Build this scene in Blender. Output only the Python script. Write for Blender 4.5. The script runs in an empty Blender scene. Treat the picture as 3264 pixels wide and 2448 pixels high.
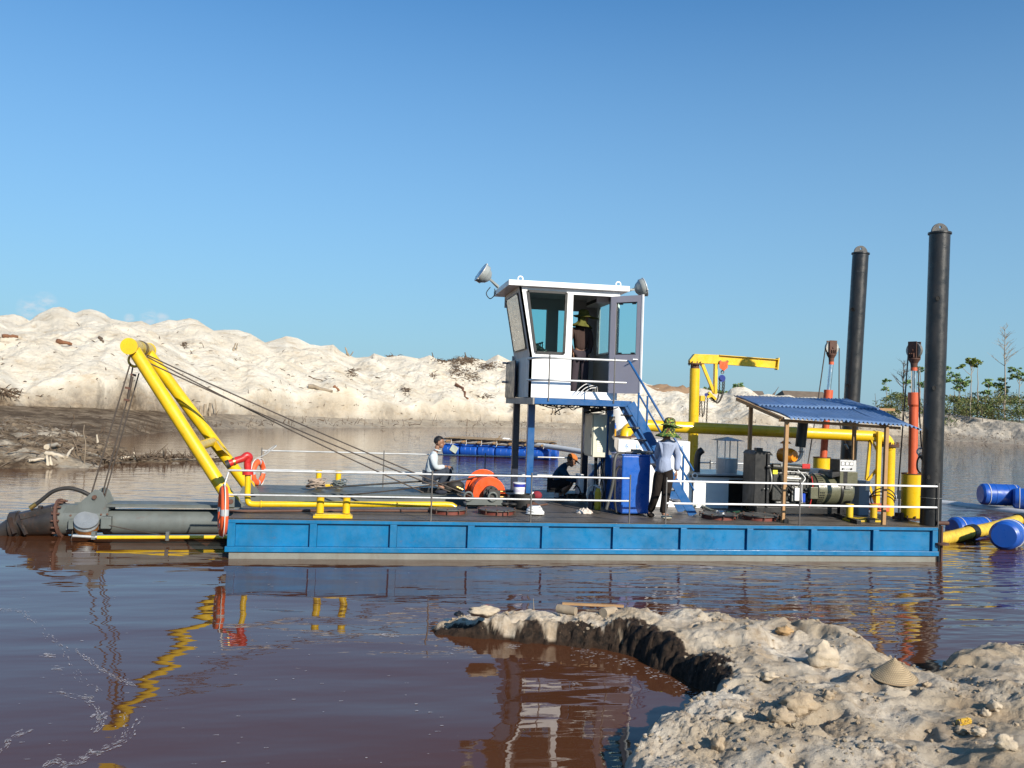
import bpy, math, random
import numpy as np
from mathutils import Vector, Matrix
random.seed(7)
S = bpy.context.scene
COL = S.collection

# ---------------------------------------------------------------- camera
F_PX = 2850.0
CAM = Vector((1.929, -13.940, 2.48))
YAW, PITCH, ROLL = 0.164376, 0.0208559, 0.0339055
_f = Vector((math.sin(YAW)*math.cos(PITCH), math.cos(YAW)*math.cos(PITCH), math.sin(PITCH)))
_r0 = Vector((math.cos(YAW), -math.sin(YAW), 0)); _u0 = _r0.cross(_f)
_r = _r0*math.cos(ROLL) + _u0*math.sin(ROLL); _u = _u0*math.cos(ROLL) - _r0*math.sin(ROLL)
cd = bpy.data.cameras.new('camera'); cam = bpy.data.objects.new('camera', cd); COL.objects.link(cam)
cd.sensor_width = 36; cd.lens = F_PX/3264*36; cd.clip_end = 8000; cd.clip_start = 0.05
cam.matrix_world = Matrix(((_r.x, _u.x, -_f.x, CAM.x), (_r.y, _u.y, -_f.y, CAM.y), (_r.z, _u.z, -_f.z, CAM.z), (0, 0, 0, 1)))
S.camera = cam

# ---------------------------------------------------------------- sky, sun, exposure
SUN_EL = math.radians(27.8)
_sd = Vector((0.45, -1.0, 0))
SUN_AZ = math.atan2(_sd.x, _sd.y)                       # clockwise from +Y
sun_dir = Vector((math.sin(SUN_AZ)*math.cos(SUN_EL), math.cos(SUN_AZ)*math.cos(SUN_EL), math.sin(SUN_EL)))
W = bpy.data.worlds.new('World'); S.world = W; W.use_nodes = True
wn = W.node_tree; wn.nodes.clear()
wo = wn.nodes.new('ShaderNodeOutputWorld'); wb = wn.nodes.new('ShaderNodeBackground')
sky = wn.nodes.new('ShaderNodeTexSky'); sky.sky_type = 'NISHITA'; sky.sun_disc = False
sky.sun_elevation = SUN_EL; sky.sun_rotation = SUN_AZ; sky.altitude = 0
sky.air_density = 1.0; sky.dust_density = 0.3; sky.ozone_density = 3.0
wb.inputs['Strength'].default_value = 0.094
hsv = wn.nodes.new('ShaderNodeHueSaturation'); hsv.inputs['Saturation'].default_value = 1.0
tint = wn.nodes.new('ShaderNodeMixRGB'); tint.blend_type = 'MULTIPLY'; tint.inputs['Fac'].default_value = 1; tint.inputs['Color2'].default_value = (0.58, 0.99, 1.20, 1)
wn.links.new(sky.outputs[0], tint.inputs['Color1']); wn.links.new(tint.outputs[0], hsv.inputs['Color'])
# low cumulus puffs all round the horizon
tc = wn.nodes.new('ShaderNodeTexCoord'); sep = wn.nodes.new('ShaderNodeSeparateXYZ')
wn.links.new(tc.outputs['Generated'], sep.inputs[0])
mp = wn.nodes.new('ShaderNodeMapping'); mp.inputs['Scale'].default_value = (1, 1, 2.2); mp.inputs['Location'].default_value = (0.31, 0.12, 0.4)
wn.links.new(tc.outputs['Generated'], mp.inputs[0])
n1 = wn.nodes.new('ShaderNodeTexNoise'); n1.inputs['Scale'].default_value = 60; n1.inputs['Detail'].default_value = 6; n1.inputs['Roughness'].default_value = 0.6
wn.links.new(mp.outputs[0], n1.inputs['Vector'])
cr = wn.nodes.new('ShaderNodeMapRange'); cr.inputs[1].default_value = 0.36; cr.inputs[2].default_value = 0.60
wn.links.new(n1.outputs['Fac'], cr.inputs[0])
er = wn.nodes.new('ShaderNodeMapRange'); er.inputs[1].default_value = 0.0; er.inputs[2].default_value = 1.0
nv = wn.nodes.new('ShaderNodeVectorMath'); nv.operation = 'NORMALIZE'; wn.links.new(tc.outputs['Generated'], nv.inputs[0]); last = None
for _az, _el, _rad in ((-0.333, 0.077, 0.013), (-0.320, 0.082, 0.013), (-0.2425, 0.073, 0.006), (-0.224, 0.075, 0.010), (-0.211, 0.075, 0.008), (0.9, 0.09, 0.05), (1.5, 0.10, 0.06), (2.4, 0.08, 0.06), (-1.2, 0.09, 0.06), (-2.2, 0.10, 0.07), (-2.9, 0.08, 0.05)):
    dvn = wn.nodes.new('ShaderNodeVectorMath'); dvn.operation = 'DISTANCE'; dvn.inputs[1].default_value = (math.sin(_az)*math.cos(_el), math.cos(_az)*math.cos(_el), math.sin(_el)); wn.links.new(nv.outputs[0], dvn.inputs[0])
    mr_ = wn.nodes.new('ShaderNodeMapRange'); mr_.inputs[1].default_value = _rad; mr_.inputs[2].default_value = _rad*0.35; wn.links.new(dvn.outputs['Value'], mr_.inputs[0])
    if last is None: last = mr_.outputs[0]
    else:
        mxn = wn.nodes.new('ShaderNodeMath'); mxn.operation = 'MAXIMUM'; wn.links.new(last, mxn.inputs[0]); wn.links.new(mr_.outputs[0], mxn.inputs[1]); last = mxn.outputs[0]
wn.links.new(last, er.inputs[0])
mm = wn.nodes.new('ShaderNodeMath'); mm.operation = 'MULTIPLY'; wn.links.new(cr.outputs[0], mm.inputs[0]); wn.links.new(er.outputs[0], mm.inputs[1])
m2 = wn.nodes.new('ShaderNodeMath'); m2.operation = 'MULTIPLY'; m2.inputs[1].default_value = 0.5; wn.links.new(mm.outputs[0], m2.inputs[0])
mx = wn.nodes.new('ShaderNodeMixRGB'); mx.inputs['Color2'].default_value = (6.2, 6.2, 6.4, 1)
hzr = wn.nodes.new('ShaderNodeMapRange'); hzr.inputs[1].default_value = 0.42; hzr.inputs[2].default_value = 0.0; hzr.inputs[3].default_value = 0.0; hzr.inputs[4].default_value = 0.85; wn.links.new(sep.outputs['Z'], hzr.inputs[0])
hzm = wn.nodes.new('ShaderNodeMixRGB'); hzm.inputs['Color2'].default_value = (2.35, 3.65, 4.75, 1); wn.links.new(hzr.outputs[0], hzm.inputs['Fac']); wn.links.new(hsv.outputs[0], hzm.inputs['Color1'])
wn.links.new(m2.outputs[0], mx.inputs['Fac']); wn.links.new(hzm.outputs[0], mx.inputs['Color1'])
wn.links.new(mx.outputs[0], wb.inputs['Color']); wn.links.new(wb.outputs[0], wo.inputs[0])
sl = bpy.data.lights.new('sun', 'SUN'); sl.energy = 5.0; sl.angle = math.radians(0.53); sl.color = (1.0, 0.92, 0.79)
so = bpy.data.objects.new('sun', sl); COL.objects.link(so); so.location = sun_dir*60
so.rotation_euler = sun_dir.to_track_quat('Z', 'Y').to_euler()
S.view_settings.view_transform = 'Standard'; S.view_settings.look = 'None'; S.view_settings.exposure = 0.45; S.view_settings.gamma = 1
S.view_settings.use_curve_mapping = False
try:
    S.cycles.max_bounces = 8; S.cycles.transparent_max_bounces = 12; S.cycles.caustics_reflective = False; S.cycles.caustics_refractive = False
except Exception: pass

# ---------------------------------------------------------------- pixel of the photograph -> point of the place
def ray(px, py): return _f + _r*((px-1632)/F_PX) - _u*((py-1224)/F_PX)
def P(px, py, Y):
    d = ray(px, py); return CAM + d*((Y-CAM.y)/d.y)
def Q(px, py, Z=0.0):
    d = ray(px, py); return CAM + d*((Z-CAM.z)/d.z)
def G(px, py, dist):
    return CAM + ray(px, py)*dist
DZ = 0.60        # deck height above the water

# ---------------------------------------------------------------- materials
MATS = {}
def new_mat(name):
    m = bpy.data.materials.new(name); m.use_nodes = True; nt = m.node_tree; nt.nodes.clear()
    o = nt.nodes.new('ShaderNodeOutputMaterial'); b = nt.nodes.new('ShaderNodeBsdfPrincipled')
    nt.links.new(b.outputs[0], o.inputs[0]); return m, nt, b
def N(nt, t, **k):
    n = nt.nodes.new(t)
    for a, v in k.items():
        if a.startswith('i_'): n.inputs[a[2:].replace('_', ' ')].default_value = v
        else: setattr(n, a, v)
    return n
def noise(nt, vec, scale, detail=5, rough=0.6, stretch=None):
    if stretch:
        mp = N(nt, 'ShaderNodeMapping'); mp.inputs['Scale'].default_value = stretch; nt.links.new(vec, mp.inputs[0]); vec = mp.outputs[0]
    n = N(nt, 'ShaderNodeTexNoise'); n.inputs['Scale'].default_value = scale; n.inputs['Detail'].default_value = detail; n.inputs['Roughness'].default_value = rough
    nt.links.new(vec, n.inputs['Vector']); return n.outputs['Fac']
def mrange(nt, v, a, b, c=0.0, d=1.0):
    m = N(nt, 'ShaderNodeMapRange'); m.inputs[1].default_value = a; m.inputs[2].default_value = b; m.inputs[3].default_value = c; m.inputs[4].default_value = d
    nt.links.new(v, m.inputs[0]); return m.outputs[0]
def mix(nt, fac, a, b, mode='MIX'):
    m = N(nt, 'ShaderNodeMixRGB', blend_type=mode)
    for s, v in (('Fac', fac), ('Color1', a), ('Color2', b)):
        if isinstance(v, (int, float)): m.inputs[s].default_value = v
        elif isinstance(v, tuple): m.inputs[s].default_value = (*v, 1) if len(v) == 3 else v
        else: nt.links.new(v, m.inputs[s])
    return m.outputs[0]
def mth(nt, op, a, b=None):
    m = N(nt, 'ShaderNodeMath', operation=op)
    for i, v in enumerate((a, b)):
        if v is None: continue
        if isinstance(v, (int, float)): m.inputs[i].default_value = v
        else: nt.links.new(v, m.inputs[i])
    return m.outputs[0]
def paint(name, rgb, rough=0.45, metal=0.0, dirt=0.35, dirtcol=(0.10, 0.07, 0.045), rust=0.0, var=0.25, bump=0.15, bscale=60, spec=0.5, coat=0.0, chips=0.0, chipcol=(0.6, 0.6, 0.6), scale=1.0):
    if name in MATS: return MATS[name]
    m, nt, b = new_mat(name); tc = N(nt, 'ShaderNodeNewGeometry').outputs['Position']
    c = mix(nt, mrange(nt, noise(nt, tc, 2.1*scale), 0.3, 0.7), tuple(x*(1-var) for x in rgb), tuple(min(1, x*(1+var*0.6)) for x in rgb))
    if dirt:
        d = mth(nt, 'MULTIPLY', mrange(nt, noise(nt, tc, 3.3*scale, 8, 0.7, (1.6, 1.6, 0.45)), 0.48, 0.78), dirt)
        c = mix(nt, d, c, dirtcol)
        d2 = mth(nt, 'MULTIPLY', mrange(nt, noise(nt, tc, 38*scale, 4, 0.7), 0.60, 0.72), dirt*0.8)
        c = mix(nt, d2, c, dirtcol)
    if rust:
        r = mth(nt, 'MULTIPLY', mrange(nt, noise(nt, tc, 7*scale, 10, 0.75), 0.60, 0.68), rust)
        c = mix(nt, r, c, (0.13, 0.045, 0.018))
    if chips:
        r = mth(nt, 'MULTIPLY', mrange(nt, noise(nt, tc, 5.5*scale, 12, 0.8, (0.35, 0.35, 2.6)), 0.655, 0.675), chips)
        c = mix(nt, r, c, chipcol)
    nt.links.new(c, b.inputs['Base Color'])
    nt.links.new(mrange(nt, noise(nt, tc, 9*scale, 5), 0.3, 0.7, max(0.05, rough-0.12), min(1, rough+0.15)), b.inputs['Roughness'])
    b.inputs['Metallic'].default_value = metal
    if 'Specular IOR Level' in b.inputs: b.inputs['Specular IOR Level'].default_value = spec
    if coat and 'Coat Weight' in b.inputs: b.inputs['Coat Weight'].default_value = coat
    if bump:
        bp = N(nt, 'ShaderNodeBump'); bp.inputs['Strength'].default_value = bump; bp.inputs['Distance'].default_value = 0.01
        nt.links.new(noise(nt, tc, bscale, 4), bp.inputs['Height']); nt.links.new(bp.outputs[0], b.inputs['Normal'])
    MATS[name] = m; return m

# ---------------------------------------------------------------- mesh builder
def basis(d):
    d = Vector(d).normalized(); a = Vector((0, 0, 1)) if abs(d.z) < 0.9 else Vector((1, 0, 0))
    u = d.cross(a).normalized(); v = d.cross(u).normalized(); return d, u, v
def tag(o, label=None, cat=None, group=None, kind=None):
    if label: o['label'] = label
    if cat: o['category'] = cat
    if group: o['group'] = group
    if kind: o['kind'] = kind
    return o
def root(name, loc, label, cat, group=None):
    o = bpy.data.objects.new(name, None); COL.objects.link(o); o.location = Vector(loc); o.empty_display_size = 0.1
    return tag(o, label, cat, group)
OFF = {}
class MB:
    def __init__(s): s.v = []; s.f = []; s.sm = []; s.mi = []; s.cur = 0
    def add(s, vs, fs, smooth=False):
        k = len(s.v); s.v += [tuple(x) for x in vs]
        for f in fs: s.f.append([i+k for i in f]); s.sm.append(smooth); s.mi.append(s.cur)
        return s
    def box(s, x0, x1, y0, y1, z0, z1):
        return s.add([(x, y, z) for z in (z0, z1) for y in (y0, y1) for x in (x0, x1)],
                     [(0, 2, 3, 1), (4, 5, 7, 6), (0, 1, 5, 4), (2, 6, 7, 3), (0, 4, 6, 2), (1, 3, 7, 5)])
    def obox(s, c, sz, rz=0.0, rx=0.0, ry=0.0):
        R = Matrix.Rotation(rz, 3, 'Z') @ Matrix.Rotation(ry, 3, 'Y') @ Matrix.Rotation(rx, 3, 'X'); c = Vector(c)
        vs = [c + R @ Vector((x*sz[0]/2, y*sz[1]/2, z*sz[2]/2)) for z in (-1, 1) for y in (-1, 1) for x in (-1, 1)]
        return s.add(vs, [(0, 2, 3, 1), (4, 5, 7, 6), (0, 1, 5, 4), (2, 6, 7, 3), (0, 4, 6, 2), (1, 3, 7, 5)])
    def beam(s, a, b, w, h, up=(0, 0, 1)):
        a = Vector(a); b = Vector(b); d = (b-a).normalized(); up = Vector(up); sd = d.cross(up)
        if sd.length < 1e-4: sd = d.cross(Vector((0, 1, 0)))
        sd.normalize(); u = sd.cross(d).normalized()
        vs = [p + sd*(i*w/2) + u*(j*h/2) for p in (a, b) for (i, j) in ((-1, -1), (1, -1), (1, 1), (-1, 1))]
        return s.add(vs, [(3, 2, 1, 0), (4, 5, 6, 7), (0, 1, 5, 4), (1, 2, 6, 5), (2, 3, 7, 6), (3, 0, 4, 7)])
    def tube(s, a, b, r, r2=None, n=16, cap=True):
        r2 = r if r2 is None else r2; a = Vector(a); b = Vector(b); d, u, v = basis(b-a)
        ca = [math.cos(2*math.pi*i/n) for i in range(n)]; sa = [math.sin(2*math.pi*i/n) for i in range(n)]
        A = [a+(u*ca[i]+v*sa[i])*r for i in range(n)]; B = [b+(u*ca[i]+v*sa[i])*r2 for i in range(n)]
        s.add(A+B, [(i, (i+1) % n, n+(i+1) % n, n+i) for i in range(n)], True)
        if cap:
            if r > 0: s.add(A, [list(range(n))[::-1]])
            if r2 > 0: s.add(B, [list(range(n))])
        return s
    def pipe(s, a, b, r, t, n=24):        # hollow
        a = Vector(a); b = Vector(b); d, u, v = basis(b-a)
        L = []
        for p, q in ((a, r), (b, r), (b, r-t), (a, r-t)): L.append([p+(u*math.cos(2*math.pi*i/n)+v*math.sin(2*math.pi*i/n))*q for i in range(n)])
        for k in range(4):
            A, B = L[k], L[(k+1) % 4]; s.add(A+B, [(i, (i+1) % n, n+(i+1) % n, n+i) for i in range(n)], k % 2 == 0)
        return s
    def path(s, pts, r, n=8, cap=True):
        pts = [Vector(p) for p in pts]; rs = r if isinstance(r, (list, tuple)) else [r]*len(pts); rings = []
        d, u, v = basis(pts[1]-pts[0])
        for i, p in enumerate(pts):
            t = (pts[min(i+1, len(pts)-1)]-pts[max(i-1, 0)]).normalized()
            u = (u - t*u.dot(t)).normalized(); v = t.cross(u)
            rings += [p+(u*math.cos(2*math.pi*k/n)+v*math.sin(2*math.pi*k/n))*rs[i] for k in range(n)]
        fs = [(i*n+k, i*n+(k+1) % n, (i+1)*n+(k+1) % n, (i+1)*n+k) for i in range(len(pts)-1) for k in range(n)]
        s.add(rings, fs, True)
        if cap: s.add(rings[:n], [list(range(n))[::-1]]); s.add(rings[-n:], [list(range(n))])
        return s
    def lathe(s, prof, o, axis=(0, 0, 1), n=24, smooth=True):
        o = Vector(o); d, u, v = basis(axis); rings = []
        for (r, h) in prof: rings += [o+d*h+(u*math.cos(2*math.pi*k/n)+v*math.sin(2*math.pi*k/n))*max(r, 1e-5) for k in range(n)]
        for i in range(len(prof)-1):
            A = rings[i*n:(i+1)*n]; B = rings[(i+1)*n:(i+2)*n]
            if smooth == 'all': continue
            s.add(A+B, [(k, (k+1) % n, n+(k+1) % n, n+k) for k in range(n)], smooth)
        if smooth == 'all':
            s.add(rings, [(i*n+k, i*n+(k+1) % n, (i+1)*n+(k+1) % n, (i+1)*n+k) for i in range(len(prof)-1) for k in range(n)], True)
        return s
    def ball(s, c, r, n=12, sc=(1, 1, 1)):
        c = Vector(c); vs = []; m = n//2+1
        for i in range(m+1):
            th = math.pi*i/m
            for k in range(n): vs.append(c+Vector((math.sin(th)*math.cos(2*math.pi*k/n)*sc[0], math.sin(th)*math.sin(2*math.pi*k/n)*sc[1], math.cos(th)*sc[2]))*r)
        return s.add(vs, [(i*n+k, (i+1)*n+k, (i+1)*n+(k+1) % n, i*n+(k+1) % n) for i in range(m) for k in range(n)], True)
    def torus(s, c, R, r, axis=(0, 0, 1), n=32, m=12, flat=1.0):
        c = Vector(c); d, u, v = basis(axis); vs = []
        for i in range(n):
            a = 2*math.pi*i/n; e = u*math.cos(a)+v*math.sin(a)
            for k in range(m):
                b = 2*math.pi*k/m; vs.append(c+e*(R+r*math.cos(b))+d*(r*math.sin(b)*flat))
        return s.add(vs, [(i*m+k, ((i+1) % n)*m+k, ((i+1) % n)*m+(k+1) % m, i*m+(k+1) % m) for i in range(n) for k in range(m)], True)
    def prism(s, poly, dvec):              # planar polygon (3-D points) swept by dvec
        A = [Vector(p) for p in poly]; B = [p+Vector(dvec) for p in A]; n = len(A)
        s.add(A+B, [list(range(n))[::-1], list(range(n, 2*n))] + [(i, (i+1) % n, n+(i+1) % n, n+i) for i in range(n)]); return s
    def mesh(s, me, mw=Matrix.Identity(4), smooth=True):
        s.add([mw @ v.co for v in me.vertices], [list(p.vertices) for p in me.polygons], smooth); return s
    def build(s, name, mat, parent=None, bevel=0.0, recalc=True):
        org = Vector((0, 0, 0)); own = None
        if parent is not None: org = OFF.get(parent.name, parent.location if parent.parent is None else Vector((0, 0, 0)))
        else:
            a = np.array(s.v); own = Vector((float((a[:, 0].min()+a[:, 0].max())/2), float((a[:, 1].min()+a[:, 1].max())/2), float(a[:, 2].min()))); org = own
        me = bpy.data.meshes.new(name)
        me.from_pydata([(x-org.x, y-org.y, z-org.z) for x, y, z in s.v], [], s.f)
        me.polygons.foreach_set('use_smooth', s.sm)
        for m in (mat if isinstance(mat, (list, tuple)) else [mat]): me.materials.append(m)
        if isinstance(mat, (list, tuple)): me.polygons.foreach_set('material_index', s.mi)
        if recalc:
            import bmesh
            bm = bmesh.new(); bm.from_mesh(me); bmesh.ops.recalc_face_normals(bm, faces=bm.faces); bm.to_mesh(me); bm.free()
        me.update()
        o = bpy.data.objects.new(name, me); COL.objects.link(o)
        if parent is not None: o.parent = parent; OFF[o.name] = org
        else: o.location = own; OFF[o.name] = own
        if bevel:
            b = o.modifiers.new('bevel', 'BEVEL'); b.width = bevel; b.segments = 2; b.limit_method = 'ANGLE'; b.angle_limit = math.radians(40)
            b.harden_normals = False
        return o
def bez(p0, p1, p2, n=12):
    p0, p1, p2 = Vector(p0), Vector(p1), Vector(p2); return [p0*(1-t)**2+p1*2*t*(1-t)+p2*t*t for t in [i/n for i in range(n+1)]]
def spline(pts, n=6):
    pts = [Vector(p) for p in pts]; out = []
    for i in range(len(pts)-1):
        a = pts[max(i-1, 0)]; b = pts[i]; c = pts[i+1]; d = pts[min(i+2, len(pts)-1)]
        for k in range(n):
            t = k/n; out.append(0.5*((2*b)+(c-a)*t+(2*a-5*b+4*c-d)*t*t+(3*b-a-3*c+d)*t**3))
    out.append(pts[-1]); return out
def sag(a, b, s, n=14):
    a = Vector(a); b = Vector(b); return [a.lerp(b, i/n)-Vector((0, 0, 4*s*(i/n)*(1-i/n))) for i in range(n+1)]

# ---------------------------------------------------------------- numpy noise
def _h(ix, iy, seed):
    n = (ix.astype(np.int64)*374761393 + iy.astype(np.int64)*668265263 + seed*974711) & 0x7fffffff
    n = ((n ^ (n >> 13))*1274126177) & 0x7fffffff; return ((n ^ (n >> 16)) & 0xffff)/65535.0
def vn(x, y, seed=0):
    ix = np.floor(x); iy = np.floor(y); fx = x-ix; fy = y-iy; fx = fx*fx*fx*(fx*(fx*6-15)+10); fy = fy*fy*fy*(fy*(fy*6-15)+10)
    def g(dx, dy):
        a = _h(ix+dx, iy+dy, seed)*2*np.pi; return np.cos(a)*(x-ix-dx)+np.sin(a)*(y-iy-dy)
    return (g(0, 0)*(1-fx)+g(1, 0)*fx)*(1-fy)+(g(0, 1)*(1-fx)+g(1, 1)*fx)*fy
def fbm(x, y, o=5, seed=0, g=0.5, ridged=False):
    t = np.zeros_like(x, dtype=float); a = 1.0
    for i in range(o):
        n = vn(x*2**i, y*2**i, seed+i*17)
        t += a*((0.35-np.abs(n))*1.4 if ridged else n); a *= g
    return t
def grid_mesh(name, X, Y, Z, mat, attrs=None, kind='structure', label=None):
    r, c = X.shape; me = bpy.data.meshes.new(name)
    co = np.stack([X, Y, Z], -1).reshape(-1, 3)
    me.vertices.add(r*c); me.vertices.foreach_set('co', co.ravel())
    i = np.arange((r-1)*(c-1)); a = (i//(c-1))*c+i % (c-1)
    q = np.stack([a, a+1, a+c+1, a+c], -1).ravel().astype(np.int32); nf = len(i)
    me.loops.add(nf*4); me.loops.foreach_set('vertex_index', q)
    me.polygons.add(nf); me.polygons.foreach_set('loop_start', np.arange(0, nf*4, 4, dtype=np.int32))
    me.polygons.foreach_set('use_smooth', np.ones(nf, dtype=bool))
    me.update(calc_edges=True); me.validate()
    for k, v in (attrs or {}).items():
        at = me.attributes.new(k, 'FLOAT', 'POINT'); at.data.foreach_set('value', v.ravel().astype(np.float32))
    me.materials.append(mat); o = bpy.data.objects.new(name, me); COL.objects.link(o); o['kind'] = kind
    if label: o['label'] = label
    return o
# ================================================================ SETTING
def attr(nt, name):
    a = N(nt, 'ShaderNodeAttribute', attribute_name=name); return a.outputs['Fac']
# --- sand of the far bank
m_bank, nt, b = new_mat('bank_sand'); pos = N(nt, 'ShaderNodeNewGeometry').outputs['Position']
c = mix(nt, mrange(nt, noise(nt, pos, 0.35, 6, 0.6), 0.35, 0.65), (0.62, 0.54, 0.42), (0.74, 0.68, 0.57))
c = mix(nt, mth(nt, 'MULTIPLY', mrange(nt, noise(nt, pos, 0.8, 6, 0.65, (1, 1, 2.5)), 0.54, 0.70), 0.55), c, (0.42, 0.29, 0.155))
c = mix(nt, mth(nt, 'MULTIPLY', mrange(nt, noise(nt, pos, 2.2, 9, 0.8, (1, 1, 1.6)), 0.60, 0.66), 0.7), c, (0.20, 0.14, 0.09))
c = mix(nt, attr(nt, 'grey'), c, (0.36, 0.32, 0.27))
mud = mix(nt, mrange(nt, noise(nt, pos, 1.1, 9, 0.75), 0.42, 0.60), (0.09, 0.06, 0.038), (0.30, 0.23, 0.155))
mud = mix(nt, mrange(nt, noise(nt, pos, 0.55, 8, 0.75, (0.5, 1, 1)), 0.50, 0.60), mud, (0.10, 0.07, 0.045))
c = mix(nt, attr(nt, 'mud'), c, mud)
nt.links.new(c, b.inputs['Base Color']); b.inputs['Roughness'].default_value = 0.95; b.inputs['Specular IOR Level'].default_value = 0.1
bp = N(nt, 'ShaderNodeBump'); bp.inputs['Strength'].default_value = 0.9; bp.inputs['Distance'].default_value = 0.35
nt.links.new(noise(nt, pos, 1.7, 10, 0.72), bp.inputs['Height']); nt.links.new(bp.outputs[0], b.inputs['Normal'])

def sky_pt(px, py):
    d = ray(px, py); return math.atan2(d.x, d.y), d.z/math.hypot(d.x, d.y)
def shore_pt(px, py):
    q = Q(px, py, 0); return math.atan2(q.x-CAM.x, q.y-CAM.y), math.hypot(q.x-CAM.x, q.y-CAM.y)
c1 = [(0, 205), (90, 197), (140, 212), (185, 238), (215, 215), (250, 190), (330, 155), (370, 150), (400, 155), (440, 180), (470, 190), (520, 170), (560, 165), (600, 175), (650, 195), (690, 225), (760, 240), (800, 248), (880, 238), (935, 266), (1000, 245), (1050, 232), (1100, 238), (1180, 222), (1230, 235), (1280, 270), (1330, 300), (1400, 294), (1480, 295), (1560, 320), (1650, 375), (1700, 360), (1780, 333), (1850, 345), (1930, 385)]
c6 = [(165, 112), (280, 103), (370, 115), (480, 185), (540, 160), (620, 140), (680, 150), (740, 192), (800, 188), (850, 205), (930, 197), (975, 240), (1020, 262), (1075, 282), (1160, 275), (1190, 253), (1260, 277), (1370, 266), (1480, 287), (1550, 265), (1620, 305), (1680, 305), (1740, 277), (1860, 290), (1910, 302), (1985, 260), (2060, 300)]
c7 = [(0, 200), (140, 220), (230, 275), (400, 303), (600, 335), (700, 345), (860, 320), (980, 348), (1100, 395), (1170, 370), (1220, 325), (1280, 308), (1370, 305), (1450, 340), (1540, 410), (1640, 385), (1760, 410), (1900, 400), (1980, 430), (2200, 425)]
c8 = [(0, 1535-85), (200, 1535-60), (400, 1535-30)]
SK = [(-1500, 1060), (-1100, 960), (-700, 1010), (-300, 965), (-120, 1015)] + [(x/1.952, 900+y/1.952) for x, y in c1] + [(600+x/2.011, 1000+y/2.011) for x, y in c6 if 600+x/2.011 > 1000] + [(2000+x/3.687, 1150+y/3.687) for x, y in c7] + \
     [(2680, 1285), (2780, 1296), (2850, 1308)] + [(2550+x/2.765, 1250+y/2.765) for x, y in ((1150, 195), (1250, 188), (1340, 190), (1420, 205), (1560, 222), (1700, 240), (1850, 255), (1974, 275))] + [(3500, 1350), (3900, 1340), (4600, 1300), (5600, 1290)]
SH = [(-1500, 1440), (-600, 1420), (0, 1403), (330, 1400), (480, 1382), (600, 1372), (900, 1364), (1200, 1363), (1650, 1363), (1860, 1368), (2100, 1374), (2400, 1384), (2700, 1395), (3000, 1405), (3264, 1418), (3900, 1450), (5600, 1560)]
ska = np.array([sky_pt(*p) for p in SK]); sha = np.array([shore_pt(*p) for p in SH])
px_of = np.array([p[0] for p in SH], float)
NA, NS = 1150, 210
az = np.concatenate([np.linspace(sky_pt(-1500, 1240)[0], sky_pt(-150, 1240)[0], 130, endpoint=False), np.linspace(sky_pt(-150, 1240)[0], sky_pt(3420, 1240)[0], 900, endpoint=False), np.linspace(sky_pt(3420, 1240)[0], sky_pt(5600, 1240)[0], 120)])
pxa = np.interp(az, sha[:, 0], px_of)
ds = np.interp(az, sha[:, 0], sha[:, 1]); wob_s = 1.4*vn(pxa/70, pxa*0, 5) + 0.6*vn(pxa/17, pxa*0, 6)
te = np.interp(az, ska[:, 0], ska[:, 1])
mudw = np.interp(pxa, [-200, 300, 700, 1200, 2000, 3264], [15, 15, 5, 3, 2.2, 1.5])
rw = np.interp(pxa, [-200, 700, 1400, 2000, 2700, 3264], [24, 24, 22, 18, 10, 8])
dr = ds + mudw + rw; zr = CAM.z + dr*te
t = np.linspace(0, 1, NS)[:, None]
sv = np.where(t < 0.12, t/0.12*mudw, 0) + np.where((t >= 0.12), mudw + (np.minimum(t, 0.72)-0.12)/0.60*rw, 0) + np.where(t > 0.72, 12*(t-0.72)/0.28, 0)
sv = sv - 1.5*(1-np.minimum(t/0.03, 1))
sv = sv + wob_s*np.clip(1-t/0.11, 0, 1)
mz = np.interp(pxa, [-200, 300, 700, 1200, 3264], [1.25, 1.2, 0.9, 0.6, 0.3])
vv = np.clip((sv-mudw)/rw, 0, 1)
prof = 0.55*np.clip(vv/0.55, 0, 1) + 0.45*np.clip((vv-0.40)/0.60, 0, 1)
X = CAM.x + np.sin(az)*(ds+sv); Y = CAM.y + np.cos(az)*(ds+sv)
Z = np.where(vv <= 0, mz*np.clip(sv/mudw, -1.5, 1)**1, mz+(zr-mz)*prof)
amp = np.where(vv > 0, np.sin(np.pi*np.clip(vv, 0, 1))**0.8, 0)*np.clip(zr/6, 0.25, 1)
U = np.broadcast_to(az, X.shape)*70; V = prof*zr*1.5
Z = Z + amp*(0.9*fbm((U+V*0.5)*0.13, V*0.18, 3, 1)-0.35)
crng = random.Random(44); Rr = ds+sv
for k in range(150):                                    # tipped heaps leaning on one another
    a_ = crng.uniform(az[90], az[-90]); i_ = int(np.argmin(np.abs(az-a_))); v_ = crng.uniform(0.12, 0.92); j_ = int(np.argmin(np.abs(vv[:, i_]-v_)+(t[:, 0] > .72)*9))
    zc = Z[j_, i_]+crng.uniform(0.1, 0.9)*min(1, zr[i_]/6); zc = min(zc, CAM.z+Rr[j_, i_]*te[i_]-0.25)
    sl_ = slice(max(0, i_-170), i_+170); dxx = X[:, sl_]-X[j_, i_]; dyy = (Y[:, sl_]-Y[j_, i_])*0.75
    rr_ = np.hypot(dxx, dyy)*(1+0.35*vn(np.arctan2(dyy, dxx)*1.6+k, dxx*0.15, k)); cone = zc-0.60*(np.sqrt(rr_**2+0.3)-0.55)
    kk_ = 0.28; hh_ = np.clip(0.5+0.5*(cone-Z[:, sl_])/kk_, 0, 1); Z[:, sl_] = np.where(vv[:, sl_] > 0.02, Z[:, sl_]*(1-hh_)+cone*hh_+kk_*hh_*(1-hh_), Z[:, sl_])
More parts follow.
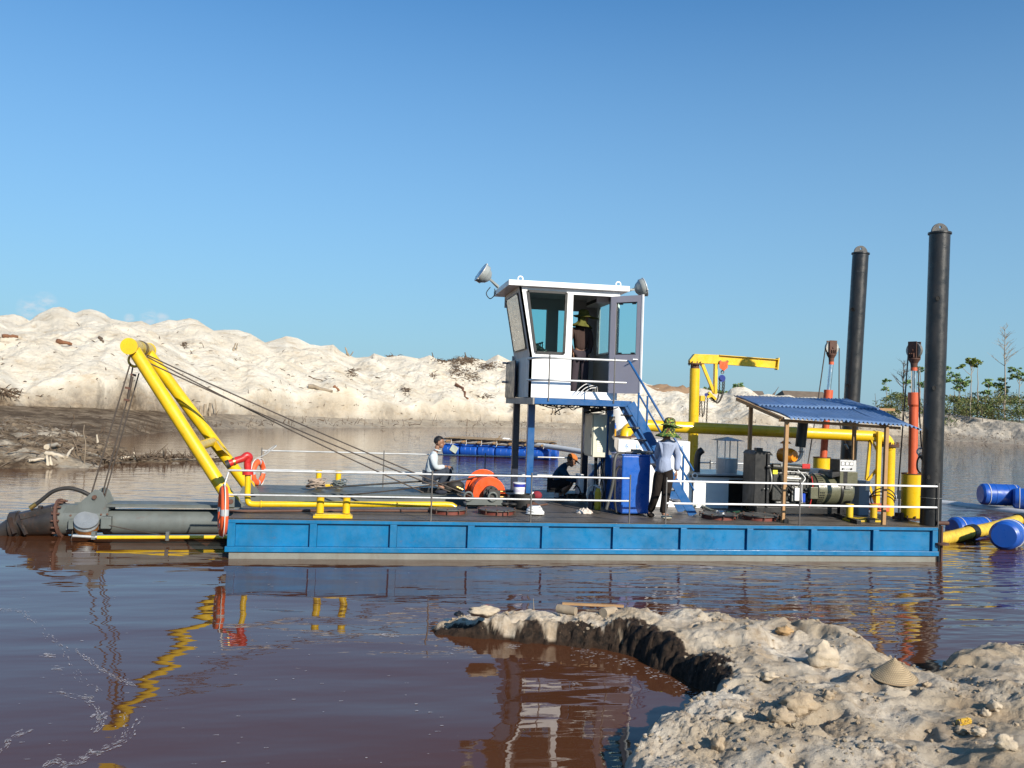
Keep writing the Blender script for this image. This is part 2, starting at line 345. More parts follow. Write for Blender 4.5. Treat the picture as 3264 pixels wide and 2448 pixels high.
wb_ = np.clip(vv/0.05, 0, 1); wb_ = wb_*wb_*(3-2*wb_); Z = np.where(vv > 0, mz+(Z-mz)*wb_, Z)
Z = Z + np.interp(pxa, [2500, 2800], [0, 1.3])*np.sin(np.pi*np.clip(vv, 0, 1))*(vv > 0)*(fbm(U*0.22+V*.2, V*0.5, 4, 88, .55, True)-.25)
Z = Z + (0.05+0.16*amp)*fbm(U*0.8+V*0.4, V*0.9, 4, 3) + (0.03+0.07*amp)*fbm(U*2.8, V*2.8, 3, 21, 0.6, True)
lim = CAM.z + (ds+sv)*te                                   # the crest is the skyline: nothing in front of it rises above
Z = np.where((vv < 0.999) & (t < 0.72), np.minimum(Z, lim-0.25*(1-vv)), Z)
back = np.clip((t-0.72)/0.28, 0, 1)
Z = np.where(t > 0.72, (zr+0.06*vn(X*1.5, Y*1.5, 4))*(1-back**1.2)+1.0*back**1.2+0.3*fbm(X*.3, Y*.3, 3, 2)*np.sin(np.pi*back), Z)
mudm = np.clip(1-(vv*rw-0.3+0.6*fbm(X*0.35, Y*0.35, 4, 31))/0.9, 0, 1)*np.interp(pxa, [500, 900, 1600, 2500, 3264], [1, 0.62, 0.62, 0.5, 0.35])
greym = np.broadcast_to(np.interp(pxa, [2500, 2900, 3600], [0, 0.75, 0.8]), X.shape)  # right berm: greyish sand, its part shade also put into the colour
grid_mesh('sand_bank', X, Y, Z, m_bank, {'mud': mudm, 'grey': greym})
# plain behind and the bed under the water
bed = MB(); g = [(-4000, -4000), (4000, -4000), (4000, 5000), (-4000, 5000)]
bed.add([(x, y, -1.6) for x, y in g], [(0, 1, 2, 3)])
m_bed = paint('lake_bed_mud', (0.09, 0.055, 0.03), rough=0.95, dirt=0, bump=0)
o = bed.build('lake_bed', m_bed); o['kind'] = 'structure'
n = 160; aa = np.linspace(az[0]-0.25, az[-1]+0.25, n); d0 = np.interp(aa, az, dr+10)
rr = np.stack([d0-2, d0+60, d0+400, d0+1500, d0+4200]); zz = np.array([0.75, 0.9, 0.8, 0.6, 0.5])[:, None]*np.ones((1, n))
grid_mesh('plain', CAM.x+np.sin(aa)[None]*rr, CAM.y+np.cos(aa)[None]*rr, zz, paint('plain_ground', (0.16, 0.15, 0.08), rough=1, dirt=0, bump=0, scale=0.02))

# --- brown mud flat running out from the left bank
def seg_d(X, Y, a, b):
    ax, ay = a; bx, by = b; t = np.clip(((X-ax)*(bx-ax)+(Y-ay)*(by-ay))/((bx-ax)**2+(by-ay)**2), 0, 1)
    return np.hypot(X-ax-t*(bx-ax), Y-ay-t*(by-ay))
def poly_sd(X, Y, P_):
    d = np.full(X.shape, 1e9); ins = np.zeros(X.shape, bool); n = len(P_)
    for i in range(n):
        a, b = P_[i], P_[(i+1) % n]; d = np.minimum(d, seg_d(X, Y, a, b))
        cond = ((a[1] > Y) != (b[1] > Y)); ins ^= cond & (X < (b[0]-a[0])*(Y-a[1])/(b[1]-a[1]+1e-12)+a[0])
    return np.where(ins, d, -d)
spit = [(-60, 10), (-20, 14.0), (-12, 14.4), (-7.8, 14.8), (-6.4, 15.8), (-6.0, 17.6), (-6.9, 19.5), (-6.4, 21.4), (-7.4, 24), (-9.5, 29), (-11.5, 33.5), (-16, 44), (-60, 56)]
X, Y = np.meshgrid(np.linspace(-45, -1, 560), np.linspace(12, 54, 520))
wob = 0.7*fbm(X*0.6, Y*0.6, 4, 11)
sd = poly_sd(X, Y, spit)+wob
bar = 0.42-seg_d(X, Y, (-6.6, 18.2), (-3.6, 20.0))+0.25*vn(X*1.4, Y*1.4, 8)
bar2 = 0.20-seg_d(X, Y, (-3.9, 19.8), (-1.9, 20.6))+0.12*vn(X*1.4, Y*1.4, 8)
sd = np.maximum(sd, np.maximum(bar, bar2))
Z = np.where(sd > 0, 1.15*(1-np.exp(-sd/5.0)), sd*0.6) + np.clip(sd+0.3, 0, 1)*(0.22*fbm(X*0.9, Y*0.9, 5, 14, 0.6)+0.10*fbm(X*3, Y*3, 4, 15, 0.6, True))
grid_mesh('mud_flat', X, Y, Z, m_bank, {'mud': np.clip(1-0.55*np.clip(fbm(X*0.5, Y*0.9, 5, 41)*2-0.05, 0, 1), 0, 1), 'grey': X*0})

# --- water
m_w, nt, b = new_mat('brown_water'); pos = N(nt, 'ShaderNodeNewGeometry').outputs['Position']
b.inputs['Base Color'].default_value = (0.078, 0.030, 0.014, 1); b.inputs['Roughness'].default_value = 0.015; b.inputs['IOR'].default_value = 1.33
sx = N(nt, 'ShaderNodeSeparateXYZ'); nt.links.new(pos, sx.inputs[0])
far = mrange(nt, sx.outputs['Y'], 1.0, 9.0)                                         # open water behind the barge
rgt = mth(nt, 'MULTIPLY', mrange(nt, sx.outputs['X'], 2.5, 7.5), mrange(nt, sx.outputs['Y'], -6.3, -3.3))
rip = mth(nt, 'MAXIMUM', far, rgt)
big = noise(nt, pos, 0.55, 2, 0.4, (0.45, 1.5, 1)); mid = noise(nt, pos, 2.0, 2, 0.45, (0.6, 1.7, 1)); fine = noise(nt, pos, 5.5, 3, 0.5, (0.5, 1.6, 1)); tiny = noise(nt, pos, 20, 3, 0.5, (0.6, 1.5, 1))
h = mth(nt, 'MULTIPLY', big, mrange(nt, far, 0, 1, 0.042, 0.010))
h = mth(nt, 'ADD', h, mth(nt, 'MULTIPLY', mid, mth(nt, 'ADD', mrange(nt, rgt, 0, 1, 0.0045, 0.046), mth(nt, 'MULTIPLY', far, 0.0065))))
h = mth(nt, 'ADD', h, mth(nt, 'MULTIPLY', fine, mth(nt, 'ADD', mrange(nt, rgt, 0, 1, 0.0003, 0.0035), mth(nt, 'MULTIPLY', far, 0.0020))))
h = mth(nt, 'ADD', h, mth(nt, 'MULTIPLY', tiny, mrange(nt, far, 0, 1, 0.00003, 0.0003)))
bp = N(nt, 'ShaderNodeBump'); bp.inputs['Strength'].default_value = 1.0; bp.inputs['Distance'].default_value = 1.0
nt.links.new(h, bp.inputs['Height']); nt.links.new(bp.outputs[0], b.inputs['Normal'])
w = MB(); w.add([(-3000, -300, 0), (3000, -300, 0), (3000, 3000, 0), (-3000, 3000, 0)], [(0, 1, 2, 3)])
o = w.build('water', m_w); o['kind'] = 'structure'; o['label'] = 'brown pond water, calm in front and rippled behind the barge'

# --- foreground sand: shore polygon, built where it lies
land = [(2.75, -4.25), (2.80, -4.42), (3.10, -4.56), (3.45, -4.72), (3.76, -4.83), (4.15, -4.98), (4.50, -5.13), (4.68, -5.45), (4.80, -5.80), (4.92, -6.3), (4.98, -6.66), (4.75, -7.05), (4.35, -7.35), (4.06, -7.60), (3.73, -8.05), (3.4, -8.8), (2.6, -10.2), (0.5, -11.6), (-6, -12.6), (-30, -14), (-30, -40), (60, -40), (60, -12), (30, -7), (14, -5.4), (9.5, -5.2), (8.1, -5.75), (7.45, -6.1), (7.1, -6.45), (6.95, -6.15), (7.15, -5.6), (6.9, -5.0), (6.4, -4.85), (6.0, -4.45), (5.3, -4.35), (4.6, -4.05), (3.9, -3.95), (3.4, -4.05), (3.1, -3.95)]
dx = 0.016
X, Y = np.meshgrid(np.arange(2.5, 10.2, dx), np.arange(-11.0, -3.7, dx))
cove = land[:14]; dc = np.full(X.shape, 1e9)
for _a, _b in zip(cove[:-1], cove[1:]): dc = np.minimum(dc, seg_d(X, Y, _a, _b))
blk = 0.5*np.round(fbm(X*3.1+2, Y*3.1, 2, 53)*6)/6+0.5*np.round(fbm(X*7+2, Y*7, 2, 54)*4)/4
sd = poly_sd(X, Y, land) + 0.05*fbm(X*2.2, Y*2.2, 4, 51) + 0.02*fbm(X*9, Y*9, 3, 52) + np.where(dc < 0.5, 0.10*blk, 0)
arm = np.clip((Y+6.6)/1.2, 0, 1)*np.clip((5.6-X)/1.2, 0, 1)
cliff = 0.085+0.12*np.clip((X-3.2)/1.4, 0, 1)+0.06*fbm(X*1.7, Y*1.7, 2, 55)
steep = np.where(X+0.7*(Y+6) < 5.4, 0.05, 0.14)                      # cove side is a cut face
Z = np.where(sd > 0, cliff*(1-np.exp(-(sd/steep)**1.5)), sd*0.9)
Z += np.clip(sd, 0, 3)*0.055*(1-arm*0.4)
def bumpz(x, y, r, h, p=1.0, ry=None): return h*np.exp(-((((X-x)/r)**2+((Y-y)/(ry or r))**2))**p)
inn = np.clip(sd/0.12, 0, 1)
B = bumpz(3.15, -4.35, 0.17, 0.10)+bumpz(3.75, -4.45, 0.26, 0.10)+bumpz(4.35, -4.55, 0.3, 0.07)+bumpz(5.0, -4.9, 0.4, 0.10)+bumpz(5.6, -4.95, 0.35, 0.10)+bumpz(6.35, -5.35, 0.35, 0.13)
B += bumpz(6.55, -5.9, 0.32, 0.12)+bumpz(5.75, -5.75, 0.22, 0.15)+bumpz(5.2, -5.5, 0.3, 0.08)+bumpz(5.55, -6.7, 0.35, 0.09)+bumpz(7.6, -6.5, 0.5, 0.12)+bumpz(5.45, -7.6, 0.4, 0.10)+bumpz(7.1, -7.7, 0.45, 0.13)+bumpz(6.1, -7.3, 0.4, 0.07)-bumpz(6.5, -8.0, 0.25, 0.09)-bumpz(6.9, -6.9, 0.25, 0.08)-bumpz(6.0, -6.15, 0.25, 0.05)
B += -bumpz(5.25, -8.2, 0.25, 0.06)+bumpz(4.9, -8.4, 0.35, 0.05)
Z += inn*B*(0.8-0.35*np.clip((5.9-X)/1.5, 0, 1))
Z += inn*(0.09*fbm(X*1.3, Y*1.3, 3, 61)+0.050*fbm(X*2.6+5, Y*2.6, 3, 62, 0.5, True)+0.010*fbm(X*8, Y*8, 3, 63, 0.5)+0.006*fbm(X*24, Y*24, 3, 64, 0.6, True))
pits = fbm(X*2.6+9, Y*2.6, 2, 71); Z -= inn*0.10*np.clip(pits-0.28, 0, 1)/0.3       # footprints and pits
lump = fbm(X*7+3, Y*7, 3, 75, 0.5); Z += inn*0.04*np.clip(lump-0.14, 0, 0.4)*np.clip(fbm(X*1.1, Y*1.1, 2, 76)*2+0.7, 0, 1)
# a real ground beyond the window that is modelled finely
peat = np.clip(((0.09+0.13*np.clip((X-3.2)/1.4, 0, 1)*np.clip((Y+7.0)/0.5, 0, 1)+0.20*fbm(X*3, Y*3, 5, 81, 0.6))-dc)/0.03, 0, 1)*np.clip((Y+6.95)/0.2, 0, 1)
pk = np.clip(1.3*np.exp(-((dc-0.12)/0.14)**2), 0, 1)*np.clip((Y+6.95)/0.2, 0, 1)*inn
Z += pk*(0.035*np.round(fbm(X*6, Y*6, 2, 83)*5)/5+0.030*fbm(X*11, Y*11, 4, 84, 0.6, True))
crm = np.clip(0.10+1.8*fbm(X*0.8+7, Y*0.8, 2, 87)+0.5*np.clip(5.4-X, -1, 1), 0, 1)
Z += inn*crm*(0.030*fbm(X*13, Y*13, 3, 89, 0.6, True)+0.016*fbm(X*31, Y*31, 2, 90, 0.6))
Z += inn*0.012*np.clip(fbm(X*5, Y*5, 2, 85), 0, 1)*np.round(fbm(X*14, Y*14, 2, 86)*3)
white = np.clip(0.5+1.2*fbm(X*0.9+4, Y*0.9, 3, 91)+0.35*np.clip((5.5-X), -1, 1), 0, 1)
m_fs, nt, b = new_mat('shore_sand'); pos = N(nt, 'ShaderNodeNewGeometry').outputs['Position']
c = mix(nt, attr(nt, 'white'), (0.46, 0.37, 0.26), (0.70, 0.62, 0.51))
c = mix(nt, mth(nt, 'MULTIPLY', mrange(nt, noise(nt, pos, 2.6, 8, 0.7), 0.46, 0.62), 0.8), c, (0.40, 0.30, 0.20))
c = mix(nt, mth(nt, 'MULTIPLY', mrange(nt, noise(nt, pos, 6, 9, 0.75), 0.55, 0.66), 0.55), c, (0.26, 0.19, 0.125))
c = mix(nt, mth(nt, 'MULTIPLY', mrange(nt, noise(nt, pos, 55, 4, 0.8), 0.62, 0.70), 0.55), c, (0.16, 0.115, 0.075))
pt = mix(nt, mrange(nt, noise(nt, pos, 14, 6, 0.7), 0.4, 0.62), (0.012, 0.009, 0.007), (0.060, 0.038, 0.025))
c = mix(nt, attr(nt, 'peat'), c, pt)
zz = N(nt, 'ShaderNodeSeparateXYZ'); nt.links.new(pos, zz.inputs[0])
c = mix(nt, mrange(nt, zz.outputs['Z'], 0.05, 0.015), c, (0.035, 0.02, 0.012))
nt.links.new(c, b.inputs['Base Color']); nt.links.new(mrange(nt, attr(nt, 'peat'), 0, 1, 0.95, 0.62), b.inputs['Roughness']); b.inputs['Specular IOR Level'].default_value = 0.2
b2 = N(nt, 'ShaderNodeBump'); b2.inputs['Strength'].default_value = 0.8; b2.inputs['Distance'].default_value = 0.05
nt.links.new(noise(nt, pos, 13, 9, 0.78), b2.inputs['Height'])
bp = N(nt, 'ShaderNodeBump'); bp.inputs['Strength'].default_value = 0.8; bp.inputs['Distance'].default_value = 0.016
nt.links.new(noise(nt, pos, 75, 6, 0.75), bp.inputs['Height']); nt.links.new(b2.outputs[0], bp.inputs['Normal']); nt.links.new(bp.outputs[0], b.inputs['Normal'])
FS = (X[0].copy(), Y[:, 0].copy(), Z.copy())
grid_mesh('sand_shore', X, Y, Z, m_fs, {'peat': peat, 'white': white}, label='pale lumpy sand shore with a narrow arm of dark peat reaching into the water')
def gz(x, y):
    i = int(round((x-FS[0][0])/dx)); j = int(round((y-FS[1][0])/dx))
    return float(FS[2][min(max(j, 0), len(FS[1])-1), min(max(i, 0), len(FS[0])-1)])
def on_sand(px, py):                       # where the ray meets the sand
    d = ray(px, py)
    for k in range(1, 4000):
        p = CAM + d*(k*0.004+3.0)
        if FS[0][0] < p.x < FS[0][-1] and FS[1][0] < p.y < FS[1][-1] and p.z < gz(p.x, p.y): return Vector((p.x, p.y, gz(p.x, p.y)))
    return Q(px, py, 0.3)
X2, Y2 = np.meshgrid(np.linspace(-28, 58, 300), np.linspace(-38, -3, 150))
sd2 = poly_sd(X2, Y2, land); Z2 = np.where(sd2 > 0, 0.12+np.clip(sd2, 0, 6)*0.05-0.01, sd2*0.9)+0.05*fbm(X2*0.8, Y2*0.8, 4, 61)*np.clip(sd2, 0, 1)
inside = (X2 > 2.5) & (X2 < 10.1) & (Y2 > -10.9) & (Y2 < -3.7); Z2 = np.where(inside, np.minimum(Z2-0.5, -0.15), Z2)
grid_mesh('sand_ground', X2, Y2, Z2, m_fs, {'peat': X2*0, 'white': X2*0+0.5})
# ================================================================ DREDGE BARGE
m_blue = paint('hull_blue_paint', (0.002, 0.140, 0.32), rough=0.38, dirt=0.3, dirtcol=(0.05, 0.12, 0.15), var=0.22, rust=0.22, chips=0.8, chipcol=(0.16, 0.33, 0.42), bump=0.1, coat=0.15)
m_blued = paint('steel_blue_paint', (0.008, 0.085, 0.26), rough=0.35, dirt=0.25, dirtcol=(0.05, 0.05, 0.05), var=0.15, coat=0.2)
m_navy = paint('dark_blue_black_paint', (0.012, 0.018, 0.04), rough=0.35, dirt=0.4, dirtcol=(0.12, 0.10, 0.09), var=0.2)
m_tank = paint('tank_blue_paint', (0.010, 0.095, 0.42), rough=0.3, dirt=0.12, dirtcol=(0.03, 0.03, 0.06), var=0.1, coat=0.3)
m_grey = paint('primer_grey_paint', (0.115, 0.13, 0.125), rough=0.5, dirt=0.4, dirtcol=(0.06, 0.05, 0.04), var=0.2, rust=0.35)
m_boot = paint('grey_bottom_paint', (0.20, 0.20, 0.175), rough=0.5, dirt=0.5, dirtcol=(0.13, 0.10, 0.07), var=0.2)
m_deck = paint('deck_steel', (0.10, 0.085, 0.072), rough=0.5, dirt=0.8, dirtcol=(0.115, 0.085, 0.06), var=0.35, rust=0.5, bump=0.3, bscale=90)
m_yel = paint('yellow_paint', (0.72, 0.46, 0.008), rough=0.32, dirt=0.28, dirtcol=(0.22, 0.12, 0.02), var=0.12, rust=0.25, coat=0.25)
m_yelold = paint('worn_yellow_paint', (0.66, 0.44, 0.015), rough=0.5, dirt=0.6, dirtcol=(0.2, 0.12, 0.05), var=0.2, rust=0.6)
m_rust = paint('rusty_steel', (0.10, 0.045, 0.03), rough=0.75, dirt=0.6, var=0.4, bump=0.4)
m_black = paint('black_paint', (0.007, 0.007, 0.008), rough=0.42, dirt=0.22, dirtcol=(0.06, 0.05, 0.045), var=0.3)
m_spud = paint('spud_black_steel', (0.016, 0.015, 0.015), rough=0.36, dirt=0.6, dirtcol=(0.055, 0.045, 0.038), var=0.45, coat=0.1, bump=0.2, chips=0.5, chipcol=(0.3, 0.28, 0.26))
m_white = paint('white_paint', (0.80, 0.80, 0.80), rough=0.4, dirt=0.10, dirtcol=(0.45, 0.40, 0.34), var=0.03, coat=0.1)
m_galv = paint('galvanised_pipe', (0.55, 0.56, 0.56), rough=0.42, metal=0.35, dirt=0.4, dirtcol=(0.25, 0.2, 0.15), var=0.2)
m_orange = paint('orange_paint', (0.75, 0.085, 0.010), rough=0.35, dirt=0.3, dirtcol=(0.12, 0.03, 0.01), var=0.15, coat=0.2)
m_red = paint('red_paint', (0.50, 0.018, 0.018), rough=0.35, dirt=0.3, var=0.2, coat=0.2)
m_redlead = paint('red_lead_paint', (0.58, 0.10, 0.035), rough=0.5, dirt=0.4, dirtcol=(0.16, 0.06, 0.03), var=0.2)
m_rubber = paint('black_rubber', (0.018, 0.017, 0.016), rough=0.6, dirt=0.4, dirtcol=(0.07, 0.06, 0.05), var=0.3)
m_rope = paint('wire_rope', (0.06, 0.045, 0.035), rough=0.6, dirt=0.3, var=0.4, bump=0.5, bscale=140)
m_chrome = paint('chrome_rod', (0.75, 0.76, 0.78), rough=0.15, metal=1.0, dirt=0.1, var=0.05, bump=0)
m_brass = paint('brass', (0.45, 0.30, 0.10), rough=0.35, metal=0.9, dirt=0.2)
m_wood = paint('sawn_timber', (0.36, 0.21, 0.095), rough=0.75, dirt=0.35, dirtcol=(0.16, 0.09, 0.05), var=0.25, bump=0.3, bscale=30)
L, WN, Y3, W5 = 11.72, 1.62, 3.75, 5.25
barge = root('dredge_barge', (L/2, W5/2, 0), 'blue steel dredge barge with recessed side panels and a worn brown deck', 'barge')
b0, p1, p0, tz = 0.105, 0.185, 0.535, DZ
# cores (set back), recessed panels, frames
MB().box(0.02, L-0.02, 0.066, WN, -0.6, DZ-0.012).build('near_hull', m_blue, barge)
MB().box(-0.22, L, Y3, W5, -0.6, DZ-0.012).build('far_hull', m_grey, barge)
MB().box(4.25, L-0.02, WN+0.003, Y3-0.003, -0.6, DZ-0.014).build('middle_hull', m_grey, barge)
edges = [P(px, 1700, 0).x for px in (987, 1243, 1491, 1728, 1954, 2170, 2382, 2586, 2784)]
xs = [0.0]+edges+[L-0.005]
MB().box(-0.03, L+0.01, -0.022, 0.070, b0, p1-0.002).build('lower_rail', m_blue, barge, bevel=0.006)
MB().box(0, L, -0.004, 0.070, p0+0.002, tz).build('upper_rail', m_blue, barge, bevel=0.006)
MB().box(0.03, L-0.03, 0.012, 0.070, -0.55, b0-0.002).build('boot_strake', m_boot, barge)
for i, x in enumerate(xs):
    if i == 0: a, c_ = 0.0, 0.11
    elif i == len(xs)-1: a, c_ = L-0.10, L
    else: a, c_ = x, x+0.105
    MB().box(a, c_, -0.002, 0.070, p1, p0).build('hull_stiffener', m_blue, barge, bevel=0.003)
for i in range(len(xs)-1):
    a = xs[i]+0.11; c_ = xs[i+1] if i < len(xs)-2 else L-0.10
    MB().box(a+0.002, c_-0.002, 0.054, 0.064, p1+0.001, p0+0.001).build('hull_panel', m_blue, barge)
MB().box(-0.005, L+0.005, -0.006, WN+0.012, DZ-0.011, DZ).build('near_deck', m_deck, barge, bevel=0.003)
MB().box(-0.24, L+0.005, Y3-0.012, W5+0.01, DZ-0.011, DZ).build('far_deck', m_grey, barge, bevel=0.003)
MB().box(4.22, L+0.005, WN+0.014, Y3-0.014, DZ-0.011, DZ-0.001).build('middle_deck', m_deck, barge, bevel=0.003)
st = MB()
st.box(L, L+1.0, 3.95, 4.02, 0.42, 0.58).box(L, L+1.0, 4.78, 4.85, 0.42, 0.58).box(L+0.94, L+1.0, 4.02, 4.78, 0.42, 0.58)
st.build('stern_keeper', m_rust, barge, bevel=0.004)
mm_ = MB(); mm_.tube((L+0.0, 0.05, 0.66), (L+0.22, 0.05, 0.66), 0.035); mm_.tube((L+0.07, 0.0, 0.62), (L+0.07, 0.0, -0.4), 0.022).tube((L+0.07, 0.0, 0.30), (L+0.07, 0.0, 0.33), 0.12, n=20)
mm_.build('stern_fender_rod', m_rust, barge)
# mooring bitts
def bitt(px, py, mat, wdt=0.42, h=0.30, z=DZ, name='mooring_bitt', r=0.058):
    q = Q(px, py, z); bt = MB().box(q.x-0.30, q.x+0.30, q.y-0.10, q.y+0.14, z, z+0.035)
    bt.box(q.x-0.27, q.x+0.27, q.y-0.085, q.y+0.125, z+0.0352, z+0.060); o = bt.build(name, mat, barge, bevel=0.008); OFF[o.name] = OFF.get(o.name)
    for s in (-1, 1):
        k = MB().lathe([(r, 0.07), (r, h-0.03), (r*1.18, h-0.028), (r*1.18, h), (0.0, h)], (q.x+s*wdt/2, q.y+0.02, z), n=20); c_ = k.build('bitt_post', mat, o)
    return q
OFFfix = lambda o: OFF
q1 = bitt(1061, 1650, m_yel, 0.40, 0.34)
q2 = bitt(1046, 1552, m_yel, 0.40, 0.34)
q3 = bitt(2748, 1662, m_yelold, 0.46, 0.30)
# bolted round hatches
m_hatch = paint('hatch_steel', (0.085, 0.085, 0.08), rough=0.5, dirt=0.5, rust=0.5, var=0.25)
def hatch(px, py, nut=True):
    q = Q(px, py, DZ); R = 0.33; ring = MB().lathe([(R-0.04, 0), (R-0.04, 0.065), (R-0.10, 0.066)], q, n=36); o = ring.build('hatch_coaming', paint('dark_red_primer', (0.16, 0.035, 0.022), rough=0.6, dirt=0.6, dirtcol=(0.07, 0.05, 0.04)), barge)
    MB().lathe([(R, 0.07), (R, 0.085), (0, 0.088)], q, n=36).lathe([(R-0.02, 0.067), (R, 0.07)], q, n=36).build('hatch_cover', m_hatch, o)
    for k in range(10):
        a = 2*math.pi*k/10+0.2; c_ = q+Vector((math.cos(a)*(R-0.012), math.sin(a)*(R-0.012), 0))
        MB().tube(c_+Vector((0, 0, 0.02)), c_+Vector((0, 0, 0.10)), 0.010, n=6).tube(c_+Vector((0, 0, 0.086)), c_+Vector((0, 0, 0.10)), 0.018, n=6).build('hatch_bolt', m_rust, o)
    return q
h1 = hatch(1428, 1635); h2 = hatch(1583, 1637); h3 = hatch(2290, 1652); h4 = hatch(2418, 1655)
MB().lathe([(0.09, 0.088), (0.09, 0.12), (0.075, 0.135), (0.0, 0.137)], h3+Vector((0.05, 0, 0)), n=20).build('filler_cap', m_chrome, barge)

# guard rails: galvanised pipe on thin posts
def rail_set(name, posts, Y, zt, zl, label, x0, x1, mat=m_galv, top_extra=None, r=0.0165):
    R_ = root(name, (x0, Y, DZ), label, 'railing', 'guard rails along the deck edges')
    MB().tube((x0, Y, zt), (x1, Y, zt), r, n=10).build('rail', mat, R_)
    MB().tube((x0, Y, zl), (x1, Y, zl), r, n=10).build('rail', mat, R_)
    for x in posts: MB().tube((x, Y-0.02, DZ-0.03), (x, Y-0.02, zt+0.06), 0.0125, n=8).build('post', m_steel, R_)
    return R_
m_steel = paint('bare_steel_post', (0.17, 0.16, 0.15), rough=0.4, metal=0.3, dirt=0.4, var=0.3)
ry = 0.03
zt = P(1375, 1512, ry).z; zl = P(1372, 1587, ry).z
r1 = rail_set('near_railing', [P(1375, 1600, ry).x, P(1692, 1600, ry).x, P(2006, 1600, ry).x], ry, zt, zl, 'long galvanised guard rail on near deck edge from the bow to the blue tank', P(728, 1507, ry).x, P(2006, 1530, ry).x)
pl = P(728, 1505, ry); MB().path([pl, P(720, 1530, ry-.02), P(714, 1560, ry-0.06), P(703, 1640, ry-0.1)], 0.014, 6).build('post', m_galv, r1)
r2 = rail_set('near_railing', [P(2122, 1600, ry).x, P(2548, 1600, ry).x, P(2989, 1600, ry).x], ry, P(2300, 1537, ry).z, P(2300, 1607, ry).z, 'white guard rail on near deck edge in front of the generator and the stern', P(2124, 1535, ry).x, P(2989, 1550, ry).x, m_white)
ryf = W5-0.03
r3 = rail_set('far_railing', [P(835, 1440, ryf).x, P(1222, 1500, ryf).x, P(1545, 1500, ryf).x], ryf, P(1000, 1440, ryf).z, P(1000, 1500, ryf).z, 'dull guard rail along the far deck edge behind the squatting man', P(835, 1431, ryf).x, P(1860, 1460, ryf).x)
r4 = rail_set('far_railing', [P(2262, 1500, ryf).x], ryf, P(2300, 1476, ryf).z, P(2300, 1530, ryf).z, 'short guard rail on far deck edge behind the grey vent', P(2140, 1470, ryf).x, P(2420, 1480, ryf).x)

# ---------------------------------------------------------------- bow gantry
gy0, gy1 = 1.50, 3.70
T0 = P(418, 1105, 2.05); T1 = Vector((T0.x, 3.15, T0.z)); F0 = P(735, 1600, gy0); F1 = P(788, 1552, gy1)
gan = root('bow_gantry', ((F0.x+F1.x)/2, (gy0+gy1)/2, DZ), 'tall yellow A-shaped tube gantry leaning out over the bow', 'gantry')
g = MB(); e0 = Vector((T0.x, T0.y-0.14, T0.z)); e1 = Vector((T1.x, T1.y+0.12, T1.z))
g.tube(e0, e1, 0.128, n=28).build('head_tube', m_yel, gan)
MB().tube(e0-Vector((0, 0.012, 0)), e0+Vector((0, 0.012, 0)), 0.140, n=28).build('end_plate', m_yel, gan)
MB().tube(e1-Vector((0, 0.012, 0)), e1+Vector((0, 0.012, 0)), 0.140, n=28).build('end_plate', m_yel, gan)
def mid(a, b, t): return Vector(a).lerp(Vector(b), t)
MB().tube(Vector((T0.x, T0.y+0.06, T0.z)), F0+Vector((0, 0, 0.02)), 0.108, n=24).build('leg', m_yel, gan)
MB().tube(Vector((T1.x, T1.y-0.1, T1.z)), F1+Vector((0, 0, 0.02)), 0.105, n=24).build('leg', m_yel, gan)
ca = mid(T0, F0, 0.655); cb = mid(T1, F1, 0.655)
MB().tube(ca, cb, 0.085, n=20).build('cross_tube', m_yel, gan)
for (a_, b_, u_) in ((ca, cb, 0.86),):
    dl = (F1-T1).normalized(); s_ = MB(); pth = [cb+dl*0.36, cb+dl*0.18-Vector((0, 0.28, 0)), cb-Vector((0, 0.42, 0.02)), cb-Vector((0, .42, -.1)), cb-dl*0.12]
    s_.prism([cb+dl*0.42, cb+dl*0.20-Vector((0, 0.36, 0)), cb-Vector((0, 0.38, 0))+dl*0.02, cb-dl*0.03], Vector((0.10, 0, 0.02))); s_.build('gusset', m_yel, gan)
for F_ in (F0, F1):
    fl = MB(); fl.tube(F_+Vector((0.02, -0.05, 0.02)), F_+Vector((0.02, 0.05, 0.02)), 0.12, n=20).build('foot_eye', m_yel, gan)
    MB().tube(F_+Vector((0.02, -0.12, 0.02)), F_+Vector((0.02, 0.12, 0.02)), 0.04, n=12).build('hinge_pin', m_rust, gan)
    for s in (-1, 1): MB().prism([(F_.x-0.12, F_.y+s*0.085, DZ), (F_.x+0.22, F_.y+s*0.085, DZ), (F_.x+0.08, F_.y+s*0.085, F_.z+0.1), (F_.x-0.04, F_.y+s*0.085, F_.z+0.1)], (0, s*0.02, 0)).build('hinge_lug', m_grey, gan)
MB().torus(mid(T0, T1, 0.15)+Vector((0.03, 0, -0.22)), 0.11, 0.022, (0.2, 1, 0), 24, 8).build('sheave', m_yel, gan)
MB().torus(mid(T0, T1, 0.45)+Vector((0.02, 0, 0)), 0.131, 0.008, (0, 1, 0), 28, 6).torus(mid(T0, T1, 0.62), 0.131, 0.008, (0, 1, 0), 28, 6).build('rope_band', m_rope, gan)

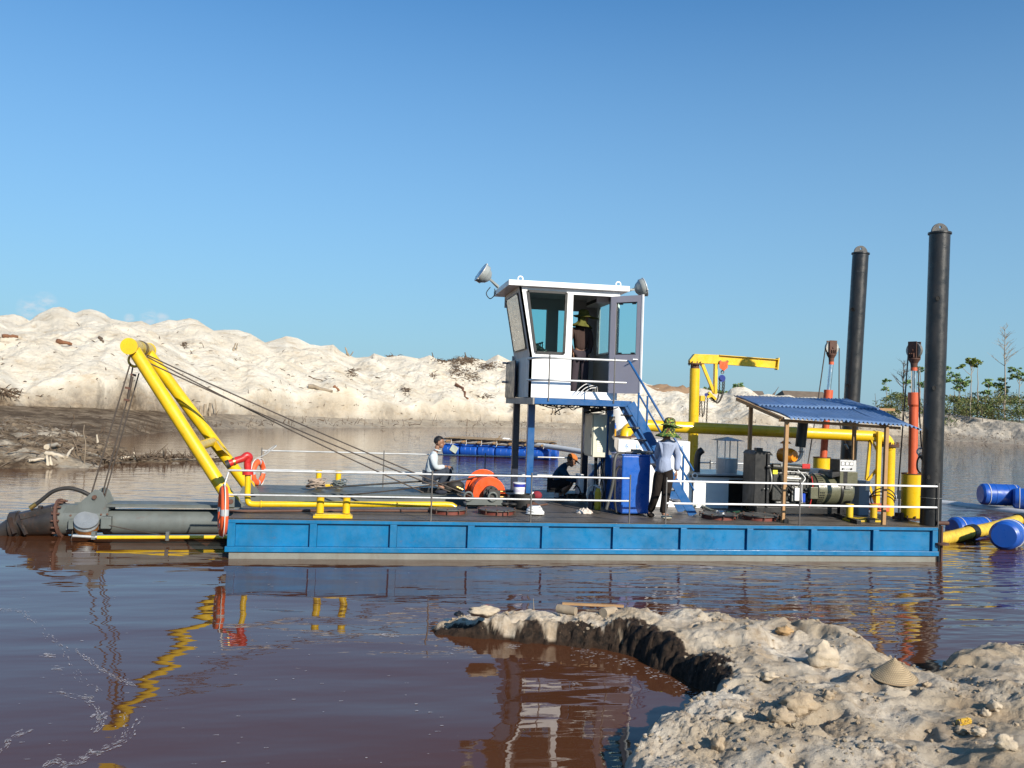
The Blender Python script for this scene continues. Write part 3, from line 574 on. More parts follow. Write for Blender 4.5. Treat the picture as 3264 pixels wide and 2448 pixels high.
# ---------------------------------------------------------------- cutter ladder in the bow slot
LY = 2.15
lad = root('cutter_ladder', (P(700, 1660, LY).x, LY, 0), 'grey tubular dredge ladder lowered at the bow with a dark pump head in the water', 'dredge ladder')
lz = P(420, 1664, LY).z; lx0 = P(335, 1664, LY).x
MB().tube((lx0, LY, lz), (4.0, LY, lz+0.06), 0.215, n=32).build('main_tube', m_grey, lad)
fx0 = P(352, 1600, LY).x; zt_ = P(500, 1611, LY-0.22).z
MB().box(fx0, 0.3, LY-0.23, LY+0.25, zt_+0.005, zt_+0.018).build('walkway_plate', m_grey, lad, bevel=0.003)
MB().box(fx0, 0.3, LY-0.235, LY-0.215, zt_-0.035, zt_+0.004).box(fx0, 0.3, LY+0.23, LY+0.25, zt_-0.035, zt_+0.004).box(fx0, fx0+0.03, LY-0.214, LY+0.229, zt_-0.1, zt_+0.004).build('walkway_edge', m_grey, lad)
def LP(px, py, dy=0.0): return P(px, py, LY+dy)
poly = [LP(245, 1610, -.22), LP(300, 1563, -.22), LP(312, 1561, -.22), LP(326, 1570, -.22), LP(342, 1607, -.22), LP(348, 1660, -.22), LP(350, 1688, -.22), LP(210, 1690, -.22), LP(196, 1640, -.22), LP(214, 1610, -.22)]
MB().prism(poly, (0, 0.025, 0)).build('lug_plate', m_grey, lad, bevel=0.004)
MB().prism([p+Vector((0, 0.42, 0)) for p in poly], (0, 0.025, 0)).build('lug_plate', m_grey, lad, bevel=0.004)
pp_ = LP(301, 1585, -.24); MB().tube(pp_-Vector((0, 0.02, 0)), pp_+Vector((0, 0.5, 0)), 0.035, n=14).build('lug_pin', m_rust, lad)
hd = MB(); a_ = LP(352, 1650); b_ = LP(196, 1655); hd.tube(a_, b_, 0.24, 0.26, n=28); hd.build('head_casing', m_grey, lad)
fl0 = LP(200, 1652); fl1 = LP(192, 1653); MB().tube(fl0, fl1, 0.335, n=32).build('head_flange', m_rust, lad)
for k in range(16):
    a = 2*math.pi*k/16; c_ = Vector((0, math.cos(a)*0.30, math.sin(a)*0.30)); MB().tube(fl0+Vector((0.03, 0, 0))+c_, fl1-Vector((0.05, 0, 0))+c_, 0.018, n=6).build('flange_bolt', m_rust, lad)
m_pump = paint('wet_dark_steel', (0.035, 0.030, 0.028), rough=0.38, dirt=0.6, dirtcol=(0.10, 0.05, 0.03), rust=0.7, var=0.5)
tip = LP(60, 1672); MB().tube(fl1, tip, 0.27, 0.20, n=28).build('pump_barrel', m_pump, lad)
tp2 = LP(-40, 1712); MB().tube(tip+Vector((0.02, 0, 0)), tip-Vector((0.10, 0, 0.02)), 0.235, n=24).tube(tip, tp2, 0.19, 0.07, n=24).build('cutter_head', m_pump, lad)
MB().beam(LP(175, 1622, -.1), LP(70, 1645, -.1), 0.22, 0.10).build('motor_cover', m_pump, lad, bevel=0.01)
MB().beam(LP(130, 1612, -.12), LP(124, 1640, -.12), 0.1, 0.05).beam(LP(30, 1650, -.22), LP(48, 1700, -.26), 0.06, 0.05).beam(LP(60, 1660, -.24), LP(84, 1704, -.28), 0.05, 0.04).build('bracket', m_pump, lad)
MB().path(spline([LP(98, 1619, -.05), LP(130, 1596, -.05), LP(170, 1566, -.05), LP(215, 1556, -.05), LP(255, 1564, -.05), LP(285, 1578, -.05)], 8), 0.034, 10).build('hydraulic_hose', m_rubber, lad)
MB().tube(LP(96, 1620, -.05), LP(116, 1606, -.05), 0.04, n=10).build('hose_fitting', m_brass, lad)
sh = LP(275, 1663, -.32); MB().lathe([(0.0, 0.05), (0.19, 0.05), (0.19, 0.035), (0.165, 0.0), (0.19, -0.035), (0.19, -0.05), (0, -0.05)], sh+Vector((0, 0, 0)), (0.15, -0.6, 0.75), n=28).build('swing_sheave', paint('galvanised_sheave', (0.32, 0.34, 0.35), rough=0.35, metal=0.5, dirt=0.3), lad)
gr = [0.02, -0.03, -0.08]
rg = MB()
for k, gg in enumerate((-0.07, -0.10, -0.13)): rg.torus(sh+Vector((0.15, -0.6, 0.75)).normalized()*gg, 0.175, 0.018, (0.15, -0.6, 0.75), 28, 6)
rg.build('sheave_rope', paint('copper_brown_rope', (0.30, 0.12, 0.03), rough=0.4, metal=0.4, dirt=0.3), lad)
MB().obox(LP(340, 1665, -.3), (0.16, 0.12, 0.2)).build('sheave_bracket', m_grey, lad, bevel=0.01); MB().obox(LP(228, 1670, -.3), (0.08, 0.1, 0.16)).build('sheave_bracket', m_grey, lad, bevel=0.01)
for (x_, y_) in ((225, 1643), (247, 1642), (322, 1640), (342, 1639), (325, 1679), (344, 1680)): MB().tube(LP(x_, y_, -.25), LP(x_, y_, -.2), 0.018, n=6).build('bolt', m_rust, lad)

# yellow boom lying on the water beside the ladder
yb = root('swing_boom', P(700, 1712, 1.2), 'thin yellow steel boom floating low beside the ladder under the bow', 'boom')
MB().tube(P(310, 1713, 1.25), P(735, 1712, 1.35), 0.030, n=12).build('boom_tube', m_yel, yb)
MB().tube(P(232, 1708, 1.25), P(312, 1712, 1.25), 0.022, n=10).build('boom_end', m_galv, yb)
MB().obox(P(535, 1708, 1.3), (0.05, 0.1, 0.14)).build('boom_bracket', m_grey, yb); MB().obox(P(300, 1706, 1.28), (0.06, 0.1, 0.12)).build('boom_bracket', m_grey, yb)

# ropes -----------------------------------------------------------
def rope(name, pts, r, label, cat='cable', mat=None, group=None, n=6):
    o = MB().path(pts, r, n).build(name, mat or m_rope); return tag(o, label, cat, group)
gp = lambda x, y, yy: P(x, y, yy)
wy = 2.35
rope('wire_rope', sag(gp(455, 1130, 2.5), gp(1350, 1570, 2.6), 0.05), 0.013, 'highest of the three wire ropes from the gantry head towards the squatting man', group='ropes from gantry to winch')
rope('wire_rope', sag(gp(470, 1132, 2.35), gp(1545, 1600, 2.3), 0.04), 0.013, 'middle wire rope from gantry head down to the orange winch', group='ropes from gantry to winch')
rope('wire_rope', sag(gp(460, 1150, 2.1), gp(1480, 1585, 2.2), 0.06), 0.013, 'lowest wire rope from gantry head down to the deck by the winch', group='ropes from gantry to winch')
bx = gp(301, 1583, LY)
rope('wire_rope', [gp(415, 1160, 2.2), gp(292, 1572, LY-.1)], 0.013, 'left wire of the three hanging from the gantry head to the ladder', group='ropes between gantry and ladder')
rope('wire_rope', [gp(424, 1165, 2.3), gp(405, 1275, 2.3), gp(326, 1578, LY)], 0.013, 'middle wire with clamps hanging from the gantry head to the ladder', group='ropes between gantry and ladder')
rope('wire_rope', [gp(443, 1190, 2.5), gp(334, 1582, LY+.1)], 0.012, 'right wire of the three hanging from the gantry head to the ladder', group='ropes between gantry and ladder')
cl = root('rope_clamps', gp(400, 1300, 2.28), 'small dark clamps on the middle wire under the gantry', 'rope clamp')
for (x_, y_) in ((425, 1195), (407, 1237), (404, 1275)): MB().obox(gp(x_, y_, 2.27), (0.09, 0.03, 0.035), ry=0.2).build('clamp', m_rust, cl)
MB().tube(gp(422, 1200, 2.29), gp(406, 1280, 2.29), 0.022, n=8).build('rope_splice', m_rope, cl)
rope('guide_rope', sag(gp(318, 1668, LY-.3), gp(600, 1716, 1.35), 0.02), 0.008, 'thin wire from the ladder sheave down along the yellow boom')
rope('guide_rope', [gp(232, 1690, 1.9), gp(226, 1725, 1.7), gp(222, 1740, 1.6)], 0.010, 'short frayed rope end hanging from the ladder into the water')
rope('deck_rope', sag(gp(1560, 1512, 2.9), gp(1095, 1578, 3.7), 0.05), 0.014, 'dark rope running from the winch over the slot to the far bitts')
rope('deck_rope', sag(gp(1010, 1556, 3.95), gp(1360, 1533, 4.1), 0.0), 0.02, 'dark pipe-like hose lying along far pontoon beside the squatting man', mat=m_rubber)

# ---------------------------------------------------------------- jetting pipe with red nozzle
jp = root('jetting_pipe', Q(790, 1620, DZ), 'yellow wash pipe along the bow deck with a red water nozzle', 'pipe')
jy = 0.95
ja = P(790, 1470, jy); jb = P(790, 1590, jy); jc = P(1450, 1609, 1.25)
jz = P(820, 1606, jy).z
MB().path(spline([ja, P(790, 1540, jy), P(789, 1580, jy), P(793, 1602, jy), P(808, 1607, jy), P(840, 1607, jy)], 6), 0.048, 16).build('riser', m_yel, jp)
MB().path([P(830, 1607, jy), P(1420, 1608, 1.2), P(1440, 1610, 1.2), P(1452, 1618, 1.2)], 0.05, 16).build('long_pipe', m_yel, jp)
MB().torus(P(832, 1607, jy), 0.05, 0.012, (1, 0, 0), 20, 6).build('weld_collar', m_yel, jp)
nz = root('water_nozzle', ja, 'red fire-hose nozzle on the yellow riser with a bare lever', 'nozzle')
MB().tube(P(790, 1513, jy), P(790, 1497, jy), 0.088, n=20).build('flange', m_red, nz)
MB().path(spline([P(790, 1500, jy), P(789, 1475, jy), P(795, 1458, jy), P(786, 1452, jy-0.02), P(772, 1462, jy-.04), P(750, 1468, jy-.06)], 6), [0.055]*3+[0.058]*28, 16).build('elbow', m_red, nz)
MB().tube(P(776, 1460, jy-.05), P(722, 1481, jy-.1), 0.045, 0.06, n=18).build('nozzle_barrel', m_red, nz)
MB().tube(P(748, 1471, jy-.07), P(742, 1473, jy-.08), 0.063, n=16).build('brass_ring', m_brass, nz)
MB().tube(P(732, 1477, jy-.09), P(720, 1482, jy-.1), 0.068, n=18).build('nozzle_tip', m_rubber, nz)
MB().path(spline([P(815, 1462, jy), P(846, 1448, jy), P(878, 1424, jy), P(874, 1422, jy+.06), P(842, 1444, jy+.06)], 6), 0.009, 6).build('lever', m_galv, nz)
MB().tube(P(796, 1456, jy), P(797, 1446, jy), 0.028, n=10).build('valve_nut', m_galv, nz)
tag(MB().path([Q(720, 1630, DZ+.03), Q(1075, 1627, DZ+.03), Q(1400, 1629, DZ+.03)], 0.024, 10).build('rusty_bar', m_rust), 'long rusty round bar lying on deck below the yellow pipe', 'bar')

# ---------------------------------------------------------------- lifebuoys
m_lb = paint('lifebuoy_orange', (0.80, 0.115, 0.03), rough=0.55, dirt=0.15, var=0.08, bump=0.1)
m_refl = paint('reflective_grey_tape', (0.42, 0.44, 0.46), rough=0.35, dirt=0.2, var=0.1)
m_wrope = paint('white_rope', (0.72, 0.70, 0.66), rough=0.8, dirt=0.25, var=0.1)
def lifebuoy(c, axis, label, R=0.27, r=0.062):
    k = root('lifebuoy', Vector(c)-Vector((0, 0, R+r)), label, 'lifebuoy', 'lifebuoys hung at the bow')
    MB().torus(c, R, r, axis, 48, 16, 0.85).build('ring', m_lb, k)
    d, u, v = basis(axis)
    for i in range(4):
        a = math.pi/4+i*math.pi/2+0.75; t_ = MB(); n_, m_ = 5, 16; vs = []
        for s in range(n_):
            aa_ = a-0.13+0.26*s/(n_-1); e = u*math.cos(aa_)+v*math.sin(aa_)
            for q_ in range(m_):
                b_2 = 2*math.pi*q_/m_; vs.append(Vector(c)+e*(R+(r+0.003)*math.cos(b_2))+d*((r*0.85+0.003)*math.sin(b_2)))
        t_.add(vs, [(s*m_+q_, (s+1)*m_+q_, (s+1)*m_+(q_+1) % m_, s*m_+(q_+1) % m_) for s in range(n_-1) for q_ in range(m_)], True); t_.build('tape_band', m_refl, k)
        a2 = a; pts = []
        for s in range(11):
            aa_ = a+s*(math.pi/2)/10; e = u*math.cos(aa_)+v*math.sin(aa_); pts.append(Vector(c)+e*(R+r+0.008+0.035*math.sin(math.pi*s/10)))
        MB().path(pts, 0.008, 6).build('grab_line', m_wrope, k)
    return k
c_ = P(711, 1628, -0.06); lifebuoy(c_, (1, 0.22, 0), 'orange lifebuoy hanging edge-on from the near rail end at the bow', 0.31, 0.068)
c_ = P(823, 1506, ryf-0.15); lifebuoy(c_, (0.90, -0.36, 0), 'orange lifebuoy hanging on the far bow rail behind the red nozzle', 0.21, 0.062)
tag(MB().path(spline([P(728, 1508, 0), P(712, 1560, -.13), P(723, 1562, -.13), P(724, 1610, -.14), P(705, 1660, -.12), P(701, 1678, -.12), P(712, 1682, -.13), P(714, 1672, -.13), P(703, 1690, -.12), P(702, 1712, -.1)], 6), 0.010, 6).build('white_line', m_wrope), 'white rope knotted over the near lifebuoy with its tail hanging down', 'rope')

# ---------------------------------------------------------------- orange winch
wq = Q(1548, 1612, DZ); wc = P(1558, 1575, 2.35)
win = root('winch', (wc.x, 2.7, DZ), 'orange hydraulic winch with a dark motor on the middle deck', 'winch')
wx = wc.x; wz = P(1560, 1572, 2.3).z
MB().lathe([(0.0, 0), (0.28, 0), (0.28, 0.03), (0.25, 0.03), (0.25, 0.62), (0.28, 0.62), (0.28, 0.66), (0, 0.66)], (wx-0.02, 2.35, wz), (0, 1, 0), n=32).build('drum_guard', m_orange, win)
MB().prism([(wx-0.30, 2.30, DZ), (wx+0.30, 2.30, DZ), (wx+0.30, 2.30, wz+0.02)]+[(wx+0.30*math.cos(a), 2.30, wz+0.30*math.sin(a)) for a in [math.pi*i/14 for i in range(1, 14)]]+[(wx-0.30, 2.30, wz)], (0, 0.04, 0)).build('side_plate', m_orange, win, bevel=0.006)
MB().prism([(wx-0.34, 3.05, DZ), (wx+0.32, 3.05, DZ), (wx+0.32, 3.05, wz+0.02)]+[(wx-0.02+0.34*math.cos(a), 3.05, wz+0.02+0.36*math.sin(a)) for a in [math.pi*i/14 for i in range(1, 14)]]+[(wx-0.36, 3.05, wz)], (0, 0.04, 0)).build('side_plate', m_orange, win, bevel=0.006)
MB().tube((wx+0.02, 2.30, wz), (wx+0.02, 2.16, wz), 0.145, n=24).tube((wx+0.02, 2.16, wz), (wx+0.02, 2.06, wz), 0.10, n=20).obox((wx+0.06, 2.06, wz), (0.2, 0.09, 0.16)).build('hydraulic_motor', paint('dark_cast_iron', (0.045, 0.043, 0.042), rough=0.45, dirt=0.4, dirtcol=(0.12, 0.10, 0.08), metal=0.2), win)
for k in range(8):
    a = 2*math.pi*k/8; MB().tube((wx+0.02+0.12*math.cos(a), 2.17, wz+0.12*math.sin(a)), (wx+0.02+0.12*math.cos(a), 2.13, wz+0.12*math.sin(a)), 0.014, n=6).build('motor_bolt', m_black, win)
for dz_ in (0.06, -0.04):
    MB().tube((wx+0.15, 2.05, wz+dz_), (wx+0.27, 2.05, wz+dz_), 0.022, n=8).build('brass_fitting', m_brass, win)
    MB().path(spline([(wx+0.26, 2.05, wz+dz_), (wx+0.45, 2.03, wz+dz_), (wx+0.62, 2.0, wz-0.12+dz_), (wx+0.72, 2.0, DZ+0.02)], 8), 0.022, 8).build('hydraulic_hose', m_rubber, win)
MB().box(wx-0.45, wx+0.35, 2.0, 2.03, DZ, DZ+0.16).box(wx-0.45, wx+0.35, 2.0, 2.5, DZ, DZ+0.03).build('base_bracket', m_grey, win, bevel=0.004)
for dx_ in (-0.42, 0.02): MB().torus((wx+dx_, 1.98, DZ+0.18), 0.075, 0.02, (0, 1, 0), 24, 8).build('eye_ring', m_grey, win)
MB().tube(P(1455, 1552, 2.0), P(1475, 1561, 2.0), 0.03, n=8).build('rope_ferrule', m_brass, win)
# ================================================================ CABIN STAND + STAIRS
py0, py1 = 1.28, 4.25
PZT = P(1710, 1268, py0).z; px0 = P(1704, 1275, py0).x; px1 = P(2008, 1285, py0).x
stand = root('cabin_stand', ((px0+px1)/2, (py0+py1)/2, DZ), 'blue steel platform on four posts under the white cabin', 'platform')
MB().box(px0+0.004, px1-0.004, py0+0.05, py1-0.05, PZT-0.03, PZT-0.006).build('platform_plate', m_blued, stand)
MB().box(px0, px1, py0, py0+0.045, PZT-0.105, PZT).build('edge_beam', m_blued, stand, bevel=0.005)
MB().box(px0, px1, py1-0.045, py1, PZT-0.105, PZT).build('edge_beam', m_blued, stand, bevel=0.005)
MB().box(px0-0.03, px0-0.002, py0+0.0, py1, PZT-0.115, PZT+0.002).build('edge_beam', paint('grey_faded_steel', (0.30, 0.28, 0.26), rough=0.5, dirt=0.5, rust=0.4), stand)
MB().box(px1+0.002, px1+0.03, py0, py1, PZT-0.105, PZT).build('edge_beam', m_blued, stand)
def post(px, pyy, Y, m, w=0.125):
    a = P(px, pyy, Y); MB().box(a.x-w/2, a.x+w/2, Y-w/2, Y+w/2, DZ, PZT-0.032).build('post', m, stand, bevel=0.006); return a.x
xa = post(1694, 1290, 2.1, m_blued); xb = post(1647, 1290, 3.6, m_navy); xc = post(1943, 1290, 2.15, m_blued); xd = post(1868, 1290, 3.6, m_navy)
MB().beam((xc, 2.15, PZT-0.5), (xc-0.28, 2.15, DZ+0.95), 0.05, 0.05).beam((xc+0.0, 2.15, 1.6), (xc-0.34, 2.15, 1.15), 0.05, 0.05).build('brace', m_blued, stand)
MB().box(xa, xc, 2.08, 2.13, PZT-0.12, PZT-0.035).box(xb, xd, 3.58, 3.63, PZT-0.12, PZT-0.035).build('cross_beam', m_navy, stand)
zr1 = P(1800, 1142, py0).z; zr2 = P(1800, 1213, py0).z
for z_ in (zr1, zr2):
    e = P(2002, 1150, py0).x if z_ == zr1 else P(1996, 1218, py0).x
    MB().path([(px0-0.02+0.02, 2.02, z_), (px0+0.03, py0+0.25, z_), (px0+0.16, py0+0.02, z_), (px0+0.4, py0, z_), (e, py0, z_)], 0.021, 10).build('rail', m_galv, stand)
for x_ in (1750, 1958): q_ = P(x_, 1200, py0); MB().tube((q_.x, py0-0.012, PZT-0.05), (q_.x, py0-0.012, zr1+0.05), 0.0125, n=8).build('rail_post', m_steel, stand)
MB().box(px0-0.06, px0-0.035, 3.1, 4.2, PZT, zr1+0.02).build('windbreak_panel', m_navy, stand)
for z_ in (zr1, zr2): MB().tube((px0-0.15, 4.1, z_), (px0+0.1, 4.1, z_), 0.021, n=8).build('rail', m_galv, stand)
# drooping cables under the platform
wr = MB()
for k in range(16):
    x0_ = px0+0.15+k*0.09; x1_ = x0_+random.uniform(0.15, 0.5); wr.path(sag((x0_, 1.9+random.uniform(-.3, .3), PZT-0.11), (min(x1_, px1-.1), 1.9+random.uniform(-.3, .3), PZT-0.12), random.uniform(0.02, 0.09), 8), 0.009, 5)
tag(wr.build('cable_bundle', m_rubber), 'tangle of black cables slung beneath the cabin platform', 'cables')
wr = MB()
for k in range(3): wr.path(spline([P(1760+k*8, 1300, 1.6), P(1762+k*10, 1310, 1.6), P(1757+k*14, 1322, 1.6), P(1756+k*10, 1318, 1.6)], 5), 0.007, 5)
wr.path(spline([P(1800, 1298, 1.6), P(1785, 1305, 1.6), P(1768, 1316, 1.6)], 4), 0.012, 5).build('dangling_cables', m_rubber)['label'] = 'loose cable ends dangling below the platform edge'
bpy.data.objects['dangling_cables']['category'] = 'cables'

# staircase down to the right
s0 = P(2007, 1283, py0); sf = Q(2215, 1645, DZ); sy = 1.12; s1 = Vector((sf.x, sy, DZ)); s0 = Vector((P(2010, 1283, sy).x, sy, PZT-0.04))
stc = root('staircase', s1, 'steep blue steel stair from the deck up to the cabin platform', 'stairs')
MB().beam(s0, s1, 0.02, 0.15).build('stringer', m_blued, stc, bevel=0.003)
sy2 = sy+0.55
MB().beam(s0+Vector((0, sy2-sy, 0)), s1+Vector((0, sy2-sy, 0)), 0.02, 0.15).build('stringer', m_blued, stc, bevel=0.003)
for k in range(1, 9):
    p = s0.lerp(s1, k/9); MB().box(p.x-0.15, p.x+0.06, sy+0.012, sy2-0.012, p.z-0.012, p.z+0.012).build('step', m_navy if k % 2 else m_steel, stc, bevel=0.003)
gr_ = MB()
for k in range(8): gr_.box(px1+0.04, s0.x+0.12, py0+0.15+k*0.05, py0+0.17+k*0.05, PZT-0.05, PZT-0.02)
gr_.build('landing_grate', m_blued, stc)
up = Vector((0, 0, 0))
ht0 = P(2003, 1153, sy); ht1 = P(2210, 1500, sy); hm0 = P(2040, 1258, sy)
MB().path([(P(2001, 1152, py0).x, py0, zr1), ht0+Vector((0.02, 0, 0)), ht1], 0.021, 10).build('handrail', m_blued, stc)
MB().path([P(2038, 1260, sy), P(2212, 1563, sy)], 0.017, 8).build('handrail', m_blued, stc)
for (xa_, ya, yb) in ((2036, 1252, 1360), (2064, 1262, 1370), (2178, 1455, 1560)):
    MB().tube(P(xa_, ya, sy), P(xa_-3, yb, sy), 0.018, n=8).build('baluster', m_blued, stc)
MB().tube(P(2179, 1448, sy), P(2176, 1560, sy), 0.018, n=8).build('baluster', m_blued, stc)

# ================================================================ CONTROL CABIN
cy0, cy1 = 2.02, 3.70
cbz = PZT+0.012; bl = P(1685, 1250, cy0).x; br = P(1967, 1250, cy0).x
zw = P(1687, 1135, cy0).z                                     # level where the front starts to lean out
tl = P(1655, 905, cy0).x; ztop = P(1700, 915, cy0).z
cab = root('control_cabin', ((bl+br)/2, (cy0+cy1)/2, cbz), 'white operator cabin with slanted front on the blue platform', 'cabin')
m_side = paint('weathered_white_side', (0.66, 0.64, 0.61), rough=0.55, dirt=0.55, dirtcol=(0.38, 0.32, 0.27), var=0.10, rust=0.08)
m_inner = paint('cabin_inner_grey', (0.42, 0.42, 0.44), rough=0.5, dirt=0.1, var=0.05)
m_black_trim = paint('black_window_rubber', (0.012, 0.013, 0.014), rough=0.5, dirt=0.1)
m_gl, nt, b = new_mat('tinted_glass'); b.inputs['Base Color'].default_value = (0.62, 0.86, 0.84, 1); b.inputs['Roughness'].default_value = 0.02
b.inputs['Transmission Weight'].default_value = 1.0; b.inputs['IOR'].default_value = 1.12
def quad(mb, pts, th, axis=(0, 1, 0)): mb.prism(pts, Vector(axis)*th); return mb
def cx_left(z): return bl if z <= zw else bl+(tl-bl)*(z-zw)/(ztop-zw)
T = 0.045
# window and door openings on the near wall (x, z) from the photograph
wpx = [(1682, 927), (1806, 934), (1797, 1128), (1707, 1122)]; wv = [P(x, y, cy0) for x, y in wpx]
wx0 = lambda z: np.interp(z, [wv[3].z, wv[0].z], [wv[3].x, wv[0].x]); wx1 = lambda z: np.interp(z, [wv[2].z, wv[1].z], [wv[2].x, wv[1].x])
wzt = (wv[0].z+wv[1].z)/2; wzb = (wv[2].z+wv[3].z)/2
dX0 = P(1826, 1000, cy0).x; dX1 = P(1947, 1000, cy0).x; dzt = P(1850, 940, cy0).z; dzb = P(1850, 1248, cy0).z
wall = MB()
def wq_(pts): wall.prism([(x, cy0, z) for x, z in pts], (0, T, 0))
wq_([(cx_left(wzb), wzb), (float(wx0(wzb)), wzb), (float(wx0(wzt)), wzt), (cx_left(wzt), wzt)])            # pillar left of window
wq_([(float(wx1(wzb)), wzb), (dX0, wzb), (dX0, wzt), (float(wx1(wzt)), wzt)])                                   # pillar between
wq_([(cx_left(ztop), ztop), (cx_left(wzt), wzt), (dX0, wzt), (dX0, ztop)])
wq_([(bl, cbz), (dX0, cbz), (dX0, wzb), (cx_left(wzb), wzb), (cx_left(zw), zw)])
wq_([(dX0, cbz), (br, cbz), (br, dzb), (dX0, dzb)]); wq_([(dX0, dzt), (br, dzt), (br, ztop), (dX0, ztop)]); wq_([(dX1, dzb), (br, dzb), (br, dzt), (dX1, dzt)])
wall.build('near_wall', m_white, cab)
# window frame and pane
fr = MB(); cs = [(float(wx0(wzb)), wzb), (float(wx1(wzb)), wzb), (float(wx1(wzt)), wzt), (float(wx0(wzt)), wzt)]
for i in range(4): a, c_ = cs[i], cs[(i+1) % 4]; fr.beam((a[0], cy0-0.006, a[1]), (c_[0], cy0-0.006, c_[1]), 0.02, 0.045, up=(0, 1, 0)) if False else fr.beam((a[0], cy0-0.004, a[1]), (c_[0], cy0-0.004, c_[1]), 0.045, 0.024, up=(0, 1, 0))
wf = fr.build('window_frame', m_black_trim, cab)
MB().prism([(x, cy0+0.012, z) for x, z in cs], (0, 0.006, 0)).build('pane', m_gl, wf)
# far wall with two window openings, right wall with one, front wall
fw = MB(); A0, A1, B0, B1 = bl+0.02, bl+0.62, bl+0.86, bl+1.15; zo0, zo1 = wzb, wzt-0.15
def fwq(x0, x1, z0, z1): fw.box(x0, x1, cy1-T, cy1, z0, z1)
fwq(bl-0.05, br, cbz, zo0); fwq(tl-0.0, br, zo1, ztop); fwq(A1, B0, zo0+.002, zo1-.002); fwq(B1+0.2, br, zo0+.002, zo1-.002)
fw.build('far_wall', m_inner, cab)
fwl = MB().prism([(cx_left(zo0)+.0, cy1-T, zo0), (A0, cy1-T, zo0), (A0, cy1-T, zo1), (cx_left(zo1), cy1-T, zo1)], (0, T, 0)).build('far_wall', m_inner, cab); MB().box(A0, A1, cy1-0.03, cy1-0.024, zo0, zo1).build('pane', m_gl, cab); MB().box(B0, B1+0.2, cy1-0.03, cy1-0.024, zo0, zo1).build('pane', m_gl, cab)
fb = MB(); fb.prism([(bl, cy0, cbz), (bl, cy1, cbz), (bl, cy1, zw), (bl, cy0, zw)], (T, 0, 0)); fb.prism([(bl, cy0, zw), (bl, cy1, zw), (tl, cy1, ztop), (tl, cy0, ztop)], (T, 0, 0))
fb.build('front_wall', m_side, cab)
# dirty clear sheet screwed over the front glass
nrm = Vector((-(ztop-zw), 0, (tl-bl))).normalized()
def fp(u, v): z = zw+(ztop-zw)*v; return Vector((cx_left(z), cy0+(cy1-cy0)*u, z))+nrm*0.012
m_sheet = paint('dirty_acrylic', (0.46, 0.46, 0.37), rough=0.25, dirt=0.8, dirtcol=(0.14, 0.14, 0.10), var=0.2, scale=1.6, coat=0.5)
for (u0, u1) in ((0.1, 0.88),):
    MB().prism([fp(u0, 0.12), fp(u1, 0.12), fp(u1, 0.92), fp(u0, 0.92)], nrm*0.008).build('front_sheet', m_sheet, cab)
    e_ = MB()
    for (a, c_) in ((fp(u0, .12), fp(u1, .12)), (fp(u1, .12), fp(u1, .92)), (fp(u1, .92), fp(u0, .92)), (fp(u0, .92), fp(u0, .12))): e_.beam(a+nrm*.01, c_+nrm*.01, 0.012, 0.012)
    e_.build('sheet_edge', m_black_trim, cab)
    for u, v in ((.13, .14), (.13, .9), (.85, .14), (.85, .9)): MB().tube(fp(u, v)+nrm*.008, fp(u, v)+nrm*.016, 0.012, n=8).build('screw', m_black_trim, cab)
rw_ = MB(); rz0, rz1 = P(1900, 1135, cy1).z, P(1900, 985, cy1).z; ra, rb = cy0+0.45, cy0+1.35
rw_.box(br-T, br, cy0+T+.001, cy1-T-.001, cbz, rz0).box(br-T, br, cy0+T+.001, cy1-T-.001, rz1, ztop).box(br-T, br, cy0+T+.001, ra, rz0+.001, rz1-.001).box(br-T, br, rb, cy1-T-.001, rz0+.001, rz1-.001)
rw_.build('right_wall', m_inner, cab); MB().box(br-T/2, br-T/2+0.006, ra, rb, rz0, rz1).build('pane', m_gl, cab)
e_ = MB()
for a, c_ in (((br-T-.01, ra, rz0), (br-T-.01, rb, rz0)), ((br-T-.01, rb, rz0), (br-T-.01, rb, rz1)), ((br-T-.01, rb, rz1), (br-T-.01, ra, rz1)), ((br-T-.01, ra, rz1), (br-T-.01, ra, rz0))): e_.beam(a, c_, 0.03, 0.03)
e_.build('inner_window_trim', m_white, cab)
MB().box(bl+T, br-T-.002, cy0+T, cy1-T, cbz, cbz+0.03).build('cabin_floor', m_black, cab)
# roof slab following the photographed edge
rl = P(1622, 895, cy0-0.1).x; rr_ = P(2008, 915, cy0-0.1).x; rzt = P(1700, 884, cy0-0.1).z; rzb = ztop+0.002
MB().box(rl, rr_, cy0-0.1, cy1+0.12, rzb, rzb+0.10).build('roof', m_white, cab, bevel=0.008)
for x_, y_ in ((1659, 880), (1971, 900)): q_ = P(x_, y_, cy0+0.1); MB().torus((q_.x, cy0+0.1, rzb+0.10+0.05), 0.045, 0.013, (0, 1, 0), 20, 8).build('lifting_eye', m_white, cab)
for x_ in (rl+0.15, rr_-0.25): MB().torus((x_, cy1-0.1, rzb+0.10+0.05), 0.045, 0.013, (0, 1, 0), 20, 8).build('lifting_eye', m_white, cab)
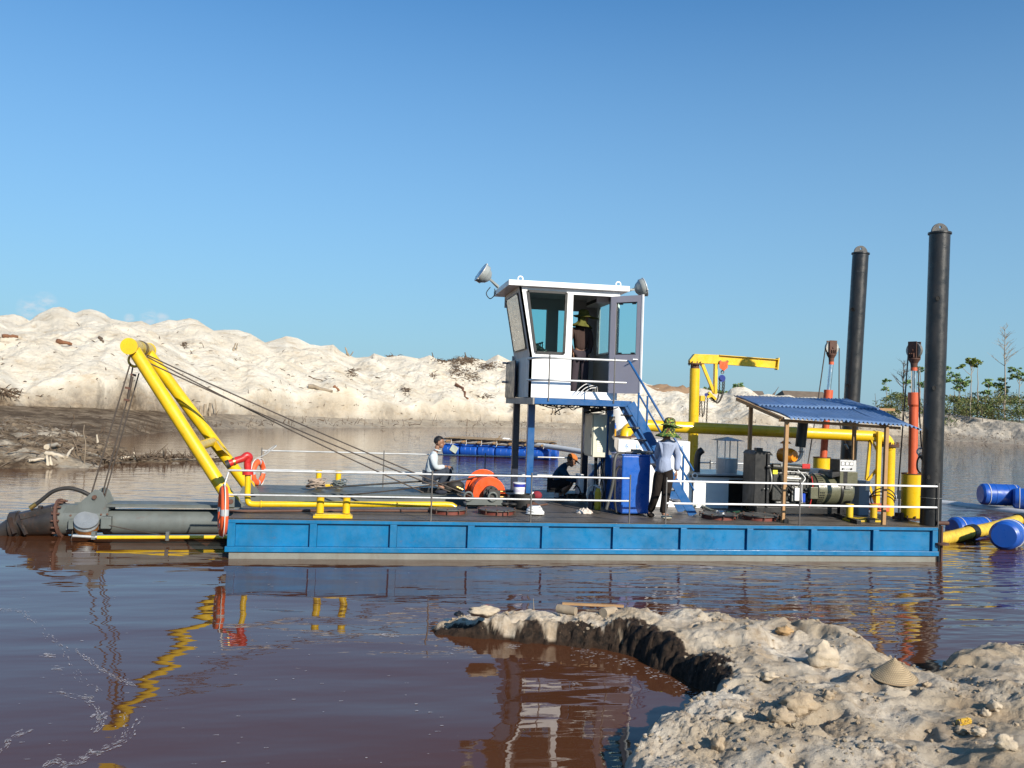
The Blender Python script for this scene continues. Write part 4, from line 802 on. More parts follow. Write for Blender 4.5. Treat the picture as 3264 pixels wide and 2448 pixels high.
# opened door: hinge at the right jamb, swung out towards the viewer and right
dh = Vector((dX1+0.01, cy0-0.02, 0)); de = P(2046, 1100, cy0-0.50); dv = Vector((de.x-dh.x, -0.48, 0)); dn = Vector((dv.y, -dv.x, 0)).normalized()
du = lambda u, z: dh+dv*u+Vector((0, 0, z))
D0, D1, dw0, dw1 = dzb-0.01, dzt-0.005, P(1985, 1130, cy0-.3).z, P(1985, 962, cy0-.3).z
m_door = paint('door_inner_lilac', (0.33, 0.32, 0.38), rough=0.5, dirt=0.1, var=0.04)
dm = MB()
for a, c_, z0, z1 in ((0, 1, D0, dw0), (0, 1, dw1, D1), (0, 0.17, dw0, dw1), (0.84, 1, dw0, dw1)): dm.prism([du(a, z0), du(c_, z0), du(c_, z1), du(a, z1)], dn*0.03)
dr_ = dm.build('door', m_door, cab)
MB().prism([du(0.985, D0-0.01), du(1.03, D0-0.01), du(1.03, D1+.01), du(0.985, D1+.01)], dn*0.034-Vector((0, 0.002, 0))).build('door_edge', m_white, dr_)
MB().prism([du(0.17, dw0), du(.84, dw0), du(.84, dw1), du(.17, dw1)], dn*0.006).build('door_pane', m_gl, dr_)
e_ = MB()
for a, c_ in ((du(.17, dw0), du(.84, dw0)), (du(.84, dw0), du(.84, dw1)), (du(.84, dw1), du(.17, dw1)), (du(.17, dw1), du(.17, dw0))): e_.beam(a, c_, 0.03, 0.035)
for u_ in (0.30, 0.72):
    for zz_ in (dw0+0.02, dw1-0.02): e_.obox(du(u_, zz_), (0.07, 0.035, 0.04), rz=math.atan2(dv.y, dv.x))
e_.build('door_window_rubber', m_black_trim, dr_)
hp = du(0.92, dw0-0.09); MB().obox(hp, (0.07, 0.04, 0.09), rz=math.atan2(dv.y, dv.x)).tube(hp, hp-Vector((0.12, 0.02, 0.0)), 0.012, n=6).build('door_handle', m_white, dr_)
# cabin inside: air conditioner, console, chair back, loose cables
ac = root('air_conditioner', (br-0.12, cy1-0.6, P(1900, 975, cy1-.5).z-.1), 'white wall air conditioner high inside the cabin doorway', 'air conditioner')
az_ = P(1900, 960, cy1-.5).z
MB().box(br-T-0.26, br-T-0.01, cy0+0.5, cy0+1.35, az_-0.12, az_+0.12).build('ac_body', m_white, ac, bevel=0.03)
MB().box(br-T-0.265, br-T-0.255, cy0+0.55, cy0+1.3, az_-0.09, az_-0.03).build('ac_vent', m_black, ac)
con = root('control_desk', (bl+0.25, cy0+0.8, cbz+.03), 'pale control desk with levers behind the cabin window', 'control desk')
dz0 = wzb+0.03
MB().prism([(bl+0.06, cy0+0.2, cbz+.03), (bl+0.42, cy0+0.2, cbz+.03), (bl+0.42, cy0+0.2, dz0-0.02), (bl+0.20, cy0+0.2, dz0+0.12), (bl+0.03, cy0+0.2, dz0+0.22)], (0, 1.0, 0)).build('desk_body', paint('pale_green_panel', (0.50, 0.56, 0.46), rough=0.5, dirt=0.1), con)
for k in range(3): MB().tube((bl+0.30, cy0+0.3+k*.2, dz0+0.02), (bl+0.28, cy0+0.3+k*.2, dz0+0.16), 0.01, n=6).ball((bl+0.28, cy0+0.3+k*.2, dz0+0.17), 0.022).build('lever', m_black, con)
wr = MB()
for k in range(3): wr.path(spline([P(1838+k*14, 1249, 1.9), P(1850+k*16, 1236+k, 1.92), P(1870+k*14, 1224+6*k, 1.95), P(1890+k*6, 1232, 2.1), P(1888+k*8, 1250, 2.2)], 6), 0.008, 6)
tag(wr.build('loose_cables', m_wrope), 'pale loose cables curling over the cabin doorstep', 'cables')

# floodlights at the roof corners
m_lamp = paint('lamp_grey_enamel', (0.30, 0.32, 0.31), rough=0.3, dirt=0.1, coat=0.4)
def flood(c, axis, R, label, br_to):
    k = root('floodlight', Vector(c)-Vector((0, 0, R)), label, 'floodlight', 'floodlights on the cabin roof')
    ax = Vector(axis).normalized()
    MB().lathe([(R, 0), (R*0.98, -0.06*R/.12), (R*0.86, -0.55*R), (R*0.62, -0.9*R), (R*0.32, -1.1*R), (0.0, -1.15*R)], c, ax, n=28, smooth='all').build('lamp_bowl', m_lamp, k)
    MB().torus(c, R, 0.012, ax, 28, 8).build('rim', m_galv, k)
    MB().lathe([(R*0.97, 0.004), (0.0, 0.03)], c, ax, n=28).build('lamp_glass', paint('lamp_glass_grey', (0.10, 0.11, 0.12), rough=0.1, dirt=0, bump=0, coat=1), k)
    b_ = Vector(c)-ax*R*0.95; MB().beam(b_, Vector(br_to), 0.06, 0.035).beam(b_+Vector((0, .06, .02)), Vector(br_to)+Vector((0, .05, -.02)), 0.02, 0.05).build('bracket', m_lamp, k)
    for a in (0.4, 2.2, 4.1):
        d, u, v = basis(ax); MB().ball(Vector(c)+(u*math.cos(a)+v*math.sin(a))*(R+0.012), 0.018, 8).build('clip', m_galv, k)
    return k
fc = P(1533, 868, cy1-0.1); flood(fc+Vector((0, 0, 0.0)), (-0.80, -0.10, 0.50), 0.20, 'round grey floodlight on a bracket at the left roof corner tilted up', P(1590, 914, cy1-0.1))
fc = P(2055, 915, cy1+0.1); flood(fc, (0.90, -0.1, 0.30), 0.19, 'round grey floodlight behind the right roof corner above the door', P(1992, 925, cy1+.1))
tag(MB().path(spline([P(1563, 915, cy1-.1), P(1550, 935, cy1-.1), P(1562, 952, cy1-.1), P(1576, 940, cy1-.1), P(1577, 920, cy1-.1)], 6), 0.010, 6).build('lamp_cable', m_rubber), 'black cable looping under the left roof floodlight', 'cable')

# ================================================================ ELECTRICAL CABINET, TANK, SIGN BOX, ENGINE HOUSE
m_cream = paint('cabinet_cream', (0.60, 0.59, 0.47), rough=0.4, dirt=0.12, dirtcol=(0.3, 0.25, 0.2), var=0.04)
ey = 1.95; ex0 = P(1893, 1330, ey).x; ex1 = P(1936, 1330, ey).x; ez1 = P(1893, 1320, ey).z; ez0 = P(1893, 1457, ey).z
ec = root('electrical_cabinet', ((ex0+ex1)/2, ey+.3, ez0), 'cream electrical cabinet with louvres mounted beside the right platform post', 'cabinet')
MB().box(ex0, ex1, ey, ey+0.62, ez0, ez1).build('cabinet_box', m_cream, ec, bevel=0.006)
MB().box(ex0-0.018, ex0-0.002, ey+0.03, ey+0.60, ez0+0.03, ez1-0.02).build('cabinet_door', m_cream, ec, bevel=0.003)
MB().box(ex0-0.03, ex0-0.018, ey+0.06, ey+0.09, (ez0+ez1)/2-0.04, (ez0+ez1)/2+0.03).build('door_lock', m_black, ec)
for k in range(16):
    z_ = ez0+0.10+k*0.036; MB().prism([(ex0+0.07, ey-0.001, z_), (ex0+0.17, ey-0.001, z_), (ex0+0.17, ey-0.010, z_+0.004), (ex0+0.07, ey-0.010, z_+0.004)], (0, 0.004, 0.012)).build('louvre', m_cream, ec)
MB().box(ex1+0.02, ex1+0.12, ey-0.1, ey-0.04, ez0+0.05, ez1-0.03).build('side_box', m_steel, ec, bevel=0.004)
wr = MB()
for k in range(9):
    x_ = P(1898+k*5, 1460, ey+.1).x; wr.path(spline([(x_, ey+.15+.03*(k % 3), ez0), (x_+random.uniform(-.03, .03), ey+.15, ez0-0.3), (x_+random.uniform(-.06, .04), ey+.1, DZ+0.35), (x_-random.uniform(0.0, .15), ey, DZ+0.03)], 5), random.choice((0.008, 0.012, 0.014)), 6)
tag(wr.build('cabinet_cables', m_rubber), 'bundle of black cables dropping from the cream cabinet to the deck', 'cables')
wr = MB(); cc = P(1890, 1575, 1.9)
for k in range(4): wr.path([cc+Vector((0.12*math.cos(a)+.02*k, 0.02*k, 0.16*math.sin(a))) for a in [2*math.pi*i/18 for i in range(15+k)]], 0.008, 6)
tag(wr.build('coiled_cable', m_wrope), 'loosely coiled pale cable hanging below the cream cabinet', 'cable')
wr = MB()
for k in range(8): wr.torus((P(1895, 1308, ey+.3).x+random.uniform(-.05, .08), ey+.3, ez1+0.03+k*0.012), 0.15+random.uniform(-.04, .05), 0.008, (random.uniform(-.15, .15), random.uniform(-.15, .15), 1), 24, 5)
tag(wr.build('cable_coil', m_rubber), 'black cable coil resting on top of the cream cabinet', 'cable coil')

ty = 1.0; tx0 = P(1981, 1560, ty).x; tx1 = P(2072, 1560, ty).x; tz1 = P(2000, 1452, ty).z
tk = root('hydraulic_tank', ((tx0+tx1)/2, ty+.35, DZ), 'tall blue hydraulic oil tank beside the standing man', 'tank')
tm = MB().box(tx0, tx1, ty, ty+0.72, DZ+0.03, tz1).build('tank_body', m_tank, tk, bevel=0.025)
MB().box(tx0-0.015, tx1+0.015, ty-0.012, ty+0.73, tz1, tz1+0.018).build('tank_lid', m_tank, tk, bevel=0.004)
MB().lathe([(0.13, 0.018), (0.13, 0.04), (0, 0.045)], (tx0+.22, ty+.3, tz1), n=20).build('lid_flange', m_black, tk)
MB().obox(((tx0+tx1)/2+.08, ty+.3, tz1+.06), (0.16, 0.14, 0.07)).tube(((tx0+tx1)/2+.08, ty+.3, tz1+.06), ((tx0+tx1)/2+.23, ty+.2, tz1+.04), .03, n=8).tube((tx0+.12, ty+.2, tz1+.04), (tx0+.3, ty+.15, tz1+.05), .02, n=8).build('valve_block', m_steel, tk, bevel=0.004)
MB().path(spline([(tx0+.05, ty+.1, tz1+.03), (tx0-.08, ty+.05, tz1+.02), (tx0-.14, ty, tz1-.12), (tx0-.16, ty, tz1-.5), (tx0-.26, ty, DZ+.1)], 6), 0.028, 10).build('suction_hose', paint('grey_hose', (0.07, 0.07, 0.065), rough=0.5), tk)
MB().path(spline([(tx0-.02, ty+.1, tz1-.2), (tx0-.10, ty+.02, tz1-.3), (tx0-.12, ty, tz1-.7), (tx0-.08, ty, DZ+.05)], 6), 0.02, 8).build('return_hose', m_rubber, tk)
bt_ = root('oil_bottle', P(1957, 1392, 2.6), 'clear bottle of yellow oil with a blue cap on the white box', 'bottle')
bq = P(1958, 1390, 2.5)
MB().lathe([(0.0, 0), (0.035, 0), (0.036, 0.14), (0.0, 0.14)], bq, n=14).build('oil', paint('yellow_oil', (0.55, 0.28, 0.02), rough=0.2, dirt=0, bump=0), bt_)
MB().lathe([(0.036, 0.14), (0.034, 0.2), (0.02, 0.21), (0.02, 0.25), (0.0, 0.25)], bq, n=14).build('cap', m_tank, bt_)

# white box with lettering
hy = 2.3; sx0 = P(1971, 1420, hy).x; sx1 = P(2200, 1420, hy).x; sz1 = P(2100, 1405, hy).z
sb = root('pump_box', ((sx0+sx1)/2, hy+.5, DZ), 'white steel box with blue Chinese and English lettering behind the stair', 'machine box')
MB().box(sx0, sx1, hy, hy+0.95, DZ, sz1).build('box_body', m_white, sb, bevel=0.008)
m_let = paint('blue_lettering', (0.02, 0.22, 0.55), rough=0.5, dirt=0, bump=0, var=0)
def letters(txt, px, py, Y, hpx, parent, name='lettering', mat=None, sx=1.0, depth=0.002, rot=None):
    fc_ = bpy.data.curves.new('txt', 'FONT'); fc_.body = txt; fc_.size = 1; fc_.resolution_u = 3
    o = bpy.data.objects.new('txt', fc_); COL.objects.link(o); bpy.context.view_layer.update()
    me = bpy.data.meshes.new_from_object(o.evaluated_get(bpy.context.evaluated_depsgraph_get())); bpy.data.objects.remove(o)
    if not len(me.vertices): return
    a = np.array([v.co[:] for v in me.vertices]); h = a[:, 1].max()-a[:, 1].min()
    p = P(px, py, Y); q = P(px, py-hpx, Y); s = (q.z-p.z)/h
    mb = MB(); x0, z0 = a[:, 0].min(), a[:, 1].min()
    mb.add([(p.x+(v[0]-x0)*s*sx, Y, p.z+(v[1]-z0)*s) for v in a], [list(f.vertices) for f in me.polygons])
    return mb.build(name, mat or m_let, parent)
letters('永', 1990, 1430, hy-.003, 16, sb); letters('利', 2025, 1432, hy-.003, 17, sb); letters('机', 2122, 1435, hy-.003, 17, sb); letters('械', 2162, 1437, hy-.003, 17, sb)
letters('Mining', 2034, 1450, hy-.003, 11, sb); letters('Machinery', 2112, 1453, hy-.003, 12, sb)
MB().lathe([(0.21, 0), (0.21, 0.03), (0.16, 0.03)], P(1993, 1394, 3.0)+Vector((0, 0, -.0)), n=24).build('pipe_flange', m_rust, sb)
MB().box(P(1956, 1400, hy).x, sx0-.003, hy+.02, hy+.8, DZ, P(1960, 1395, hy).z).build('side_casing', paint('scuffed_steel_sheet', (0.36, 0.33, 0.30), rough=0.5, dirt=0.6, rust=0.3), sb, bevel=0.004)
wc_ = P(1985, 1350, 4.0)
tag(MB().lathe([(0.0, -0.45), (0.33, -0.45), (0.36, -0.2), (0.36, 0.28), (0.28, 0.42), (0.0, 0.48)], wc_, n=32).build('white_drum', m_white), 'round white drum standing behind the yellow pipe elbow', 'drum')

ex1_ = P(2423, 1520, hy).x; ez_ = P(2300, 1517, hy).z
eh = root('engine_house', ((sx1+ex1_)/2, hy+.6, DZ), 'low white engine housing with grey top between stair and generator', 'engine housing')
eb = MB(); xo = [sx1+0.004, P(2210, 1560, hy).x, P(2322, 1560, hy).x, ex1_]
eb.box(xo[0], xo[1]-0.02, hy+0.02, hy+0.05, DZ, ez_).box(xo[1]+0.0, xo[2], hy, hy+0.03, DZ, ez_-0.002)
eb.box(xo[2]+0.003, xo[3], hy+0.02, hy+0.05, ez_-0.07, ez_-.003).box(xo[0], xo[3], hy+1.25, hy+1.28, DZ, ez_).box(xo[3]+.002, xo[3]+0.03, hy+0.02, hy+1.28, DZ, ez_-.001)
eb.build('house_wall', m_white, eh)
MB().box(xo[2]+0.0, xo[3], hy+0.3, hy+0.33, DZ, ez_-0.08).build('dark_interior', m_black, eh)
m_gtop = paint('grey_white_top', (0.42, 0.43, 0.44), rough=0.35, dirt=0.4, dirtcol=(0.2, 0.18, 0.16), coat=0.2)
MB().box(xo[0]-0.0, xo[3]+0.04, hy-0.03, hy+1.3, ez_+0.004, ez_+0.03).build('top_plate', m_gtop, eh, bevel=0.004)
MB().box(xo[0], xo[3]+0.02, hy-0.034, hy-0.031, ez_-0.025, ez_+0.002).build('black_seal', m_black, eh)
q_ = P(2215, 1516, hy-.06); MB().torus(q_, 0.045, 0.012, (0.2, 1, 0), 20, 8).build('lifting_eye', m_white, eh)
ex_ = P(2222, 1485, hy+.5); MB().path(spline([(ex_.x, hy+.5, ez_), (ex_.x, hy+.5, ez_+0.28), (ex_.x+0.03, hy+.5, ez_+0.40), (ex_.x+0.10, hy+.5, ez_+0.46)], 6), [0.062]*12+[0.068]*7, 14).build('exhaust_stub', m_black, eh)
tag(MB().path(spline([Q(2180, 1625, DZ+.03), Q(2230, 1612, DZ+.03), Q(2290, 1633, DZ+.03), Q(2350, 1632, DZ+.03), Q(2400, 1622, DZ+.03)], 6), 0.025, 8).build('green_hose', paint('dark_green_hose', (0.02, 0.06, 0.04), rough=0.35, dirt=0.2)), 'dark green hose lying on deck in front of the engine housing', 'hose')
# vent with little roof
vq = P(2316, 1505, hy+.55); vt = root('roofed_vent', (vq.x, hy+.55, ez_+.03), 'grey round vent with a small flat canopy on thin legs', 'vent')
vr = 0.2; zt1 = P(2316, 1462, hy+.55).z; zt2 = P(2316, 1404, hy+.55).z
MB().lathe([(vr, 0), (vr, zt1-ez_-.03), (vr-.01, zt1-ez_-.03), (vr-.01, 0)], (vq.x, hy+.55, ez_+.03), n=28).build('vent_drum', m_gtop, vt)
MB().lathe([(0, 0), (vr+.01, 0), (vr+.01, 0.01), (0, .012)], (vq.x, hy+.55, zt1), n=28).build('vent_lid', m_gtop, vt)
for a in (0.9, 2.5, 4.1, 5.7): MB().tube((vq.x+vr*math.cos(a), hy+.55+vr*math.sin(a), ez_+.1), (vq.x+vr*math.cos(a), hy+.55+vr*math.sin(a), zt2), 0.012, n=6).build('leg', m_galv, vt)
MB().add([(vq.x-.25, hy+.3, zt2), (vq.x+.27, hy+.3, zt2-.0), (vq.x+.27, hy+.8, zt2), (vq.x-.25, hy+.8, zt2), (vq.x, hy+.55, zt2+.075)], [(0, 1, 4), (1, 2, 4), (2, 3, 4), (3, 0, 4), (3, 2, 1, 0)]).build('canopy', m_gtop, vt)
# ================================================================ DISCHARGE PIPE
dy = 3.55
dp = root('discharge_pipe', (P(2430, 1560, dy).x, dy, DZ), 'thick yellow discharge pipe crossing high over the deck and turning down at the stern', 'pipe')
A_ = P(2062, 1357, dy); B_ = P(2745, 1386, dy); pr = 0.118
pts = spline([P(1993, 1398, dy-.35), P(1996, 1378, dy-.3), P(2015, 1362, dy-.2), P(2048, 1356, dy), P(2090, 1357, dy)], 7)
MB().path(pts, pr, 20).build('inlet_elbow', m_yel, dp)
C1 = P(2790, 1391, dy); MB().tube(P(2085, 1357.5, dy), C1, pr, n=28).build('pipe_run', m_yel, dp)
dn_ = P(2836, 1440, dy)
MB().path(spline([P(2782, 1390, dy), P(2800, 1391.5, dy), P(2822, 1400, dy), P(2834, 1418, dy), P(2838, 1432, dy)], 7), pr+.001, 20).build('stern_elbow', m_yel, dp)
for x_, y_ in ((2560, 1376), (2785, 1390)): MB().torus(P(x_, y_, dy), pr, 0.007, (1, 0, 0), 28, 6).build('weld_bead', m_rust, dp)
f_ = P(2838, 1417, dy); fz = P(2838, 1418, dy)
MB().lathe([(0, -0.02), (0.18, -0.02), (0.18, 0.0), (0, 0)], P(2838, 1416, dy), n=28).lathe([(0, -0.02), (0.18, -0.02), (0.18, 0.0), (0, 0)], P(2838, 1420, dy), n=28).build('pipe_flange', m_rust, dp)
for k in range(12):
    a = 2*math.pi*k/12; c_ = P(2838, 1418, dy)+Vector((math.cos(a)*.155, math.sin(a)*.155, 0)); MB().tube(c_-Vector((0, 0, .05)), c_+Vector((0, 0, .06)), 0.012, n=6).build('flange_bolt', m_rust, dp)
MB().tube(P(2838, 1419, dy), Vector((P(2838, 1419, dy).x, dy, -0.4)), 0.105, n=26).build('down_pipe', m_yel, dp)
sx_ = P(2800, 1500, dy-.1).x
st = MB(); ta = P(2800, 1378, dy-.16); 
MB().beam(P(2803, 1376, dy-.2), P(2795, 1622, dy-.2), 0.07, 0.09).build('stand_post', m_yel, dp, bevel=0.004)
MB().beam(P(2774, 1402, dy-.05), P(2762, 1530, dy-.05), 0.06, 0.06).build('stand_post', m_yel, dp, bevel=0.004)
MB().beam(P(2778, 1402, dy-.1), P(2802, 1450, dy-.15), 0.035, 0.04).build('stand_brace', m_yel, dp)
MB().beam(P(2768, 1530, dy-.1), P(2800, 1488, dy-.15), 0.04, 0.05).build('stand_brace', m_yel, dp)
MB().beam(P(2764, 1530, dy-.1), P(2797, 1620, dy-.15), 0.05, 0.05).build('stand_brace', m_yel, dp)
MB().beam(P(2766, 1396, dy-.06), P(2804, 1400, dy-.18), 0.05, 0.06).build('stand_head', m_yel, dp)
MB().obox(P(2797, 1617, dy-.35), (0.34, 0.34, 0.14)).build('stand_foot', m_redlead, dp, bevel=0.01)

# ================================================================ JIB CRANE + CHAIN HOIST
jy_ = 4.15
jb_ = P(2207, 1500, jy_); jt = P(2215, 1175, jy_)
jc = root('jib_crane', (jb_.x, jy_, DZ), 'yellow swivelling jib crane with an I-beam arm behind the engine housing', 'crane')
MB().tube((jb_.x, jy_, DZ), jt, 0.108, 0.106, n=28).build('mast', m_yel, jc)
MB().tube(jt, P(2215, 1162, jy_), 0.09, n=24).build('swivel_neck', m_rust, jc)
MB().lathe([(0, 0), (0.15, 0), (0.15, 0.02), (0, 0.02)], P(2215, 1162, jy_), n=24).build('swivel_flange', m_rust, jc)
for k in range(8):
    a = 2*math.pi*k/8; c_ = P(2215, 1161, jy_)+Vector((.13*math.cos(a), .13*math.sin(a), 0)); MB().tube(c_-Vector((0, 0, .03)), c_+Vector((0, 0, .06)), .011, n=6).build('flange_bolt', m_rust, jc)
hz = [P(2200, 1157, jy_-.06), P(2200, 1147, jy_-.06), P(2215, 1128, jy_-.06), P(2292, 1131, jy_-.06), P(2292, 1160, jy_-.06)]
MB().prism(hz, (0, 0.13, 0)).build('jib_head', m_yel, jc, bevel=0.006)
b0_ = P(2290, 1146, jy_); b1_ = P(2477, 1160, jy_)
bh = 0.20
def ib(a, c_, w, h, t_=0.012):
    mb = MB(); up_ = Vector((0, 0, 1)); mb.beam(a, c_, 0.010, h-2*t_); mb.beam(a+up_*(h/2-t_/2), c_+up_*(h/2-t_/2), w, t_); mb.beam(a-up_*(h/2-t_/2), c_-up_*(h/2-t_/2), w, t_); return mb
ib(b0_, b1_, 0.12, bh).build('jib_beam', m_yel, jc)
MB().obox(b1_, (0.03, 0.14, 0.26), ry=0.08).build('end_stop', m_yel, jc, bevel=0.004)
MB().beam(P(2238, 1160, jy_), P(2276, 1252, jy_), 0.05, 0.06).build('jib_strut', m_yel, jc)
MB().beam(P(2281, 1160, jy_), P(2279, 1256, jy_), 0.10, 0.06).build('jib_strut', m_yel, jc)
MB().obox(P(2269, 1262, jy_), (0.22, 0.08, 0.05), ry=0.7).build('strut_knee', m_yel, jc)
ch = root('chain_hoist', P(2305, 1215, jy_-.12), 'orange trolley and blue chain block hanging from the jib beam with looped chains', 'chain hoist')
tq = P(2307, 1166, jy_-.10)
MB().prism([P(2294, 1152, jy_-.11), P(2320, 1152, jy_-.11), P(2320, 1172, jy_-.11), P(2308, 1182, jy_-.11), P(2294, 1172, jy_-.11)], (0, .02, 0)).build('trolley_plate', m_orange, ch, bevel=.003)
MB().prism([P(2294, 1152, jy_+.09), P(2320, 1152, jy_+.09), P(2320, 1172, jy_+.09), P(2308, 1182, jy_+.09), P(2294, 1172, jy_+.09)], (0, .02, 0)).build('trolley_plate', m_orange, ch, bevel=.003)
for x_ in (2296, 2318): MB().tube(P(x_, 1153, jy_-.09), P(x_, 1153, jy_-.04), .03, n=14).build('trolley_wheel', m_steel, ch)
MB().torus(P(2303, 1186, jy_), .03, .012, (0, 1, 0), 16, 6).build('hook', m_steel, ch)
m_hb = paint('hoist_blue', (0.05, 0.07, 0.30), rough=.35, dirt=.2)
MB().tube(P(2301, 1206, jy_-.08), P(2301, 1206, jy_+.08), .075, n=24).tube(P(2301, 1206, jy_-.10), P(2301, 1206, jy_-.08), .04, n=16).build('chain_block', m_hb, ch)
MB().obox(P(2238, 1270, jy_), (.10, .08, .12)).build('hook_block', m_yelold, ch, bevel=.01)
MB().tube(P(2251, 1258, jy_-.05), P(2251, 1258, jy_+.05), .035, n=16).build('chain_wheel', m_hb, ch)
MB().obox(P(2262, 1263, jy_-.03), (.13, .05, .05), ry=-.3).build('hook_arm', m_yel, ch)
m_chain = paint('dark_chain', (.06, .05, .04), rough=.5, metal=.4, dirt=.3, bump=0)
def chain(pts, link=.034, r=.0065):
    pts = [Vector(p) for p in pts]; mb = MB(); acc = 0; k = 0
    for i in range(len(pts)-1):
        a, b_ = pts[i], pts[i+1]; d = (b_-a); l_ = d.length; t_ = acc
        while t_ < l_:
            c_ = a+d*(t_/l_); dd, u, v = basis(d); ax = u if k % 2 else v; sd_ = dd.cross(ax)
            lp = [c_+dd*(.024*math.cos(q))+sd_*(.014*math.sin(q)) for q in [2*math.pi*j/8 for j in range(8)]]
            mb.path(lp+[lp[0]], r, 4, cap=False); t_ += link; k += 1
        acc = t_-l_
    return mb
chains = [spline([P(2294, 1210, jy_-.06), P(2292, 1250, jy_-.06), P(2284, 1278, jy_-.05), P(2270, 1276, jy_-.04), P(2258, 1262, jy_-.02)], 6),
          spline([P(2304, 1212, jy_-.04), P(2300, 1262, jy_-.04), P(2286, 1284, jy_), P(2272, 1272, jy_), P(2256, 1260, jy_)], 6),
          spline([P(2309, 1210, jy_), P(2306, 1250, jy_), P(2290, 1282, jy_+.02), P(2268, 1270, jy_+.02)], 6),
          [P(2231, 1278, jy_), P(2230, 1328, jy_)], [P(2236, 1280, jy_-.02), P(2239, 1330, jy_)], [P(2247, 1266, jy_), P(2244, 1318, jy_), P(2238, 1330, jy_)], [P(2255, 1268, jy_), P(2252, 1345, jy_)]]
for c_ in chains:
    o = chain(c_).build('chain', m_chain, ch); o['kind'] = 'stuff'

# ================================================================ CANOPY OVER THE GENERATOR
q00, q10, q01, q11 = P(2517, 1333, .10), P(2940, 1360, .10), P(2337, 1262, 2.62), P(2697, 1271, 2.62)
cn = root('canopy_shelter', ((q00.x+q10.x)/2, 1.2, DZ), 'blue corrugated lean-to roof on rough timber posts over the generator', 'canopy')
m_corr = paint('blue_corrugated_iron', (0.16, 0.26, 0.44), rough=.36, dirt=.45, dirtcol=(.30, .37, .48), var=.2, coat=.1, bump=.1)
nsh = 4
def roofpt(u, v): return (q00*(1-u)+q10*u)*(1-v)+(q01*(1-u)+q11*u)*v
for row, (v0, v1, lift) in enumerate(((0, .56, .0), (.52, 1.0, .018))):
    for s in range(nsh):
        u0 = s/nsh-.004*(s > 0); u1 = (s+1)/nsh+.004; nx, ny = 90, 6; vs = []
        for j in range(ny+1):
            for i in range(nx+1):
                u = u0+(u1-u0)*i/nx; v = v0+(v1-v0)*j/ny; p = roofpt(u, v)
                wv_ = .018*math.cos((u)*2*math.pi*31)+.004*math.sin(s*2.1+v*5)
                droop = -.07*max(0, (u-.86)/.14)**2*max(0, (.5-v)/.5) + .012*math.sin(v*9+s)
                vs.append((p.x, p.y, p.z+wv_+lift*(1-(v-v0)/(v1-v0))+.003*(s % 2)+droop))
        o = MB().add(vs, [(j*(nx+1)+i, j*(nx+1)+i+1, (j+1)*(nx+1)+i+1, (j+1)*(nx+1)+i) for j in range(ny) for i in range(nx)], True).build('roof_sheet', m_corr, cn, recalc=False)
        sd_ = o.modifiers.new('thickness', 'SOLIDIFY'); sd_.thickness = .002
def tpost(px, top, Y, w=.062, dzt=0.0):
    q_ = P(px, top, Y); u_ = (q_.x-q00.x)/(q10.x-q00.x); v_ = (Y-.1)/2.52; zt_ = roofpt(u_, v_).z-.07+dzt
    MB().beam((q_.x+.0, Y, DZ), (q_.x+.02, Y, zt_), w, w, up=(0, 1, 0)).build('timber_post', m_wood, cn, bevel=.003); return (q_.x, Y, zt_)
t1 = tpost(2503, 1400, .30); t2 = tpost(2822, 1400, .22); t3 = tpost(2388, 1400, 1.86); t4 = tpost(2720, 1400, 1.98); 
MB().beam((t1[0]-.05, .30, t1[2]+.02), (t3[0]-.05, 2.35, roofpt(.0, .98).z-.055), .05, .06).build('timber_rafter', m_wood, cn)
MB().beam((t2[0]+.05, .25, t2[2]+.02), (t2[0]-.0, 2.35, roofpt(.8, .98).z-.055), .05, .06).build('timber_rafter', m_wood, cn)
MB().beam((t1[0]-.1, .34, t1[2]-.0), (t2[0]+.3, .26, t2[2]-.01), .04, .05).build('timber_purlin', m_wood, cn)
MB().beam((t3[0]-.05, 1.9, t3[2]+.0), (t4[0]+.8, 1.9, t4[2]+.0), .04, .05).build('timber_purlin', m_wood, cn)

# ================================================================ GENERATOR SET
gy = 1.22
m_olive = paint('olive_green_enamel', (0.115, 0.115, 0.072), rough=.28, dirt=.12, dirtcol=(.05, .05, .04), var=.06, coat=.5)
m_iron = paint('engine_dark_iron', (.030, .032, .030), rough=.4, dirt=.5, dirtcol=(.12, .11, .09), var=.4, coat=.2, scale=3)
m_alu = paint('cast_aluminium', (.30, .30, .28), rough=.4, metal=.6, dirt=.5, dirtcol=(.08, .07, .06), scale=3)
gx0, gx1 = P(2412, 1600, gy).x, P(2702, 1600, gy).x
gs = root('generator_set', ((gx0+gx1)/2, gy+.35, DZ), 'skid-mounted diesel generator set with black radiator, orange air filter and olive alternator', 'generator')
fz0, fz1 = P(2600, 1638, gy).z, P(2600, 1618, gy).z
for yy in (gy, gy+.62): MB().box(gx0, gx1+.02, yy, yy+.06, fz0, fz1).build('skid_rail', m_black, gs, bevel=.006)
for x_ in (gx0+.1, gx1-.1): MB().box(x_, x_+.08, gy+.061, gy+.619, fz0, fz1-.01).build('skid_cross', m_black, gs)
for (pa, pb) in (((2478, 1640), (2520, 1670)), ((2662, 1645), (2745, 1671))):
    a = Q(*pa, DZ); b_ = Q(*pb, DZ); MB().beam(Vector((b_.x-.05, .22, DZ+.035)), Vector((a.x+.03, 1.7, DZ+.035)), .075, .068).build('base_tube', m_black, gs, bevel=.004)
def GX(px): return P(px, 1550, gy).x
def GZ(py, px=2560, Y=gy): return P(px, py, Y).z
rz1_ = GZ(1447, 2430); rx0, rx1 = GX(2404), GX(2462)
MB().box(rx0, rx1-.13, gy+.0, gy+.50, fz1, rz1_).build('radiator_core', m_black, gs, bevel=.01)
